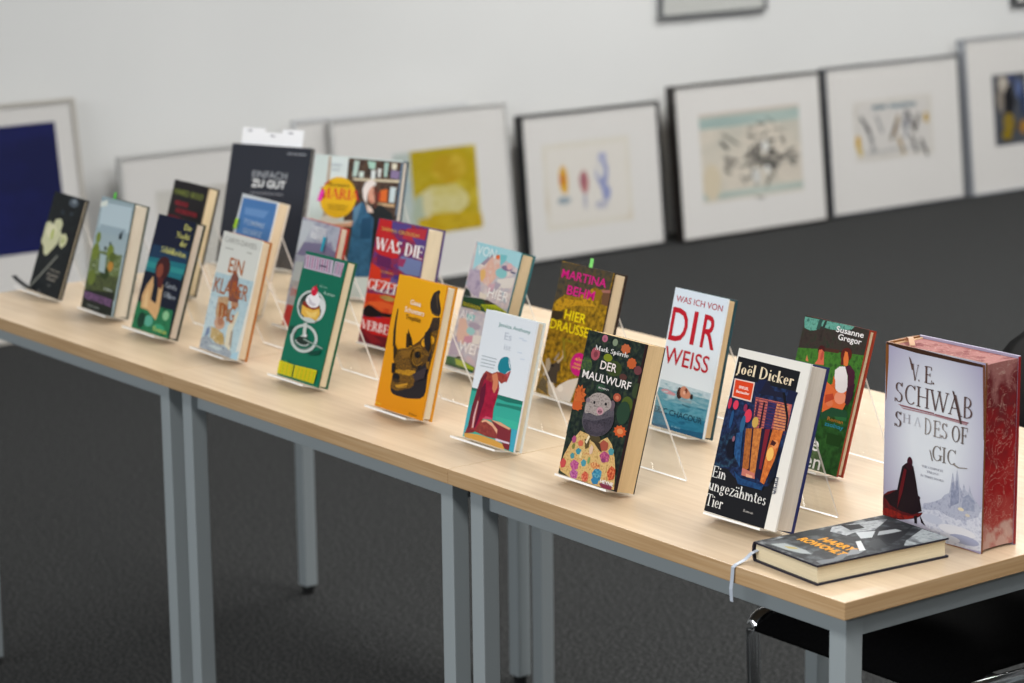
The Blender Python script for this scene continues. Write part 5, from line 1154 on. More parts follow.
  ("p", '#a82a38', "575 1665 617 1665 617 1681 575 1681"),
  ("p", '#a82a38', "646 1598 667 1598 667 1681 646 1681"),
  ("p", '#a82a38', "667 1598 717 1598 717 1615 667 1615"),
  ("p", '#a82a38', "667 1665 717 1665 717 1681 667 1681"),
  ("p", '#a82a38', "696 1598 717 1598 717 1681 696 1681"),
  ("p", '#a82a38', "308 1459 330 1459 330 1542 308 1542"),
  ("p", '#a82a38', "330 1492 383 1492 383 1509 330 1509"),
  ("p", '#a82a38', "330 1525 383 1525 383 1542 330 1542"),
  ("p", '#a82a38', "360 1459 383 1459 383 1542 360 1542"),
  ("p", '#a82a38', "416 1459 438 1459 438 1542 416 1542"),
  ("p", '#a82a38', "438 1459 491 1459 491 1475 438 1475"),
  ("p", '#a82a38', "438 1525 491 1525 491 1542 438 1542"),
  ("p", '#a82a38', "468 1459 491 1459 491 1542 468 1542"),
  ("p", '#a82a38', "524 1459 553 1459 553 1542 524 1542"),
  ("p", '#a82a38', "553 1459 619 1459 619 1475 553 1475"),
  ("p", '#a82a38', "553 1525 619 1525 619 1542 553 1542"),
  ("p", '#a82a38', "590 1459 619 1459 619 1542 590 1542"),
  ("p", '#a82a38', "632 1459 658 1459 658 1542 632 1542"),
  ("p", '#a82a38', "658 1459 718 1459 718 1475 658 1475"),
  ("p", '#a82a38', "658 1525 718 1525 718 1542 658 1542"),
  ("p", '#a82a38', "692 1459 718 1459 718 1542 692 1542"),
  ("p", '#a82a38', "741 1459 765 1459 765 1542 741 1542"),
  ("p", '#a82a38', "765 1459 823 1459 823 1475 765 1475"),
  ("p", '#a82a38', "765 1525 823 1525 823 1542 765 1542"),
  ("p", '#a82a38', "799 1459 823 1459 823 1542 799 1542"),
  ("p", '#a82a38', "849 1459 871 1459 871 1542 849 1542"),
  ("p", '#a82a38', "871 1492 923 1492 923 1509 871 1509"),
  ("p", '#a82a38', "871 1525 923 1525 923 1542 871 1542"),
  ("p", '#a82a38', "901 1459 923 1459 923 1542 901 1542"),
  ("p", '#a82a38', "957 1459 983 1459 983 1542 957 1542"),
  ("p", '#a82a38', "983 1459 1043 1459 1043 1475 983 1475"),
  ("p", '#a82a38', "983 1525 1043 1525 1043 1542 983 1542"),
  ("p", '#a82a38', "1017 1459 1043 1459 1043 1542 1017 1542"),
  ("p", '#a82a38', "1065 1459 1088 1459 1088 1542 1065 1542"),
  ("p", '#a82a38', "1088 1492 1141 1492 1141 1509 1088 1509"),
  ("p", '#a82a38', "1088 1525 1141 1525 1141 1542 1088 1542"),
  ("p", '#a82a38', "1118 1459 1141 1459 1141 1542 1118 1542"),
  ("p", '#6a1c28', "54 1390 332 1402 652 1393 366 1330 52 1356"),
  ("p", 'n|#241c20|#2c3a38|#501c26|20', "82 1292 1311 1329 1311 902 145 890"),
 ],
 'tommie': [
  ("p", '#d8dee4', "0 0 1311 0 1311 2089 0 2089"),
  ("p", 'g|#4f80bc|#5c8cc8', "60 2017 1285 2053 1311 1726 1311 1179 101 1147"),
  ("p", '#6f9ad0', "213 1855 1073 1887 952 1741 243 1728"),
  ('t', 'TOMMIE', '#aac0dc', 0.02712, 0.15604, 0.07703, 0.0089, 0.5, 's', 0),
  ('t', 'GOERZ', '#aac0dc', 0.0332, 0.13945, 0.06892, 0.0089, 0.5, 's', 0),
 ],
 'pale': [
  ("p", 'n|#9aa0b4|#b4bac8|#8a86a4|10', "0 0 1370 0 1370 1931 0 1931"),
  ("p", '#7f7a9a', "0 1291 7 1489 904 1587 1370 1496 1370 1323 0 1266"),
  ("p", '#c4ccd4', "0 1883 459 1899 99 1344 0 1266"),
  ("p", '#c0c8c8', "47 1146 1370 1263 1370 831 19 730"),
  ("p", 'n|#c4c0bc|#a8a8a8|#d0b8b4|18', "57 799 1370 919 1370 409 71 357"),
  ("p", '#c23a34', "0 0 0 143 34 367 1370 442 1370 36 1012 0"),
  ("p", '#c0504a', "92 546 113 546 113 670 92 670"),
  ("p", '#c0504a', "113 546 163 546 163 571 113 571"),
  ("p", '#c0504a', "113 646 163 646 163 670 113 670"),
  ("p", '#c0504a', "142 546 163 546 163 670 142 670"),
  ("p", '#c0504a', "202 546 227 546 227 670 202 670"),
  ("p", '#c0504a', "227 596 286 596 286 621 227 621"),
  ("p", '#c0504a', "227 646 286 646 286 670 227 670"),
  ("p", '#c0504a', "261 546 286 546 286 670 261 670"),
  ("p", '#c0504a', "313 546 333 546 333 670 313 670"),
  ("p", '#c0504a', "333 546 382 546 382 571 333 571"),
  ("p", '#c0504a', "333 646 382 646 382 670 333 670"),
  ("p", '#c0504a', "361 546 382 546 382 670 361 670"),
  ("p", '#e4e8ee', "409 1740 432 1740 432 1844 409 1844"),
  ("p", '#e4e8ee', "432 1740 485 1740 485 1761 432 1761"),
  ("p", '#e4e8ee', "432 1823 485 1823 485 1844 432 1844"),
  ("p", '#e4e8ee', "462 1740 485 1740 485 1844 462 1844"),
  ("p", '#e4e8ee', "500 1740 526 1740 526 1844 500 1844"),
  ("p", '#e4e8ee', "526 1781 588 1781 588 1802 526 1802"),
  ("p", '#e4e8ee', "526 1823 588 1823 588 1844 526 1844"),
  ("p", '#e4e8ee', "562 1740 588 1740 588 1844 562 1844"),
  ("p", '#e4e8ee', "591 1740 613 1740 613 1844 591 1844"),
  ("p", '#e4e8ee', "613 1740 664 1740 664 1761 613 1761"),
  ("p", '#e4e8ee', "613 1823 664 1823 664 1844 613 1844"),
  ("p", '#e4e8ee', "642 1740 664 1740 664 1844 642 1844"),
  ("p", '#e4e8ee', "682 1740 702 1740 702 1844 682 1844"),
  ("p", '#e4e8ee', "702 1740 750 1740 750 1761 702 1761"),
  ("p", '#e4e8ee', "702 1823 750 1823 750 1844 702 1844"),
  ("p", '#e4e8ee', "729 1740 750 1740 750 1844 729 1844"),
  ("p", '#e4e8ee', "773 1740 795 1740 795 1844 773 1844"),
  ("p", '#e4e8ee', "795 1740 848 1740 848 1761 795 1761"),
  ("p", '#e4e8ee', "795 1823 848 1823 848 1844 795 1844"),
  ("p", '#e4e8ee', "825 1740 848 1740 848 1844 825 1844"),
  ("p", '#e4e8ee', "864 1740 887 1740 887 1844 864 1844"),
  ("p", '#e4e8ee', "887 1740 939 1740 939 1761 887 1761"),
  ("p", '#e4e8ee', "887 1781 939 1781 939 1802 887 1802"),
  ("p", '#e4e8ee', "887 1823 939 1823 939 1844 887 1844"),
  ("p", '#e4e8ee', "405 1621 433 1621 433 1726 405 1726"),
  ("p", '#e4e8ee', "433 1663 497 1663 497 1684 433 1684"),
  ("p", '#e4e8ee', "433 1705 497 1705 497 1726 433 1726"),
  ("p", '#e4e8ee', "469 1621 497 1621 497 1726 469 1726"),
  ("p", '#e4e8ee', "498 1621 526 1621 526 1726 498 1726"),
  ("p", '#e4e8ee', "526 1621 590 1621 590 1642 526 1642"),
  ("p", '#e4e8ee', "526 1705 590 1705 590 1726 526 1726"),
  ("p", '#e4e8ee', "562 1621 590 1621 590 1726 562 1726"),
  ("p", '#e4e8ee', "591 1621 617 1621 617 1726 591 1726"),
  ("p", '#e4e8ee', "617 1621 676 1621 676 1642 617 1642"),
  ("p", '#e4e8ee', "617 1663 676 1663 676 1684 617 1684"),
  ("p", '#e4e8ee', "617 1705 676 1705 676 1726 617 1726"),
  ("p", '#e4e8ee', "685 1621 706 1621 706 1726 685 1726"),
  ("p", '#e4e8ee', "706 1663 755 1663 755 1684 706 1684"),
  ("p", '#e4e8ee', "706 1705 755 1705 755 1726 706 1726"),
  ("p", '#e4e8ee', "734 1621 755 1621 755 1726 734 1726"),
  ("p", '#e4e8ee', "778 1621 798 1621 798 1726 778 1726"),
  ("p", '#e4e8ee', "798 1663 845 1663 845 1684 798 1684"),
  ("p", '#e4e8ee', "798 1705 845 1705 845 1726 798 1726"),
  ("p", '#e4e8ee', "825 1621 845 1621 845 1726 825 1726"),
  ("p", '#e4e8ee', "871 1621 894 1621 894 1726 871 1726"),
  ("p", '#e4e8ee', "894 1621 949 1621 949 1642 894 1642"),
  ("p", '#e4e8ee', "894 1663 949 1663 949 1684 894 1684"),
  ("p", '#e4e8ee', "894 1705 949 1705 949 1726 894 1726"),
 ],
 'einfach': [
  ("p", '#2c2f38', "0 0 1881 0 1881 2428 0 2428"),
  ('t', 'EINFACH', '#a4a8ae', 0.05747, 0.1773, 0.08178, 0.01337, 0.1, 's', 0),
  ('t', 'ZU GUT', '#f0f2f2', 0.05879, 0.15914, 0.08004, 0.01395, 0.9, 's', 0),
  ("p", '#8a8c94', "595 1446 603 1446 603 1487 595 1487"),
  ("p", '#8a8c94', "603 1446 623 1446 623 1455 603 1455"),
  ("p", '#8a8c94', "603 1479 623 1479 623 1487 603 1487"),
  ("p", '#8a8c94', "615 1446 623 1446 623 1487 615 1487"),
  ("p", '#8a8c94', "639 1446 649 1446 649 1487 639 1487"),
  ("p", '#8a8c94', "649 1463 672 1463 672 1471 649 1471"),
  ("p", '#8a8c94', "649 1479 672 1479 672 1487 649 1487"),
  ("p", '#8a8c94', "662 1446 672 1446 672 1487 662 1487"),
  ("p", '#8a8c94', "683 1446 691 1446 691 1487 683 1487"),
  ("p", '#8a8c94', "691 1446 710 1446 710 1455 691 1455"),
  ("p", '#8a8c94', "691 1479 710 1479 710 1487 691 1487"),
  ("p", '#8a8c94', "702 1446 710 1446 710 1487 702 1487"),
  ("p", '#8a8c94', "727 1446 735 1446 735 1487 727 1487"),
  ("p", '#8a8c94', "735 1446 753 1446 753 1455 735 1455"),
  ("p", '#8a8c94', "735 1479 753 1479 753 1487 735 1487"),
  ("p", '#8a8c94', "745 1446 753 1446 753 1487 745 1487"),
  ("p", '#8a8c94', "771 1446 780 1446 780 1487 771 1487"),
  ("p", '#8a8c94', "780 1446 799 1446 799 1455 780 1455"),
  ("p", '#8a8c94', "780 1479 799 1479 799 1487 780 1487"),
  ("p", '#8a8c94', "791 1446 799 1446 799 1487 791 1487"),
  ("p", '#8a8c94', "815 1446 824 1446 824 1487 815 1487"),
  ("p", '#8a8c94', "824 1446 844 1446 844 1455 824 1455"),
  ("p", '#8a8c94', "824 1463 844 1463 844 1471 824 1471"),
  ("p", '#8a8c94', "824 1479 844 1479 844 1487 824 1487"),
  ("p", '#8a8c94', "859 1446 869 1446 869 1487 859 1487"),
  ("p", '#8a8c94', "869 1463 892 1463 892 1471 869 1471"),
  ("p", '#8a8c94', "869 1479 892 1479 892 1487 869 1487"),
  ("p", '#8a8c94', "882 1446 892 1446 892 1487 882 1487"),
  ("p", '#8a8c94', "903 1446 913 1446 913 1487 903 1487"),
  ("p", '#8a8c94', "913 1446 934 1446 934 1455 913 1455"),
  ("p", '#8a8c94', "913 1479 934 1479 934 1487 913 1487"),
  ("p", '#8a8c94', "925 1446 934 1446 934 1487 925 1487"),
  ("p", '#8a8c94', "947 1446 957 1446 957 1487 947 1487"),
  ("p", '#8a8c94', "957 1463 980 1463 980 1471 957 1471"),
  ("p", '#8a8c94', "957 1479 980 1479 980 1487 957 1487"),
  ("p", '#8a8c94', "970 1446 980 1446 980 1487 970 1487"),
  ("p", '#8a8c94', "992 1446 1000 1446 1000 1487 992 1487"),
  ("p", '#8a8c94', "1000 1446 1021 1446 1021 1455 1000 1455"),
  ("p", '#8a8c94', "1000 1479 1021 1479 1021 1487 1000 1487"),
  ("p", '#8a8c94', "1012 1446 1021 1446 1021 1487 1012 1487"),
  ("p", '#8a8c94', "1036 1446 1044 1446 1044 1487 1036 1487"),
  ("p", '#8a8c94', "1044 1463 1064 1463 1064 1471 1044 1471"),
  ("p", '#8a8c94', "1044 1479 1064 1479 1064 1487 1044 1487"),
  ("p", '#8a8c94', "1056 1446 1064 1446 1064 1487 1056 1487"),
  ("p", '#8a8c94', "1080 1446 1088 1446 1088 1487 1080 1487"),
  ("p", '#8a8c94', "1088 1446 1108 1446 1108 1455 1088 1455"),
  ("p", '#8a8c94', "1088 1463 1108 1463 1108 1471 1088 1471"),
  ("p", '#8a8c94', "1088 1479 1108 1479 1108 1487 1088 1487"),
  ("p", '#8a8c94', "1124 1446 1132 1446 1132 1487 1124 1487"),
  ("p", '#8a8c94', "1132 1463 1150 1463 1150 1471 1132 1471"),
  ("p", '#8a8c94', "1132 1479 1150 1479 1150 1487 1132 1487"),
  ("p", '#8a8c94', "1142 1446 1150 1446 1150 1487 1142 1487"),
  ("p", '#8a8c94', "1168 1446 1177 1446 1177 1487 1168 1487"),
  ("p", '#8a8c94', "1177 1463 1199 1463 1199 1471 1177 1471"),
  ("p", '#8a8c94', "1177 1479 1199 1479 1199 1487 1177 1487"),
  ("p", '#8a8c94', "1190 1446 1199 1446 1199 1487 1190 1487"),
  ("p", '#8a8c94', "1212 1446 1221 1446 1221 1487 1212 1487"),
  ("p", '#8a8c94', "1221 1463 1243 1463 1243 1471 1221 1471"),
  ("p", '#8a8c94', "1221 1479 1243 1479 1243 1487 1221 1487"),
  ("p", '#8a8c94', "1234 1446 1243 1446 1243 1487 1234 1487"),
  ("p", '#8a8c94', "1256 1446 1266 1446 1266 1487 1256 1487"),
  ("p", '#8a8c94', "1266 1463 1289 1463 1289 1471 1266 1471"),
  ("p", '#8a8c94', "1266 1479 1289 1479 1289 1487 1266 1487"),
  ("p", '#8a8c94', "1279 1446 1289 1446 1289 1487 1279 1487"),
  ("p", '#8a8c94', "1300 1446 1308 1446 1308 1487 1300 1487"),
  ("p", '#8a8c94', "1308 1463 1326 1463 1326 1471 1308 1471"),
  ("p", '#8a8c94', "1308 1479 1326 1479 1326 1487 1308 1487"),
  ("p", '#8a8c94', "1318 1446 1326 1446 1326 1487 1318 1487"),
  ("p", '#8a8c94', "1344 1446 1353 1446 1353 1487 1344 1487"),
  ("p", '#8a8c94', "1353 1446 1372 1446 1372 1455 1353 1455"),
  ("p", '#8a8c94', "1353 1463 1372 1463 1372 1471 1353 1471"),
  ("p", '#8a8c94', "1353 1479 1372 1479 1372 1487 1353 1487"),
  ("p", '#a0a4ac', "1342 2267 1348 2267 1348 2307 1342 2307"),
  ("p", '#a0a4ac', "1348 2267 1365 2267 1365 2275 1348 2275"),
  ("p", '#a0a4ac', "1348 2299 1365 2299 1365 2307 1348 2307"),
  ("p", '#a0a4ac', "1358 2267 1365 2267 1365 2307 1358 2307"),
  ("p", '#a0a4ac', "1377 2267 1385 2267 1385 2307 1377 2307"),
  ("p", '#a0a4ac', "1385 2283 1404 2283 1404 2291 1385 2291"),
  ("p", '#a0a4ac', "1385 2299 1404 2299 1404 2307 1385 2307"),
  ("p", '#a0a4ac', "1396 2267 1404 2267 1404 2307 1396 2307"),
  ("p", '#a0a4ac', "1413 2267 1419 2267 1419 2307 1413 2307"),
  ("p", '#a0a4ac', "1419 2267 1435 2267 1435 2275 1419 2275"),
  ("p", '#a0a4ac', "1419 2299 1435 2299 1435 2307 1419 2307"),
  ("p", '#a0a4ac', "1428 2267 1435 2267 1435 2307 1428 2307"),
  ("p", '#a0a4ac', "1448 2267 1454 2267 1454 2307 1448 2307"),
  ("p", '#a0a4ac', "1454 2267 1469 2267 1469 2275 1454 2275"),
  ("p", '#a0a4ac', "1454 2299 1469 2299 1469 2307 1454 2307"),
  ("p", '#a0a4ac', "1463 2267 1469 2267 1469 2307 1463 2307"),
  ("p", '#a0a4ac', "1484 2267 1491 2267 1491 2307 1484 2307"),
  ("p", '#a0a4ac', "1491 2267 1507 2267 1507 2275 1491 2275"),
  ("p", '#a0a4ac', "1491 2299 1507 2299 1507 2307 1491 2307"),
  ("p", '#a0a4ac', "1500 2267 1507 2267 1507 2307 1500 2307"),
  ("p", '#a0a4ac', "1519 2267 1526 2267 1526 2307 1519 2307"),
  ("p", '#a0a4ac', "1526 2267 1542 2267 1542 2275 1526 2275"),
  ("p", '#a0a4ac', "1526 2283 1542 2283 1542 2291 1526 2291"),
  ("p", '#a0a4ac', "1526 2299 1542 2299 1542 2307 1526 2307"),
  ("p", '#a0a4ac', "1555 2267 1563 2267 1563 2307 1555 2307"),
  ("p", '#a0a4ac', "1563 2283 1581 2283 1581 2291 1563 2291"),
  ("p", '#a0a4ac', "1563 2299 1581 2299 1581 2307 1563 2307"),
  ("p", '#a0a4ac', "1573 2267 1581 2267 1581 2307 1573 2307"),
  ("p", '#a0a4ac', "1591 2267 1598 2267 1598 2307 1591 2307"),
  ("p", '#a0a4ac', "1598 2267 1616 2267 1616 2275 1598 2275"),
  ("p", '#a0a4ac', "1598 2299 1616 2299 1616 2307 1598 2307"),
  ("p", '#a0a4ac', "1608 2267 1616 2267 1616 2307 1608 2307"),
  ("p", '#a0a4ac', "1626 2267 1634 2267 1634 2307 1626 2307"),
  ("p", '#a0a4ac', "1634 2283 1653 2283 1653 2291 1634 2291"),
  ("p", '#a0a4ac', "1634 2299 1653 2299 1653 2307 1634 2307"),
  ("p", '#a0a4ac', "1645 2267 1653 2267 1653 2307 1645 2307"),
  ("p", '#a0a4ac', "1662 2267 1669 2267 1669 2307 1662 2307"),
  ("p", '#a0a4ac', "1669 2267 1686 2267 1686 2275 1669 2275"),
  ("p", '#a0a4ac', "1669 2299 1686 2299 1686 2307 1669 2307"),
  ("p", '#a0a4ac', "1678 2267 1686 2267 1686 2307 1678 2307"),
  ("p", '#a0a4ac', "1697 2267 1704 2267 1704 2307 1697 2307"),
  ("p", '#a0a4ac', "1704 2283 1720 2283 1720 2291 1704 2291"),
  ("p", '#a0a4ac', "1704 2299 1720 2299 1720 2307 1704 2307"),
  ("p", '#a0a4ac', "1713 2267 1720 2267 1720 2307 1713 2307"),
  ("p", '#a0a4ac', "1733 2267 1740 2267 1740 2307 1733 2307"),
  ("p", '#a0a4ac', "1740 2267 1756 2267 1756 2275 1740 2275"),
  ("p", '#a0a4ac', "1740 2283 1756 2283 1756 2291 1740 2291"),
  ("p", '#a0a4ac', "1740 2299 1756 2299 1756 2307 1740 2307"),
  ("p", '#a0a4ac', "1768 2267 1775 2267 1775 2307 1768 2307"),
  ("p", '#a0a4ac', "1775 2283 1790 2283 1790 2291 1775 2291"),
  ("p", '#a0a4ac', "1775 2299 1790 2299 1790 2307 1775 2307"),
  ("p", '#a0a4ac', "1783 2267 1790 2267 1790 2307 1783 2307"),
 ],
 'maria': [
  ("p", '#d0dedc', "0 0 1970 0 1970 2591 0 2591"),
  ("p", '#b8a898', "309 2573 366 2568 439 1352 427 302 377 297 331 1399"),  # shade in the hinge groove, painted as a brownish strip
  ("p", '#dbe6e6', "380 2564 760 2561 745 1982 756 331 460 305 431 1407"),
  ("p", 'n|#3a2c28|#5a4638|#2c2826|24', "759 2567 1970 2563 1970 438 854 339"),
  ("p", '#b8d0c8', "897 2529 1012 2528 990 2233 890 2234"),
  ("p", '#cfe0d8', "1031 2332 1139 2334 1139 2224 1041 2222"),
  ("p", '#a8d0c0', "1192 2535 1373 2533 1376 2396 1245 2401"),
  ("p", '#d8e0e0', "1297 2377 1395 2378 1404 2207 1306 2208"),
  ("p", '#a8c8c0', "1569 2532 1666 2533 1656 2265 1590 2274"),
  ("p", '#e0dcc8', "1732 2529 1852 2529 1846 2414 1748 2421"),
  ("p", '#8a7aa0', "1733 2407 1930 2393 1919 2242 1739 2257"),
  ("p", '#dce0de', "1439 2414 1521 2414 1512 2250 1462 2257"),
  ("p", '#c8d8dc', "1762 2095 1893 2091 1886 1805 1771 1810"),
  ("p", '#d86a2a', "1547 2012 1704 2050 1724 1801 1544 1807"),
  ("p", '#a83a28', "1506 1954 1567 1986 1574 1822 1510 1818"),
  ("p", '#d8ccb0', "912 2200 1970 2233 1970 2184 918 2159"),
  ("p", '#c8a880', "1532 1778 1906 1779 1897 1724 1538 1732"),
  ("p", '#6a86a0', "1940 2543 1970 2548 1970 1580 1951 1578"),
  ("p", '#1d2224', "1315 1694 1600 1756 1883 1600 1970 859 1970 438 1407 388"),
  ("p", 'n|#2c5878|#3a6c90|30', "994 1642 1204 1781 1331 1585 1476 1487 1499 1106 1537 399 985 351 1029 1178"),
  ("p", '#244e6e', "1217 1467 1447 1507 1467 1104 1224 1084"),
  ("p", '#5d86a4', "1010 1644 1173 1765 1119 1460 1045 1289"),
  ("p", '#d8a888', "575 1335 1029 1398 1011 1300 652 1258"),
  ("p", '#dcd8cc', "265 1394 517 1496 735 1375 1027 1411 935 1363 449 1284"),
  ("p", '#e8e0dc', "1154 2011 1201 2138 1339 2202 1446 2141 1397 2028 1279 1938 1275 1746 1194 1849"),
  ("p", '#d49c84', "1511 1919 1500 1990 1469 2046 1425 2078 1375 2078 1331 2046 1300 1990 1289 1919 1300 1848 1331 1792 1375 1760 1425 1760 1469 1792 1500 1848"),
  ("p", '#5a342a', "1387 2096 1510 2036 1525 1710 1436 1648 1461 1814"),
  ("p", '#dcc8bc', "1275 1746 1416 1674 1460 1595 1331 1585"),
  ("p", '#8a4a3a', "1474 1949 1470 1961 1459 1970 1444 1975 1426 1975 1411 1970 1400 1961 1396 1949 1400 1937 1411 1928 1426 1922 1444 1922 1459 1928 1470 1937"),
  ("p", '#b86a5a', "1428 1795 1423 1802 1411 1807 1392 1810 1372 1810 1354 1807 1341 1802 1337 1795 1341 1788 1354 1782 1372 1779 1392 1779 1411 1782 1423 1788"),
  ("p", '#e4b418', "1041 1814 1029 1907 994 1994 938 2071 864 2133 776 2177 680 2199 581 2199 485 2177 397 2133 323 2071 267 1994 232 1907 220 1814 232 1721 267 1633 323 1556 397 1494 485 1450 581 1428 680 1428 776 1450 864 1494 938 1556 994 1633 1029 1721"),
  ('t', 'MARIA', '#d2402c', 0.02094, 0.17827, 0.09005, 0.0197, 0.6, 'r', 0),
  ("p", '#7a6a1c', "391 2018 398 2018 398 2062 391 2062"),
  ("p", '#7a6a1c', "398 2018 414 2018 414 2027 398 2027"),
  ("p", '#7a6a1c', "398 2053 414 2053 414 2062 398 2062"),
  ("p", '#7a6a1c', "407 2018 414 2018 414 2062 407 2062"),
  ("p", '#7a6a1c', "426 2018 434 2018 434 2062 426 2062"),
  ("p", '#7a6a1c', "434 2035 452 2035 452 2044 434 2044"),
  ("p", '#7a6a1c', "434 2053 452 2053 452 2062 434 2062"),
  ("p", '#7a6a1c', "444 2018 452 2018 452 2062 444 2062"),
  ("p", '#7a6a1c', "460 2018 466 2018 466 2062 460 2062"),
  ("p", '#7a6a1c', "466 2018 481 2018 481 2027 466 2027"),
  ("p", '#7a6a1c', "466 2053 481 2053 481 2062 466 2062"),
  ("p", '#7a6a1c', "475 2018 481 2018 481 2062 475 2062"),
  ("p", '#7a6a1c', "494 2018 500 2018 500 2062 494 2062"),
  ("p", '#7a6a1c', "500 2018 514 2018 514 2027 500 2027"),
  ("p", '#7a6a1c', "500 2053 514 2053 514 2062 500 2062"),
  ("p", '#7a6a1c', "508 2018 514 2018 514 2062 508 2062"),
  ("p", '#7a6a1c', "529 2018 535 2018 535 2062 529 2062"),
  ("p", '#7a6a1c', "535 2018 551 2018 551 2027 535 2027"),
  ("p", '#7a6a1c', "535 2053 551 2053 551 2062 535 2062"),
  ("p", '#7a6a1c', "544 2018 551 2018 551 2062 544 2062"),
  ("p", '#7a6a1c', "563 2018 570 2018 570 2062 563 2062"),
  ("p", '#7a6a1c', "570 2018 585 2018 585 2027 570 2027"),
  ("p", '#7a6a1c', "570 2035 585 2035 585 2044 570 2044"),
  ("p", '#7a6a1c', "570 2053 585 2053 585 2062 570 2062"),
  ("p", '#7a6a1c', "597 2018 605 2018 605 2062 597 2062"),
  ("p", '#7a6a1c', "605 2035 623 2035 623 2044 605 2044"),
  ("p", '#7a6a1c', "605 2053 623 2053 623 2062 605 2062"),
  ("p", '#7a6a1c', "615 2018 623 2018 623 2062 615 2062"),
  ("p", '#7a6a1c', "632 2018 639 2018 639 2062 632 2062"),
  ("p", '#7a6a1c', "639 2018 656 2018 656 2027 639 2027"),
  ("p", '#7a6a1c', "639 2053 656 2053 656 2062 639 2062"),
  ("p", '#7a6a1c', "648 2018 656 2018 656 2062 648 2062"),
  ("p", '#7a6a1c', "666 2018 673 2018 673 2062 666 2062"),
  ("p", '#7a6a1c', "673 2035 691 2035 691 2044 673 2044"),
  ("p", '#7a6a1c', "673 2053 691 2053 691 2062 673 2062"),
  ("p", '#7a6a1c', "684 2018 691 2018 691 2062 684 2062"),
  ("p", '#7a6a1c', "700 2018 707 2018 707 2062 700 2062"),
  ("p", '#7a6a1c', "707 2018 723 2018 723 2027 707 2027"),
  ("p", '#7a6a1c', "707 2053 723 2053 723 2062 707 2062"),
  ("p", '#7a6a1c', "716 2018 723 2018 723 2062 716 2062"),
  ("p", '#7a6a1c', "734 2018 741 2018 741 2062 734 2062"),
  ("p", '#7a6a1c', "741 2035 757 2035 757 2044 741 2044"),
  ("p", '#7a6a1c', "741 2053 757 2053 757 2062 741 2062"),
  ("p", '#7a6a1c', "750 2018 757 2018 757 2062 750 2062"),
  ("p", '#7a6a1c', "769 2018 775 2018 775 2062 769 2062"),
  ("p", '#7a6a1c', "775 2018 791 2018 791 2027 775 2027"),
  ("p", '#7a6a1c', "775 2035 791 2035 791 2044 775 2044"),
  ("p", '#7a6a1c', "775 2053 791 2053 791 2062 775 2062"),
  ("p", '#7a6a1c', "803 2018 809 2018 809 2062 803 2062"),
  ("p", '#7a6a1c', "809 2035 824 2035 824 2044 809 2044"),
  ("p", '#7a6a1c', "809 2053 824 2053 824 2062 809 2062"),
  ("p", '#7a6a1c', "817 2018 824 2018 824 2062 817 2062"),
  ("p", '#7a6a1c', "837 2018 845 2018 845 2062 837 2062"),
  ("p", '#7a6a1c', "845 2035 862 2035 862 2044 845 2044"),
  ("p", '#7a6a1c', "845 2053 862 2053 862 2062 845 2062"),
  ("p", '#7a6a1c', "854 2018 862 2018 862 2062 854 2062"),
  ("p", '#a8861c', "431 1640 437 1640 437 1678 431 1678"),
  ("p", '#a8861c', "437 1640 452 1640 452 1647 437 1647"),
  ("p", '#a8861c', "437 1670 452 1670 452 1678 437 1678"),
  ("p", '#a8861c', "446 1640 452 1640 452 1678 446 1678"),
  ("p", '#a8861c', "464 1640 471 1640 471 1678 464 1678"),
  ("p", '#a8861c', "471 1655 489 1655 489 1663 471 1663"),
  ("p", '#a8861c', "471 1670 489 1670 489 1678 471 1678"),
  ("p", '#a8861c', "481 1640 489 1640 489 1678 481 1678"),
  ("p", '#a8861c', "497 1640 503 1640 503 1678 497 1678"),
  ("p", '#a8861c', "503 1640 517 1640 517 1647 503 1647"),
  ("p", '#a8861c', "503 1670 517 1670 517 1678 503 1678"),
  ("p", '#a8861c', "511 1640 517 1640 517 1678 511 1678"),
  ("p", '#a8861c', "530 1640 536 1640 536 1678 530 1678"),
  ("p", '#a8861c', "536 1640 549 1640 549 1647 536 1647"),
  ("p", '#a8861c', "536 1670 549 1670 549 1678 536 1678"),
  ("p", '#a8861c', "543 1640 549 1640 549 1678 543 1678"),
  ("p", '#a8861c', "563 1640 569 1640 569 1678 563 1678"),
  ("p", '#a8861c', "569 1640 584 1640 584 1647 569 1647"),
  ("p", '#a8861c', "569 1670 584 1670 584 1678 569 1678"),
  ("p", '#a8861c', "578 1640 584 1640 584 1678 578 1678"),
  ("p", '#a8861c', "596 1640 602 1640 602 1678 596 1678"),
  ("p", '#a8861c', "602 1640 617 1640 617 1647 602 1647"),
  ("p", '#a8861c', "602 1655 617 1655 617 1663 602 1663"),
  ("p", '#a8861c', "602 1670 617 1670 617 1678 602 1678"),
  ("p", '#a8861c', "629 1640 636 1640 636 1678 629 1678"),
  ("p", '#a8861c', "636 1655 654 1655 654 1663 636 1663"),
  ("p", '#a8861c', "636 1670 654 1670 654 1678 636 1678"),
  ("p", '#a8861c', "646 1640 654 1640 654 1678 646 1678"),
  ("p", '#a8861c', "662 1640 669 1640 669 1678 662 1678"),
  ("p", '#a8861c', "669 1640 686 1640 686 1647 669 1647"),
  ("p", '#a8861c', "669 1670 686 1670 686 1678 669 1678"),
  ("p", '#a8861c', "679 1640 686 1640 686 1678 679 1678"),
  ("p", '#a8861c', "695 1640 703 1640 703 1678 695 1678"),
  ("p", '#a8861c', "703 1655 720 1655 720 1663 703 1663"),
  ("p", '#a8861c', "703 1670 720 1670 720 1678 703 1678"),
  ("p", '#a8861c', "713 1640 720 1640 720 1678 713 1678"),
  ("p", '#a8861c', "728 1640 735 1640 735 1678 728 1678"),
  ("p", '#a8861c', "735 1640 751 1640 751 1647 735 1647"),
  ("p", '#a8861c', "735 1670 751 1670 751 1678 735 1678"),
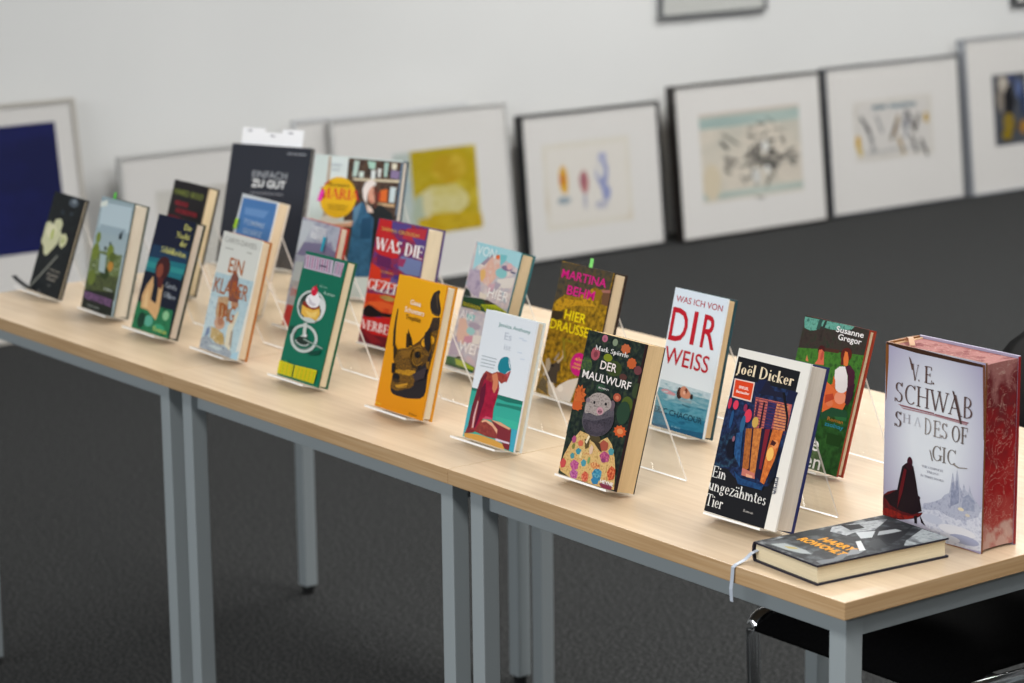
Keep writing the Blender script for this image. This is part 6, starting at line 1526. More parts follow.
  ("p", '#a8861c', "744 1640 751 1640 751 1678 744 1678"),
  ("p", '#a8861c', "762 1640 768 1640 768 1678 762 1678"),
  ("p", '#a8861c', "768 1655 783 1655 783 1663 768 1663"),
  ("p", '#a8861c', "768 1670 783 1670 783 1678 768 1678"),
  ("p", '#a8861c', "777 1640 783 1640 783 1678 777 1678"),
  ("p", '#a8861c', "795 1640 801 1640 801 1678 795 1678"),
  ("p", '#a8861c', "801 1640 816 1640 816 1647 801 1647"),
  ("p", '#a8861c', "801 1655 816 1655 816 1663 801 1663"),
  ("p", '#a8861c', "801 1670 816 1670 816 1678 801 1678"),
  ("p", '#a8861c', "828 1640 834 1640 834 1678 828 1678"),
  ("p", '#a8861c', "834 1655 848 1655 848 1663 834 1663"),
  ("p", '#a8861c', "834 1670 848 1670 848 1678 834 1678"),
  ("p", '#a8861c', "842 1640 848 1640 848 1678 842 1678"),
  ("p", '#a8861c', "861 1640 868 1640 868 1678 861 1678"),
  ("p", '#a8861c', "868 1655 884 1655 884 1663 868 1663"),
  ("p", '#a8861c', "868 1670 884 1670 884 1678 868 1678"),
  ("p", '#a8861c', "877 1640 884 1640 884 1678 877 1678"),
  ("p", '#a8861c', "472 1580 479 1580 479 1618 472 1618"),
  ("p", '#a8861c', "479 1580 494 1580 494 1587 479 1587"),
  ("p", '#a8861c', "479 1610 494 1610 494 1618 479 1618"),
  ("p", '#a8861c', "487 1580 494 1580 494 1618 487 1618"),
  ("p", '#a8861c', "506 1580 513 1580 513 1618 506 1618"),
  ("p", '#a8861c', "513 1595 531 1595 531 1603 513 1603"),
  ("p", '#a8861c', "513 1610 531 1610 531 1618 513 1618"),
  ("p", '#a8861c', "523 1580 531 1580 531 1618 523 1618"),
  ("p", '#a8861c', "539 1580 545 1580 545 1618 539 1618"),
  ("p", '#a8861c', "545 1580 559 1580 559 1587 545 1587"),
  ("p", '#a8861c', "545 1610 559 1610 559 1618 545 1618"),
  ("p", '#a8861c', "553 1580 559 1580 559 1618 553 1618"),
  ("p", '#a8861c', "572 1580 578 1580 578 1618 572 1618"),
  ("p", '#a8861c', "578 1580 591 1580 591 1587 578 1587"),
  ("p", '#a8861c', "578 1610 591 1610 591 1618 578 1618"),
  ("p", '#a8861c', "585 1580 591 1580 591 1618 585 1618"),
  ("p", '#a8861c', "605 1580 611 1580 611 1618 605 1618"),
  ("p", '#a8861c', "611 1580 626 1580 626 1587 611 1587"),
  ("p", '#a8861c', "611 1610 626 1610 626 1618 611 1618"),
  ("p", '#a8861c', "620 1580 626 1580 626 1618 620 1618"),
  ("p", '#a8861c', "638 1580 644 1580 644 1618 638 1618"),
  ("p", '#a8861c', "644 1580 659 1580 659 1587 644 1587"),
  ("p", '#a8861c', "644 1595 659 1595 659 1603 644 1603"),
  ("p", '#a8861c', "644 1610 659 1610 659 1618 644 1618"),
  ("p", '#a8861c', "671 1580 679 1580 679 1618 671 1618"),
  ("p", '#a8861c', "679 1595 696 1595 696 1603 679 1603"),
  ("p", '#a8861c', "679 1610 696 1610 696 1618 679 1618"),
  ("p", '#a8861c', "688 1580 696 1580 696 1618 688 1618"),
  ("p", '#a8861c', "704 1580 711 1580 711 1618 704 1618"),
  ("p", '#a8861c', "711 1580 728 1580 728 1587 711 1587"),
  ("p", '#a8861c', "711 1610 728 1610 728 1618 711 1618"),
  ("p", '#a8861c', "721 1580 728 1580 728 1618 721 1618"),
  ("p", '#a8861c', "737 1580 745 1580 745 1618 737 1618"),
  ("p", '#a8861c', "745 1595 762 1595 762 1603 745 1603"),
  ("p", '#a8861c', "745 1610 762 1610 762 1618 745 1618"),
  ("p", '#a8861c', "755 1580 762 1580 762 1618 755 1618"),
  ("p", '#a8861c', "771 1580 777 1580 777 1618 771 1618"),
  ("p", '#a8861c', "777 1580 793 1580 793 1587 777 1587"),
  ("p", '#a8861c', "777 1610 793 1610 793 1618 777 1618"),
  ("p", '#a8861c', "786 1580 793 1580 793 1618 786 1618"),
  ("p", '#a8861c', "804 1580 810 1580 810 1618 804 1618"),
  ("p", '#a8861c', "810 1595 825 1595 825 1603 810 1603"),
  ("p", '#a8861c', "810 1610 825 1610 825 1618 810 1618"),
  ("p", '#a8861c', "819 1580 825 1580 825 1618 819 1618"),
  ("p", '#a8861c', "837 1580 843 1580 843 1618 837 1618"),
  ("p", '#a8861c', "843 1580 858 1580 858 1587 843 1587"),
  ("p", '#a8861c', "843 1595 858 1595 858 1603 843 1603"),
  ("p", '#a8861c', "843 1610 858 1610 858 1618 843 1618"),
  ("p", '#a8b4c0', "418 2392 425 2392 425 2441 418 2441"),
  ("p", '#a8b4c0', "425 2392 441 2392 441 2402 425 2402"),
  ("p", '#a8b4c0', "425 2432 441 2432 441 2441 425 2441"),
  ("p", '#a8b4c0', "434 2392 441 2392 441 2441 434 2441"),
  ("p", '#a8b4c0', "453 2392 461 2392 461 2441 453 2441"),
  ("p", '#a8b4c0', "461 2412 479 2412 479 2422 461 2422"),
  ("p", '#a8b4c0', "461 2432 479 2432 479 2441 461 2441"),
  ("p", '#a8b4c0', "471 2392 479 2392 479 2441 471 2441"),
  ("p", '#a8b4c0', "487 2392 494 2392 494 2441 487 2441"),
  ("p", '#a8b4c0', "494 2392 509 2392 509 2402 494 2402"),
  ("p", '#a8b4c0', "494 2432 509 2432 509 2441 494 2441"),
  ("p", '#a8b4c0', "502 2392 509 2392 509 2441 502 2441"),
  ("p", '#a8b4c0', "521 2392 527 2392 527 2441 521 2441"),
  ("p", '#a8b4c0', "527 2392 541 2392 541 2402 527 2402"),
  ("p", '#a8b4c0', "527 2432 541 2432 541 2441 527 2441"),
  ("p", '#a8b4c0', "535 2392 541 2392 541 2441 535 2441"),
  ("p", '#a8b4c0', "556 2392 562 2392 562 2441 556 2441"),
  ("p", '#a8b4c0', "562 2392 578 2392 578 2402 562 2402"),
  ("p", '#a8b4c0', "562 2432 578 2432 578 2441 562 2441"),
  ("p", '#a8b4c0', "571 2392 578 2392 578 2441 571 2441"),
  ("p", '#a8b4c0', "590 2392 597 2392 597 2441 590 2441"),
  ("p", '#a8b4c0', "597 2392 612 2392 612 2402 597 2402"),
  ("p", '#a8b4c0', "597 2412 612 2412 612 2422 597 2422"),
  ("p", '#a8b4c0', "597 2432 612 2432 612 2441 597 2441"),
  ("p", '#a8b4c0', "625 2392 632 2392 632 2441 625 2441"),
  ("p", '#a8b4c0', "632 2412 650 2412 650 2422 632 2422"),
  ("p", '#a8b4c0', "632 2432 650 2432 650 2441 632 2441"),
  ("p", '#a8b4c0', "642 2392 650 2392 650 2441 642 2441"),
  ("p", '#a8b4c0', "448 2306 455 2306 455 2350 448 2350"),
  ("p", '#a8b4c0', "455 2306 470 2306 470 2314 455 2314"),
  ("p", '#a8b4c0', "455 2341 470 2341 470 2350 455 2350"),
  ("p", '#a8b4c0', "463 2306 470 2306 470 2350 463 2350"),
  ("p", '#a8b4c0', "481 2306 489 2306 489 2350 481 2350"),
  ("p", '#a8b4c0', "489 2323 507 2323 507 2332 489 2332"),
  ("p", '#a8b4c0', "489 2341 507 2341 507 2350 489 2350"),
  ("p", '#a8b4c0', "499 2306 507 2306 507 2350 499 2350"),
  ("p", '#a8b4c0', "515 2306 521 2306 521 2350 515 2350"),
  ("p", '#a8b4c0', "521 2306 536 2306 536 2314 521 2314"),
  ("p", '#a8b4c0', "521 2341 536 2341 536 2350 521 2350"),
  ("p", '#a8b4c0', "529 2306 536 2306 536 2350 529 2350"),
  ("p", '#a8b4c0', "548 2306 554 2306 554 2350 548 2350"),
  ("p", '#a8b4c0', "554 2306 567 2306 567 2314 554 2314"),
  ("p", '#a8b4c0', "554 2341 567 2341 567 2350 554 2350"),
  ("p", '#a8b4c0', "562 2306 567 2306 567 2350 562 2350"),
  ("p", '#a8b4c0', "581 2306 588 2306 588 2350 581 2350"),
  ("p", '#a8b4c0', "588 2306 603 2306 603 2314 588 2314"),
  ("p", '#a8b4c0', "588 2341 603 2341 603 2350 588 2350"),
  ("p", '#a8b4c0', "596 2306 603 2306 603 2350 596 2350"),
  ("p", '#a8b4c0', "615 2306 621 2306 621 2350 615 2350"),
  ("p", '#a8b4c0', "621 2306 636 2306 636 2314 621 2314"),
  ("p", '#a8b4c0', "621 2323 636 2323 636 2332 621 2332"),
  ("p", '#a8b4c0', "621 2341 636 2341 636 2350 621 2350"),
  ("p", '#c04a3a', "345 2022 453 2085 438 2112 330 2049"),
 ],
}
# ------------------------------------------------------------------ printed faces
STEP = .00003
def add_art(bm, key, w_, h_, mats, place):
    """lay the printed shapes of a cover on its face; place(u, v, lift) gives the 3D point"""
    uvl = bm.loops.layers.uv.get('UVMap') or bm.loops.layers.uv.new('UVMap')
    idx = {m: i for i, m in enumerate(mats)}; lift = .00005
    def face(pts, m):
        if m not in idx: idx[m] = len(mats); mats.append(m)
        vs_ = [bm.verts.new(place(u, v, lift)) for u, v in pts]
        try: f = bm.faces.new(vs_)
        except ValueError: return
        f.material_index = idx[m]
        for l, (u, v) in zip(f.loops, pts): l[uvl].uv = (u/w_, v/h_)
    for e in ART[key]:
        lift += STEP
        if e[0] == 'p':
            q = [int(t)/10000 for t in e[2].split()]; face(list(zip(q[::2], q[1::2])), ink(e[1]))
        else:
            _, text, col, u0, v0, wd, ht, bold, font, ang = e
            if font == 'r': polys = serif_polys(text, bold); k = ht
            else: polys = sans_tris(text, .018*bold); k = ht/CAP
            xs = [p[0] for q in polys for p in q]; x0, x1 = min(xs), max(xs); kx = wd/(x1-x0); c, s = math.cos(ang), math.sin(ang)
            for q in polys:
                pts = [((p[0]-x0)*kx, p[1]*k) for p in q]; pts = [(u0+a*c-b*s, v0+a*s+b*c) for a, b in pts]
                if all(0 <= u <= w_ and 0 <= v <= h_ for u, v in pts): face(pts, ink(col))
                elif any(0 <= u <= w_ for u, v in pts) and font == 's':
                    pts = [(min(max(u, 0), w_), min(max(v, 0), h_)) for u, v in pts]
                    if abs((pts[1][0]-pts[0][0])*(pts[2][1]-pts[0][1])-(pts[2][0]-pts[0][0])*(pts[1][1]-pts[0][1])) > 1e-9: face(pts, ink(col))
def keep(bm): bm.faces.layers.int.new('keep')
def page_mat(c):
    k = ('pages', c)
    if k not in MATS:
        r, g, b = (int(c[i:i+2], 16) for i in (1, 3, 5)); d = '#%02x%02x%02x' % (int(r*.9), int(g*.89), int(b*.87))
        MATS[k] = noise_mat('page_edges', [d, c], 60, (.4, 60, .4), rough=.9, spec=.1, detail=3)
    return MATS[k]

# ------------------------------------------------------------------ the setting
bm = bmesh.new(); box(bm, -5.165, 6, -6, 10, -.08, 0); tag(link('floor', bm, M_CARPET), kind='structure')
bm = bmesh.new(); box(bm, -5.365, -5.165, -6, 10, 0, 3.1); tag(link('wall_left', bm, M_WALL), kind='structure')

# ------------------------------------------------------------------ tables
IX, IY, LW, TH = .0215, .0237, .0285, .0225
def table(x1, label):
    t = thing('table', label, 'table', (x1-.4, .4, 0), group='square tables pushed into one row')
    a = .3996
    bm = bmesh.new(); box(bm, -a, a, -a, a, TOP-TH, TOP, 0, .0012)
    for f in bm.faces:
        if abs(f.normal.z) < .5: f.material_index = 1
    link('tabletop', bm, [M_WOOD, M_EDGE], t)
    zb = TOP-TH; rh = .035
    for sx in (-1, 1):
        for sy in (-1, 1):
            xc, yc = sx*(.4-IX-LW/2), sy*(.4-IY-LW/2); bm = bmesh.new(); box(bm, xc-LW/2, xc+LW/2, yc-LW/2, yc+LW/2, .018, zb, 0, .0015)
            l = link('leg', bm, M_STEEL, t)
            bm = bmesh.new(); bmesh.ops.create_cone(bm, cap_ends=True, segments=16, radius1=.0115, radius2=.013, depth=.018, matrix=Matrix.Translation((xc, yc, .009)))
            g = link('glide', bm, M_GLIDE, l)
    i = .4-IX-LW; j = .4-IY-LW
    for s in (-1, 1):
        y = s*(j+LW-.021); bm = bmesh.new(); box(bm, -i, i, y-.009, y+.009, zb-rh, zb, 0, .001); link('rail', bm, M_STEEL, t)
        x = s*(i+LW-.013); bm = bmesh.new(); box(bm, x-.009, x+.009, -j, j, zb-rh, zb, 0, .001); link('rail', bm, M_STEEL, t)
    return t
table(0, 'maple topped table with grey steel legs, nearest of the row, carrying the lying book')
table(-.8, 'maple topped table with grey steel legs, middle one of the row of three')
table(-1.6, 'maple topped table with grey steel legs, far left end of the row')

# ------------------------------------------------------------------ books on stands
def stand(x, y, yaw, tilt, d, wd, label, top=.152, foot=.106, cx=.012):
    T = .003; g = .0019; V = Vector((math.sin(tilt), math.cos(tilt))); N = Vector((-math.cos(tilt), math.sin(tilt)))   # in (y, z)
    b = Vector((0, .004)); corner = b-V*g-N*g
    tip = b-V*g+N*max(d+.004, .039)
    up = corner+V*(top/math.cos(tilt)); ft = Vector((foot, T/2+.0003))
    line = [tip, corner]+[Vector((p.y, p.z)) for p in rounded([(0, p.x, p.y) for p in (corner+(up-corner)*.5, up, ft)], .0075, 6)]
    up_, dn = [], []
    for i, p in enumerate(line):
        t = (line[min(i+1, len(line)-1)]-line[max(i-1, 0)]).normalized(); n = Vector((-t.y, t.x))*T/2
        up_.append(p+n); dn.append(p-n)
    bm = bmesh.new(); A = []
    for X in (cx-wd/2, cx+wd/2): A.append(([bm.verts.new((X, p.x, p.y)) for p in up_], [bm.verts.new((X, p.x, p.y)) for p in dn]))
    n = len(line)
    for i in range(n-1):
        for k in (0, 1):
            f = bm.faces.new((A[0][k][i], A[0][k][i+1], A[1][k][i+1], A[1][k][i])); f.material_index = 0; f.smooth = True
        for s in (0, 1):
            f = bm.faces.new((A[s][0][i], A[s][0][i+1], A[s][1][i+1], A[s][1][i])); f.material_index = 1
    for i in (0, n-1): f = bm.faces.new((A[0][0][i], A[1][0][i], A[1][1][i], A[0][1][i])); f.material_index = 2
    o = link('book_stand', bm, [M_ACRYL, M_AEDGE, M_ALIP]); o.location = (x, y, TOP); o.rotation_euler = (0, 0, yaw)
    return tag(o, label, 'book stand', 'clear acrylic book stands on the tables')
def book(key, x, y, yaw, tilt, w_, h_, d, label, back, page, spine=None, board=.0022, inset=.0022, front=None, group='novels displayed on the tables', z=.004):
    r = thing('book', label, 'book', (x, y, TOP+z), (-tilt, 0, yaw), group)
    hw = w_/2; mats = [flat(front or back, .42, .35)]
    bm = bmesh.new(); keep(bm); box(bm, -hw, hw, -d, -d+board, 0, h_)
    add_art(bm, key, w_, h_, mats, lambda u, v, l: (u-hw, -d-l, v)); link('front_cover', bm, mats, r)
    bm = bmesh.new(); box(bm, -hw, hw, -board, 0, 0, h_); link('back_cover', bm, flat(back, .42, .35), r)
    bm = bmesh.new(); n = 6; pr = []
    for i in range(n+1):
        a = math.pi*(i/n); yy = -d/2-math.cos(a)*(d/2-.0002); pr.append((-hw-.0016*math.sin(a), yy))
    v0 = [[bm.verts.new((px+t, py, zz)) for px, py in pr for t in (0,)] for zz in (.0004, h_-.0004)]
    v1 = [[bm.verts.new((-hw+.0012, py if 0 < i < n else py, zz)) for i, (px, py) in enumerate(pr)] for zz in (.0004, h_-.0004)]
    for i in range(n):
        bm.faces.new((v0[0][i], v0[0][i+1], v0[1][i+1], v0[1][i])); bm.faces.new((v1[0][i], v1[1][i], v1[1][i+1], v1[0][i+1]))
        for k in (0, 1): bm.faces.new((v0[k][i], v1[k][i], v1[k][i+1], v0[k][i+1]))
    link('spine', bm, flat(spine or back, .42, .35), r)
    bm = bmesh.new(); e = .0001; c = .0012 if board > .001 else 0
    x0, x1, y0, y1, z0, z1 = -hw+.0014, hw-inset, -d+board+e, -board-e, inset, h_-inset
    ym = (y0+y1)/2; prof = [(x0, y0), (x1, y0), (x1-c*.75, y0+(ym-y0)*.5), (x1-c, ym), (x1-c*.75, y1-(y1-ym)*.5), (x1, y1), (x0, y1)]
    lo = [bm.verts.new((a, b, z0)) for a, b in prof]; hi = [bm.verts.new((a, b, z1)) for a, b in prof]
    bm.faces.new(lo); bm.faces.new(hi)
    for i in range(len(prof)): bm.faces.new((lo[i-1], lo[i], hi[i], hi[i-1]))
    link('page_block', bm, page_mat(page), r)
    return r
def tab(r, x, w_, h_, d, ht, col, label, slant=0):
    bm = bmesh.new(); zt = h_-.012; q = [(x-w_/2, zt), (x+w_/2, zt), (x+w_/2+slant, h_+ht), (x-w_/2+slant, h_+ht)]
    f = [bm.verts.new((a, -d, b)) for a, b in q]; b_ = [bm.verts.new((a, -d+.0003, b)) for a, b in q]
    bm.faces.new(f); bm.faces.new(b_)
    for i in range(4): bm.faces.new((f[i-1], f[i], b_[i], b_[i-1]))
    o = link('sticky_tab', bm, flat(col, .6, .2), r); o['label'] = label; return o

BK = {  # x, y, yaw, lean, width, height, thickness
'orchid': (-2.2962, 0.1559, -0.0627, 0.3439, 0.1314, 0.1929, 0.0102),
'cherub': (-2.0591, 0.1623, -0.0279, 0.2624, 0.1238, 0.2062, 0.0318),
'nacht': (-1.8444, 0.1364, -0.0136, 0.3198, 0.1307, 0.206, 0.0203),
'klarer': (-1.6238, 0.1419, -0.042, 0.2784, 0.13, 0.203, 0.0199),
'green': (-1.3647, 0.1323, -0.0122, 0.3074, 0.1209, 0.2063, 0.0203),
'rhino': (-1.0874, 0.1354, -0.015, 0.2539, 0.1266, 0.2065, 0.0205),
'jessica': (-0.8505, 0.1249, -0.0054, 0.2476, 0.1235, 0.1905, 0.0157),
'maul': (-0.5794, 0.1074, -0.0056, 0.2791, 0.1268, 0.2034, 0.033),
'dicker': (-0.3029, 0.1382, 0.0386, 0.2906, 0.1311, 0.2189, 0.0356),
'hard': (-2.1564, 0.3609, -0.0436, 0.2909, 0.1311, 0.2063, 0.0263),
'tommie': (-1.917, 0.3565, -0.0494, 0.3143, 0.1311, 0.2089, 0.0258),
'einfach': (-2.2745, 0.609, 0.4152, 0.3075, 0.1881, 0.2428, 0.0118),
'pale': (-1.6952, 0.3516, -0.0827, 0.251, 0.137, 0.1931, 0.018),
'gez': (-1.4743, 0.3906, 0.0306, 0.239, 0.1368, 0.2128, 0.039),
'hieraus': (-1.2258, 0.3778, -0.0601, 0.3125, 0.1325, 0.2092, 0.0282),
'martina': (-0.9885, 0.3808, -0.0254, 0.2659, 0.132, 0.2095, 0.0272),
'dir': (-0.727, 0.384, -0.011, 0.2299, 0.1187, 0.208, 0.0188),
'gregor': (-0.462, 0.3853, -0.0288, 0.2853, 0.1317, 0.2075, 0.0136),
'maria': (-1.915, 0.5814, 0.3753, 0.2584, 0.197, 0.2591, 0.02),
}
INFO = {  # label, back board colour, page colour, stand width, (paperback?)
'orchid': ('slim black book with a cream orchid flower, leftmost at the table end', '#15181a', '#dcd2bc', .125, 0),
'cherub': ('thick book with a misty green garden under pale sky on its cover', '#3c4a44', '#e2d8c6', .13, 0),
'nacht': ('dark navy and teal book with a bare-backed woman painted on its cover', '#14281f', '#e0d4c4', .13, 0),
'klarer': ('pale beach-scene book with rust lettering and an orange back board', '#b06a28', '#ecd8ba', .13, 0),
'green': ('dark green book with a cherry-topped pudding in a glass dish', '#0f5a40', '#ecdcbc', .118, 0),
'rhino': ('golden yellow book with a rhinoceros head on its cover', '#d08c0c', '#e8dcc2', .126, 0),
'jessica': ('white book with a swimmer in red suit and teal cap seated by green water', '#d4dad8', '#e2d2b6', .136, 0),
'maul': ('thick dark floral paperback with a small pink-snouted animal in a flowered shirt', '#191415', '#e4c698', .118, 1),
'dicker': ('thick white-jacketed book with a lit house at night and a red sticker', '#1c2458', '#dcd2c4', .13, 0),
'hard': ('black book with olive and red lettering, leftmost of the back row of novels', '#2a2624', '#e8d6b2', .125, 0),
'tommie': ('white-edged book with a plain blue cover panel and a lime sticky tab', '#d8d0c4', '#ead8ba', .125, 0),
'pale': ('pale grey-lavender book with a red back board and a turquoise tab', '#b02c20', '#e8dcc6', .13, 0),
'gez': ('thick red and violet seascape book with tall white serif lettering', '#54407a', '#eadcc0', .13, 0),
'hieraus': ('pastel book with a dreamlike horse figure and a teal back board', '#2c6a72', '#d8c4a2', .125, 0),
'martina': ('ochre book with a young deer, magenta and yellow lettering', '#2a1c18', '#e0ccac', .125, 0),
'dir': ('pale blue book with big red lettering and a swimmer floating at sea', '#1a4652', '#e0c49a', .122, 0),
'gregor': ('green painted-meadow book with two people and a rust red back board', '#96321c', '#e4d6b6', .13, 0),
'einfach': ('large black cookbook with white index dividers on top', '#1c1e24', '#d6d2ca', .17, 0),
'maria': ('large cookbook with a round yellow badge and a grey-haired cook on its cover', '#2c4a60', '#dcd6cc', .17, 0),
}
SHORT = {'orchid': 'the black orchid book', 'cherub': 'the misty garden book', 'nacht': 'the book with the bare-backed woman', 'klarer': 'the pale beach book with rust lettering', 'green': 'the dark green pudding book', 'rhino': 'the yellow rhinoceros book', 'jessica': 'the white swimmer book', 'maul': 'the floral paperback with the small animal', 'dicker': 'the thick white-jacketed night house book', 'hard': 'the black book with red and olive lettering', 'tommie': 'the plain blue panel book', 'pale': 'the pale lavender book', 'gez': 'the red and violet seascape book', 'hieraus': 'the pastel horse book', 'martina': 'the ochre deer book', 'dir': 'the pale book with big red lettering', 'gregor': 'the green meadow book', 'einfach': 'the large black cookbook', 'maria': 'the cookbook with the yellow badge'}
roots = {}
for k, (x, y, yaw, tl, bw, bh, bd) in BK.items():
    label, back, page, sw, paper = INFO[k]
    roots[k] = book(k, x, y, yaw, tl, bw, bh, bd, label, back, page, board=.0016 if paper else .003, inset=.0003 if paper else .0026, front={'green': '#0f5a40', 'dicker': '#e6e2da', 'jessica': '#dfe4ea', 'tommie': '#d8dee4', 'dir': '#dfeaf2', 'klarer': '#dcddd6'}.get(k))
    big = k in ('einfach', 'maria')
    stand(x, y, yaw, tl, bd, bw-.014 if k != 'dicker' else .105, 'clear acrylic book stand holding ' + SHORT[k], top=.19 if big else .15, foot=.125 if big else .106, cx=0 if big else (-.010 if k == 'dicker' else -.007))
# sticky tabs and dividers between the pages
r = roots['cherub']; tab(r, -.026, .007, BK['cherub'][5], .026, .012, '#5ad83c', 'bright green sticky tab')
r = roots['martina']; tab(r, -.008, .008, BK['martina'][5], .016, .014, '#86e07a', 'pale green sticky tab')
def front_tab(r, x, w_, z0, z1, d, col, label, slant):
    bm = bmesh.new(); q = [(x-w_/2, z0), (x+w_/2, z0), (x+w_/2+slant, z1), (x-w_/2+slant, z1)]
    f = [bm.verts.new((a, -d-.006, b)) for a, b in q]; b_ = [bm.verts.new((a, -d-.0057, b)) for a, b in q]
    f = [bm.verts.new((a, -d-.0052, b)) for a, b in q]
    bm.faces.new(f); bm.faces.new(b_)
    for i in range(4): bm.faces.new((f[i-1], f[i], b_[i], b_[i-1]))
    for v in [v for v in bm.verts if not v.link_faces]: bm.verts.remove(v)
    o = link('sticky_tab', bm, flat(col, .6, .2), r); o['label'] = label
front_tab(roots['tommie'], -.055, .009, .143, .162, .0258, '#b8e83c', 'lime green sticky tab', .002)
front_tab(roots['pale'], .028, .008, .145, .170, .018, '#1aa8c8', 'turquoise sticky tab', .002)
front_tab(roots['maria'], -.074, .009, .172, .192, .020, '#e83cb0', 'magenta sticky tab', .005)
r = roots['einfach']; H = BK['einfach'][5]
bm = bmesh.new()
for i, (a, b, hh) in enumerate(((-.076, -.022, .034), (-.024, .022, .027), (.016, .066, .035))):
    y0 = -.0085+i*.0018; box(bm, a, b, y0, y0+.0004, H-.03, H+hh)
o = link('index_dividers', bm, flat('#f4f5f8', .7, .2), r); o['label'] = 'white index dividers with rounded tops'
for i, (a, hh) in enumerate(((-.064, .030), (-.010, .022), (.030, .030))):
    bm = bmesh.new(); box(bm, a, a+.011, -.0089+i*.0018, -.0088+i*.0018, H+hh-.003, H+hh-.0008); link('divider_print', bm, flat('#5c5c6c', .7), o)
# black ribbon of the orchid book lying out past the table end
r = roots['orchid']; Mi = Matrix.LocRotScale(Vector((BK['orchid'][0], BK['orchid'][1], TOP+.004)), Euler((-BK['orchid'][3], 0, BK['orchid'][2])), None).inverted()
def ribbon(r, Mi, pts, wv, mat, label, tk=.0005):
    bm = bmesh.new(); rows = []
    for p in pts:
        p = Vector(p); rows.append([bm.verts.new(Mi @ (p+Vector(wv)*s+Vector((0, 0, t)))) for s in (-.5, .5) for t in (0, tk)])
    for a, b in zip(rows, rows[1:]):
        for i, j in ((0, 1), (1, 3), (3, 2), (2, 0)): f = bm.faces.new((a[i], a[j], b[j], b[i])); f.smooth = False
    for q in (rows[0], rows[-1]): bm.faces.new((q[0], q[1], q[3], q[2]))
    o = link('ribbon_bookmark', bm, mat, r); o['label'] = label; return o
ribbon(r, Mi, [(-2.345, .150, TOP+.009), (-2.362, .146, TOP+.013), (-2.384, .142, TOP+.021), (-2.398, .139, TOP+.029)], (.004, -.012, 0), flat('#16171a', .5), 'black ribbon bookmark')

# ------------------------------------------------------------------ thick volume standing at the right
sx, sy, syaw, sw, sd, sh = -0.0347, 0.2704, 0.0226, 0.1685, 0.0651, 0.245
U = Vector((math.cos(syaw), math.sin(syaw), 0)); N = Vector((-math.sin(syaw), math.cos(syaw), 0))
c0 = Vector((sx, sy, 0))-U*sw/2+N*sd
t = thing('book', 'very thick pale volume with a cloaked figure and red-painted page edges, standing upright', 'book', (c0.x, c0.y, TOP+.0003), (0, 0, syaw))
hw = sw/2; M_RED = base_mat('painted_page_edges', rough=.7, spec=.2)
def paint_red(m, H):
    nt = m.node_tree; L = nt.links; N_ = nt.nodes.new; b = nt.nodes['Principled BSDF']; tc = N_('ShaderNodeTexCoord')
    sp = N_('ShaderNodeSeparateXYZ'); L.new(tc.outputs['Object'], sp.inputs[0])
    nz = N_('ShaderNodeTexNoise'); nz.inputs['Scale'].default_value = 45; nz.inputs['Detail'].default_value = 8; L.new(tc.outputs['Object'], nz.inputs['Vector'])
    a = N_('ShaderNodeMath'); a.operation = 'MULTIPLY_ADD'; a.inputs[1].default_value = 1/H; L.new(sp.outputs[2], a.inputs[0])
    k = N_('ShaderNodeMath'); k.operation = 'MULTIPLY_ADD'; k.inputs[1].default_value = .9; k.inputs[2].default_value = -.45; L.new(nz.outputs[0], k.inputs[0]); L.new(k.outputs[0], a.inputs[2])
    r = N_('ShaderNodeValToRGB'); e = r.color_ramp.elements; e[0].position = 0; e[0].color = hexc('#b8958a'); e[1].position = 1; e[1].color = hexc('#9a6460')
    for p, c_ in ((.16, '#a2403a'), (.4, '#981a1c'), (.62, '#84181c'), (.82, '#6a2024')): x = e.new(p); x.color = hexc(c_)
    L.new(a.outputs[0], r.inputs[0])
    wv = N_('ShaderNodeTexNoise'); wv.inputs['Scale'].default_value = 30; wv.inputs['Detail'].default_value = 3; wv.inputs['Distortion'].default_value = 2.5; L.new(tc.outputs['Object'], wv.inputs['Vector'])
    q = N_('ShaderNodeValToRGB'); f = q.color_ramp.elements; f[0].position = .485; f[0].color = (0, 0, 0, 1); f[1].position = .5; f[1].color = (1, 1, 1, 1); x = f.new(.515); x.color = (0, 0, 0, 1); L.new(wv.outputs[0], q.inputs[0])
    mx = N_('ShaderNodeMix'); mx.data_type = 'RGBA'; g = N_('ShaderNodeMath'); g.operation = 'MULTIPLY'; g.inputs[1].default_value = .55; L.new(q.outputs[0], g.inputs[0]); L.new(g.outputs[0], mx.inputs[0])
    L.new(r.outputs[0], mx.inputs[6]); mx.inputs[7].default_value = hexc('#c8a898'); L.new(mx.outputs[2], b.inputs['Base Color'])
paint_red(M_RED, sh)
M_BURNT = flat('#7a4a24', .5)
mats = [M_BURNT]; bm = bmesh.new(); keep(bm); box(bm, -hw, hw, -sd, -sd+.003, 0, sh); add_art(bm, 'schwab', sw, sh, mats, lambda u, v, l: (u-hw, -sd-l, v)); link('front_cover', bm, mats, t)
bm = bmesh.new(); box(bm, -hw, hw, -.003, 0, 0, sh); o = link('back_cover', bm, flat('#9a94ac', .45), t)
bm = bmesh.new(); box(bm, hw-.0012, hw+.0003, -.0034, -.0001, .001, sh-.001); link('cover_edge', bm, flat('#8a1c1c', .5), o)
bm = bmesh.new(); pr = [(-hw-.004*math.sin(math.pi*i/8), -sd/2-math.cos(math.pi*i/8)*(sd/2-.0003)) for i in range(9)]
lo = [bm.verts.new((a, b, .0006)) for a, b in pr]+[bm.verts.new((-hw+.0015, pr[8-i][1], .0006)) for i in range(9)]
hi = [bm.verts.new((v.co.x, v.co.y, sh-.0006)) for v in lo]
bm.faces.new(lo); bm.faces.new(hi)
for i in range(len(lo)): bm.faces.new((lo[i-1], lo[i], hi[i], hi[i-1]))
link('spine', bm, flat('#8a5a2c', .5), t)
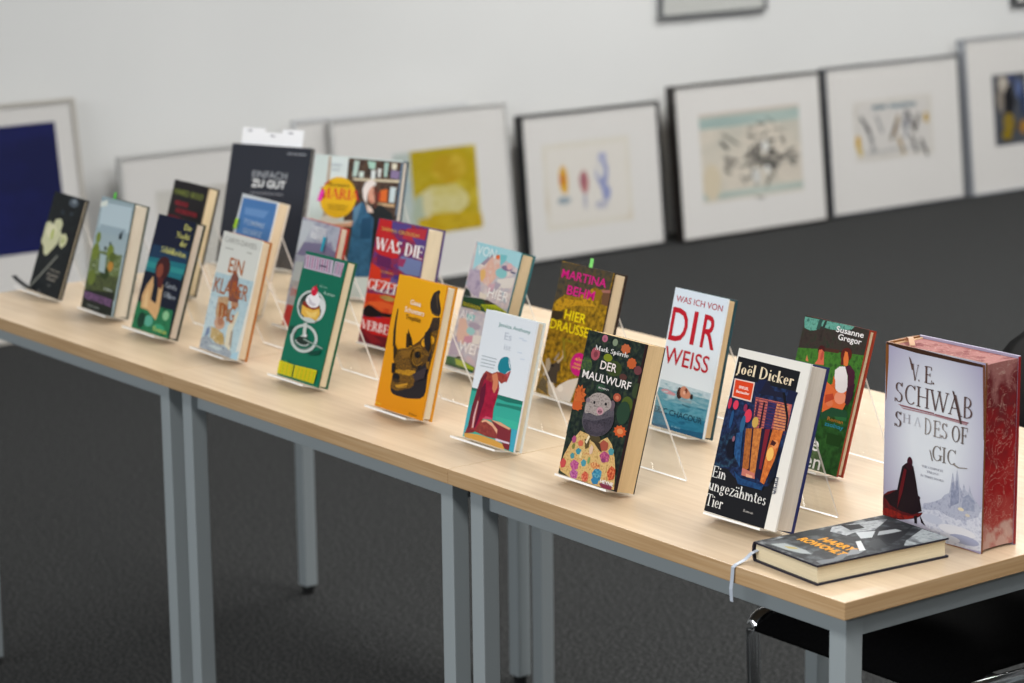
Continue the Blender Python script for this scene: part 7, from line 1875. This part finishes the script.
bm = bmesh.new(); y0, y1 = -sd+.0031, -.0031; ym = (y0+y1)/2; x1 = hw-.002
prof = [(-hw+.003, y0), (x1, y0), (x1-.002, y0+(ym-y0)*.45), (x1-.0028, ym), (x1-.002, y1-(y1-ym)*.45), (x1, y1), (-hw+.003, y1)]
lo = [bm.verts.new((a, b, .003)) for a, b in prof]; hi = [bm.verts.new((a, b, sh-.0035)) for a, b in prof]; bm.faces.new(lo); bm.faces.new(hi)
for i in range(len(prof)): bm.faces.new((lo[i-1], lo[i], hi[i], hi[i-1]))
o = link('page_block', bm, M_RED, t); o['label'] = 'page block painted red with pale marbling'
bm = bmesh.new(); tube(bm, [(-hw+.006, y0+.001, sh-.0035), (-hw+.006, y1-.001, sh-.0035)], .0018, 8); o = link('headband', bm, flat('#c9a27a', .6), t)
Mi = Matrix.LocRotScale(Vector((c0.x, c0.y, TOP+.0003)), Euler((0, 0, syaw)), None).inverted()
W_ = Mi.inverted()
ribbon(t, Mi, [W_ @ Vector(p) for p in ((-hw+.006, -sd*.50, sh-.003), (-hw+.012, -sd*.55, sh+.0035), (-hw+.020, -sd*.62, sh+.0045), (-hw+.027, -sd*.70, sh-.001), (-hw+.029, -sd*.72, sh-.003))], (.004, .006, 0), flat('#c8a080', .5), 'curled pale ribbon bookmark')

# ------------------------------------------------------------------ book lying flat at the near corner
lx, ly, lyaw, lw, ll, lh = -0.0689, 0.0209, -0.085, 0.1249, 0.2092, 0.0254
U = Vector((math.cos(lyaw), math.sin(lyaw), 0)); N = Vector((-math.sin(lyaw), math.cos(lyaw), 0)); c0 = Vector((lx, ly, 0))-U*lw/2+N*ll/2
t = thing('book', 'dark hardcover with a grey portrait and orange lettering, lying flat at the near corner', 'book', (c0.x, c0.y, TOP+.0003), (0, 0, lyaw))
hw, hl = lw/2, ll/2; NAVY = flat('#15162a', .45)
mats = [NAVY]; bm = bmesh.new(); keep(bm); box(bm, -hw, hw, -hl, hl, lh-.0024, lh); add_art(bm, 'lying', lw, ll, mats, lambda u, v, l: (u-hw, v-hl, lh+l)); link('front_cover', bm, mats, t)
bm = bmesh.new(); box(bm, -hw, hw, -hl, hl, 0, .0024); link('back_cover', bm, NAVY, t)
bm = bmesh.new(); n = 8; pr = [(-hw-.004*math.sin(math.pi*i/n), lh/2-math.cos(math.pi*i/n)*(lh/2-.0002)) for i in range(n+1)]
a = [[bm.verts.new((px, yy, pz)) for px, pz in pr]+[bm.verts.new((px+.0022, yy, lh/2+(pz-lh/2)*.88)) for px, pz in reversed(pr)] for yy in (-hl, hl)]
bm.faces.new(a[0]); bm.faces.new(a[1])
for i in range(len(a[0])): bm.faces.new((a[0][i-1], a[0][i], a[1][i], a[1][i-1]))
link('spine', bm, NAVY, t)
bm = bmesh.new(); z0, z1 = .0025, lh-.0025; zm = (z0+z1)/2; x1 = hw-.0025; x0 = -hw+.0012
prof = [(x0-.0015, zm), (x0, z0), (x1, z0), (x1-.001, zm-.004), (x1-.0013, zm), (x1-.001, zm+.004), (x1, z1), (x0, z1)]
lo = [bm.verts.new((a_, -hl+.003, b)) for a_, b in prof]; hi = [bm.verts.new((a_, hl-.003, b)) for a_, b in prof]; bm.faces.new(lo); bm.faces.new(hi)
for i in range(len(prof)): bm.faces.new((lo[i-1], lo[i], hi[i], hi[i-1]))
link('page_block', bm, noise_mat('page_edges', ['#cdbf9f', '#e0d2b4'], 60, (.4, .4, 60), rough=.9, spec=.1, detail=3), t)
Mi = Matrix.LocRotScale(Vector((c0.x, c0.y, TOP+.0003)), Euler((0, 0, lyaw)), None).inverted()
p0 = c0-U*(hw-.004)-N*(hl-.004)
ribbon(t, Mi, [(p0.x, p0.y, TOP+.015), (p0.x-.002, p0.y-.010, TOP+.012), (p0.x-.004, .016, TOP+.005), (p0.x-.005, .002, TOP+.0012), (p0.x-.006, -.0022, TOP-.002), (p0.x-.007, -.0026, TOP-.018), (p0.x-.0075, -.004, TOP-.030), (p0.x-.007, -.003, TOP-.046)], (.006, 0, 0), flat('#b4bcc8', .35), 'silver grey ribbon bookmark')

# ------------------------------------------------------------------ chair tucked under from behind
t = thing('chair', 'black upholstered chair with chrome frame tucked under the nearest table', 'chair', (-.45, .74, 0))
def chair_parts(t):
    r = .0105; hx = .215; zs = .44
    for s in (-1, 1):
        x = s*hx; bm = bmesh.new()
        tube(bm, rounded([(x, -.262, .012), (x, -.278, zs), (x, .215, zs-.012), (x*.74, .262, zs+.10), (x*.72, .278, .79)], .028, 7), r, 14)
        o = link('side_frame', bm, M_CHROME, t, True)
        bm = bmesh.new(); tube(bm, [(x, .16, zs-.012), (x, .215, .012)], r, 14); o2 = link('rear_leg', bm, M_CHROME, t, True)
        for yy in (-.262, .215):
            bm = bmesh.new(); bmesh.ops.create_cone(bm, cap_ends=True, segments=14, radius1=.014, radius2=.013, depth=.014, matrix=Matrix.Translation((x, yy, .007))); link('foot_cap', bm, M_GLIDE, t)
    for yy, zz in ((-.20, zs-.004), (.12, zs-.01)): bm = bmesh.new(); tube(bm, [(-hx, yy, zz), (hx, yy, zz)], .008, 10); link('cross_bar', bm, M_CHROME, t, True)
    # seat cushion: bulged pad with a falling front edge
    bm = bmesh.new(); nx, ny = 14, 14; top, bot = [], []
    for j in range(ny+1):
        v = j/ny; y = -.285+v*.49; rt, rb = [], []
        for i in range(nx+1):
            u = i/nx*2-1; x = u*.203; edge = (1-abs(u)**6)*(1-abs(2*v-1)**8); fall = -.03*max(0, 1-v*5)**2
            rt.append(bm.verts.new((x, y, zs+.018+.03*edge+fall))); rb.append(bm.verts.new((x, y, zs+.011-.028*edge*(1 if abs(u) < .97 else 0)+fall)))
        top.append(rt); bot.append(rb)
    for j in range(ny):
        for i in range(nx):
            bm.faces.new((top[j][i], top[j][i+1], top[j+1][i+1], top[j+1][i])); bm.faces.new((bot[j][i], bot[j+1][i], bot[j+1][i+1], bot[j][i+1]))
    for j in range(ny):
        for i in (0, nx): bm.faces.new((top[j][i], top[j+1][i], bot[j+1][i], bot[j][i]))
    for i in range(nx):
        for j in (0, ny): bm.faces.new((top[j][i], bot[j][i], bot[j][i+1], top[j][i+1]))
    link('seat', bm, M_BLACK, t, True)
    # back shell, curved, with a rounded outline
    bm = bmesh.new(); n, m = 20, 10; rows = []
    for k, off in ((0, 0), (1, .022)):
        g = []
        for j in range(m+1):
            v = j/m; z = .555+.30*v; half = .205*(1-max(0, (v-.55)/.45)**2.6*.55)*(1-max(0, (.2-v)/.2)**2*.12); row = []
            for i in range(n+1):
                u = i/n*2-1; x = u*half; row.append(bm.verts.new((x, .205+.05*v-.03*(x/.2)**2+.012+off, z)))
            g.append(row)
        rows.append(g)
    for j in range(m):
        for i in range(n):
            bm.faces.new((rows[0][j][i], rows[0][j][i+1], rows[0][j+1][i+1], rows[0][j+1][i])); bm.faces.new((rows[1][j][i], rows[1][j+1][i], rows[1][j+1][i+1], rows[1][j][i+1]))
    for j in range(m):
        for i in (0, n): bm.faces.new((rows[0][j][i], rows[0][j+1][i], rows[1][j+1][i], rows[1][j][i]))
    for i in range(n):
        for j in (0, m): bm.faces.new((rows[0][j][i], rows[1][j][i], rows[1][j][i+1], rows[0][j][i+1]))
    link('backrest', bm, M_SHELL, t, True)
chair_parts(t)

# ------------------------------------------------------------------ framed prints leaning on the wall
M_MAT = flat('#dcdad7', .85, .1)
def picture(y0, y1, h, label, fcol, fw, art=None, xb=-5.0, lean=None, dep=.022, hang=None, metal=0, inner=None, matc=None, side=None):
    """frame with its front bottom edge at x = xb, leaning back to the wall; art(bm, mats, W, H) draws on the print"""
    W = y1-y0; lean = lean if lean is not None else .19*h
    ang = math.asin(lean)
    if hang is None: root = thing('framed_print', label, 'picture', (xb, (y0+y1)/2, .0003), (0, 0, math.pi/2), 'framed prints along the white wall')
    else: root = thing('framed_print', label, 'picture', (xb, (y0+y1)/2, hang), (0, 0, math.pi/2), 'framed prints along the white wall')
    # local: x to the right, y into the wall, z up; the tilt is applied to the parts' meshes
    Rm = Matrix.Rotation(-ang, 4, 'X')
    def put(bm): 
        bmesh.ops.transform(bm, matrix=Matrix.Translation((0, 0, dep*math.sin(ang) if 0 else 0)) @ Rm, verts=bm.verts)
        lo = math.sin(-ang)*dep
        bmesh.ops.translate(bm, vec=(0, 0, dep*math.sin(ang)), verts=bm.verts); return bm
    a = W/2
    bm = bmesh.new()
    for (x0, x1, z0, z1) in ((-a, a, 0, fw), (-a, a, h-fw, h), (-a, -a+fw, fw, h-fw), (a-fw, a, fw, h-fw)): box(bm, x0, x1, 0, dep, z0, z1)
    link('frame', put(bm), flat(fcol, .35, .5, metal), root)
    bm = bmesh.new(); box(bm, -a+fw, a-fw, .008, .012, fw, h-fw); link('mat', put(bm), flat(matc or '#dcdad7', .85, .1), root)
    if art:
        bm = bmesh.new(); keep(bm); mats = []; art(bm, mats, W, h); link('print', put(bm), mats, root)
    bm = bmesh.new(); box(bm, -a+fw, a-fw, .004, .006, fw, h-fw); link('glass', put(bm), M_GLASS, root)
    bm = bmesh.new(); box(bm, -a+fw, a-fw, .0125, .016, fw, h-fw); link('backing_board', put(bm), flat('#8a7a64', .8), root)
    return root
class Pr:
    """draws flat shapes on a print; coordinates in metres from the lower left of the frame"""
    def __init__(s, bm, mats, W, h): s.bm, s.mats, s.W, s.h, s.l = bm, mats, W, h, .0078; s.uv = bm.loops.layers.uv.new('UVMap')
    def poly(s, col, pts):
        m = ink(col)
        if m not in s.mats: s.mats.append(m)
        s.l -= .00002; f = s.bm.faces.new([s.bm.verts.new((x-s.W/2, s.l, z)) for x, z in pts]); f.material_index = s.mats.index(m)
        for l, (x, z) in zip(f.loops, pts): l[s.uv].uv = (x/s.W, z/s.h)
    def rect(s, col, x0, x1, z0, z1): s.poly(col, [(x0, z0), (x1, z0), (x1, z1), (x0, z1)])
    def blob(s, col, x, z, rx, rz, n=12, jit=.15, seed=0):
        rg = random.Random(seed*97+int(x*1000)); s.poly(col, [(x+rx*math.cos(6.283*i/n)*(1+rg.uniform(-jit, jit)), z+rz*math.sin(6.283*i/n)*(1+rg.uniform(-jit, jit))) for i in range(n)])
    def line(s, col, x0, z0, x1, z1, t):
        d = Vector((x1-x0, z1-z0)); n = Vector((-d.y, d.x)).normalized()*t/2; s.poly(col, [(x0-n.x, z0-n.y), (x1-n.x, z1-n.y), (x1+n.x, z1+n.y), (x0+n.x, z0+n.y)])
def art_blue(bm, mats, W, h):
    p = Pr(bm, mats, W, h); p.rect('n|#0d1240|#141a56|#101648|4', .075, W-.072, .262, .648)
def art_yellow(bm, mats, W, h):
    p = Pr(bm, mats, W, h); p.rect('n|#a8b8bc|#b8c2bc|#98a8ac|8', .235, .33, .135, .43); p.rect('n|#bfa41c|#b09a14|#c8b43c|9', .305, .575, .15, .432); p.blob('n|#c8bc70|#d0c890|#b8a840|10', .43, .26, .11, .05); p.blob('#a8b4a0', .33, .22, .035, .06); p.poly('n|#b8980c|#c4a824|#a88c10|9', [(.31, .15), (.585, .155), (.58, .20), (.45, .215), (.32, .205)])
    p.blob('#cfc89c', .36, .255, .02, .05); p.blob('n|#c09a18|#b49418|#c8ac38|12', .46, .36, .07, .05, seed=3)
def art_marks(bm, mats, W, h):
    p = Pr(bm, mats, W, h); p.rect('n|#d8d2c6|#dad6cc|#d4cbbc|6', .085, .475, .10, .40)
    p.rect('#ddd9d2', .105, .455, .12, .38)
    for (c, x, z, rx, rz) in (('#d8a83a', .172, .27, .022, .05), ('#c8782c', .166, .275, .012, .022), ('#b47878', .262, .255, .02, .04), ('#a06070', .258, .262, .01, .022), ('#979dc0', .345, .275, .03, .05), ('#d8d6d2', .338, .29, .018, .026), ('#9098c0', .36, .21, .02, .03), ('#98a4ac', .17, .20, .028, .014), ('#a8a8b8', .262, .19, .007, .03), ('#b8b8c4', .335, .17, .03, .016), ('#a8acc8', .35, .335, .02, .018)): p.blob(c, x, z, rx, rz, seed=2)
def art_tree(bm, mats, W, h):
    p = Pr(bm, mats, W, h); p.rect('n|#ccc4b8|#d4ccbe|#c4c0b4|5', .115, .605, .125, .445); p.rect('n2|#a6bab4|#b0c0ba|#9cb0ac|9', .115, .605, .39, .432); p.rect('n2|#b4c0b8|#bcc6be|#a8b6b0|9', .115, .605, .135, .16); p.rect('#c8bcb0', .115, .605, .432, .445); p.blob('#d0c4ac', .16, .2, .05, .06)
    rg = random.Random(5)
    for i in range(70):
        x = .43+rg.gauss(0, .06); z = .275+rg.gauss(0, .06); a = rg.uniform(0, 6.28); l = rg.uniform(.02, .06); p.line(rg.choice(['#4c4c4a', '#63625e', '#77756f', '#3c3c3c']), x, z, x+l*math.cos(a), z+l*math.sin(a)*.7, rg.uniform(.004, .012))
    for i in range(26): x = rg.uniform(.2, .56); z = .265+rg.uniform(-.03, .02); p.line(rg.choice(['#55544f', '#6c6a66', '#82807a']), x, z, x+rg.uniform(.02, .07), z+rg.uniform(-.02, .02), rg.uniform(.004, .01))
    p.line('#5a5a56', .22, .37, .30, .32, .006); p.line('#6a6864', .30, .21, .32, .175, .006)
    p.blob('#d8d8d4', .425, .305, .017, .02); p.blob('#d4d4d0', .43, .22, .014, .016); p.blob('#c8c8c4', .375, .20, .02, .03)
def art_figures(bm, mats, W, h):
    p = Pr(bm, mats, W, h); p.rect('n|#d0ccc4|#d4d0ca|#c8c4bc|6', .14, .56, .19, .42); p.rect('#d2cfcb', .16, .54, .205, .405)
    rg = random.Random(9)
    for x, z, a, c in ((.175, .36, -.9, '#4a4a4e'), (.20, .33, -1.1, '#3c3c40'), (.22, .29, -1.3, '#8a8a8c'), (.24, .39, 0, '#6a7e88'), (.33, .39, -.05, '#7a8e98'), (.40, .39, -.05, '#7a8a94'), (.43, .36, -1.2, '#4a4a4c'), (.46, .28, 1.2, '#4a4038'), (.44, .27, -1.2, '#3e3a38'), (.35, .28, 1.2, '#8a6a2c'), (.37, .27, -1.2, '#9a7a34'), (.40, .30, 1.3, '#7a7a7e'), (.33, .26, 1.1, '#6a5a48'), (.49, .25, -1.1, '#2e2a28'), (.26, .36, -1.2, '#9a9a9c'), (.41, .26, 1.4, '#8a8e98')): p.line(c, x, z, x+.075*math.cos(a), z+.075*math.sin(a), .014)
    for x in range(9): p.line('#8a8c8e', .20+x*.035, .222+rg.uniform(-.008, .008), .225+x*.035, .225+rg.uniform(-.008, .008), .007)
    p.blob('#c8a02c', .155, .265, .014, .028); p.blob('#b8941c', .525, .33, .012, .022); p.blob('#c8b060', .165, .23, .012, .02)
def art_dark(bm, mats, W, h):
    p = Pr(bm, mats, W, h); p.rect('n|#3a3c42|#50545c|#2c2e34|14', .15, .345, .18, .46)
    for c, x, z, rx, rz in (('#5a6a94', .30, .40, .02, .04), ('#b8b0a4', .21, .42, .03, .035), ('#8a8278', .19, .36, .02, .05), ('#1c1c20', .24, .35, .03, .06), ('#2a3a5a', .32, .34, .02, .05), ('#8a7428', .235, .265, .035, .04), ('#a87a2c', .315, .245, .022, .028), ('#8a7414', .22, .22, .03, .02), ('#3a4468', .26, .44, .02, .02)): p.blob(c, x, z, rx, rz, seed=4)
def art_faint(bm, mats, W, h):
    p = Pr(bm, mats, W, h); p.rect('n|#c8c6c0|#cecbc4|#c2beb8|5', .12, W-.12, .12, h-.12)
picture(.90, 1.72, .715, 'large framed dark blue print in a pale frame, leaning at the far left', '#b4b0a8', .012, art_blue)
picture(1.838, 2.46, .522, 'wide pale framed print with grey frame, second from the left on the floor', '#b8b8b6', .010, art_faint)
picture(2.50, 3.20, .572, 'silver framed print mostly hidden behind the yellow print', '#c4c6c8', .010, art_faint, xb=-5.027, dep=.018, metal=0)
picture(2.625, 3.338, .562, 'framed print with a square of mustard yellow, leaning on the wall', '#c2c2c0', .006, art_yellow)
picture(3.392, 4.008, .508, 'dark framed pale print with small yellow, red and blue marks', '#2b2c2e', .007, art_marks, dep=.04)
picture(4.056, 4.776, .556, 'brown-black framed print of a dark tangled shape under a teal band', '#2a2624', .007, art_tree, xb=-4.966, dep=.045)
picture(4.831, 5.548, .558, 'framed print with a small row of dark and ochre stick figures', '#55585e', .006, art_figures, dep=.04)
picture(5.582, 6.26, .612, 'silver framed print with a small dark blue and ochre block, farthest right', '#9a9ea4', .006, art_dark, dep=.045, xb=-4.993)
picture(4.10, 4.615, .62, 'small grey framed print hanging on the wall above the leaning row', '#6c6e70', .011, art_faint, xb=-5.164+.0222, lean=0, hang=TOP+.066, matc='#c9cac6')
picture(5.945, 6.46, .62, 'dark framed print hanging on the wall at the top right corner', '#35373a', .014, art_faint, xb=-5.164+.0222, lean=0, hang=TOP-.003)
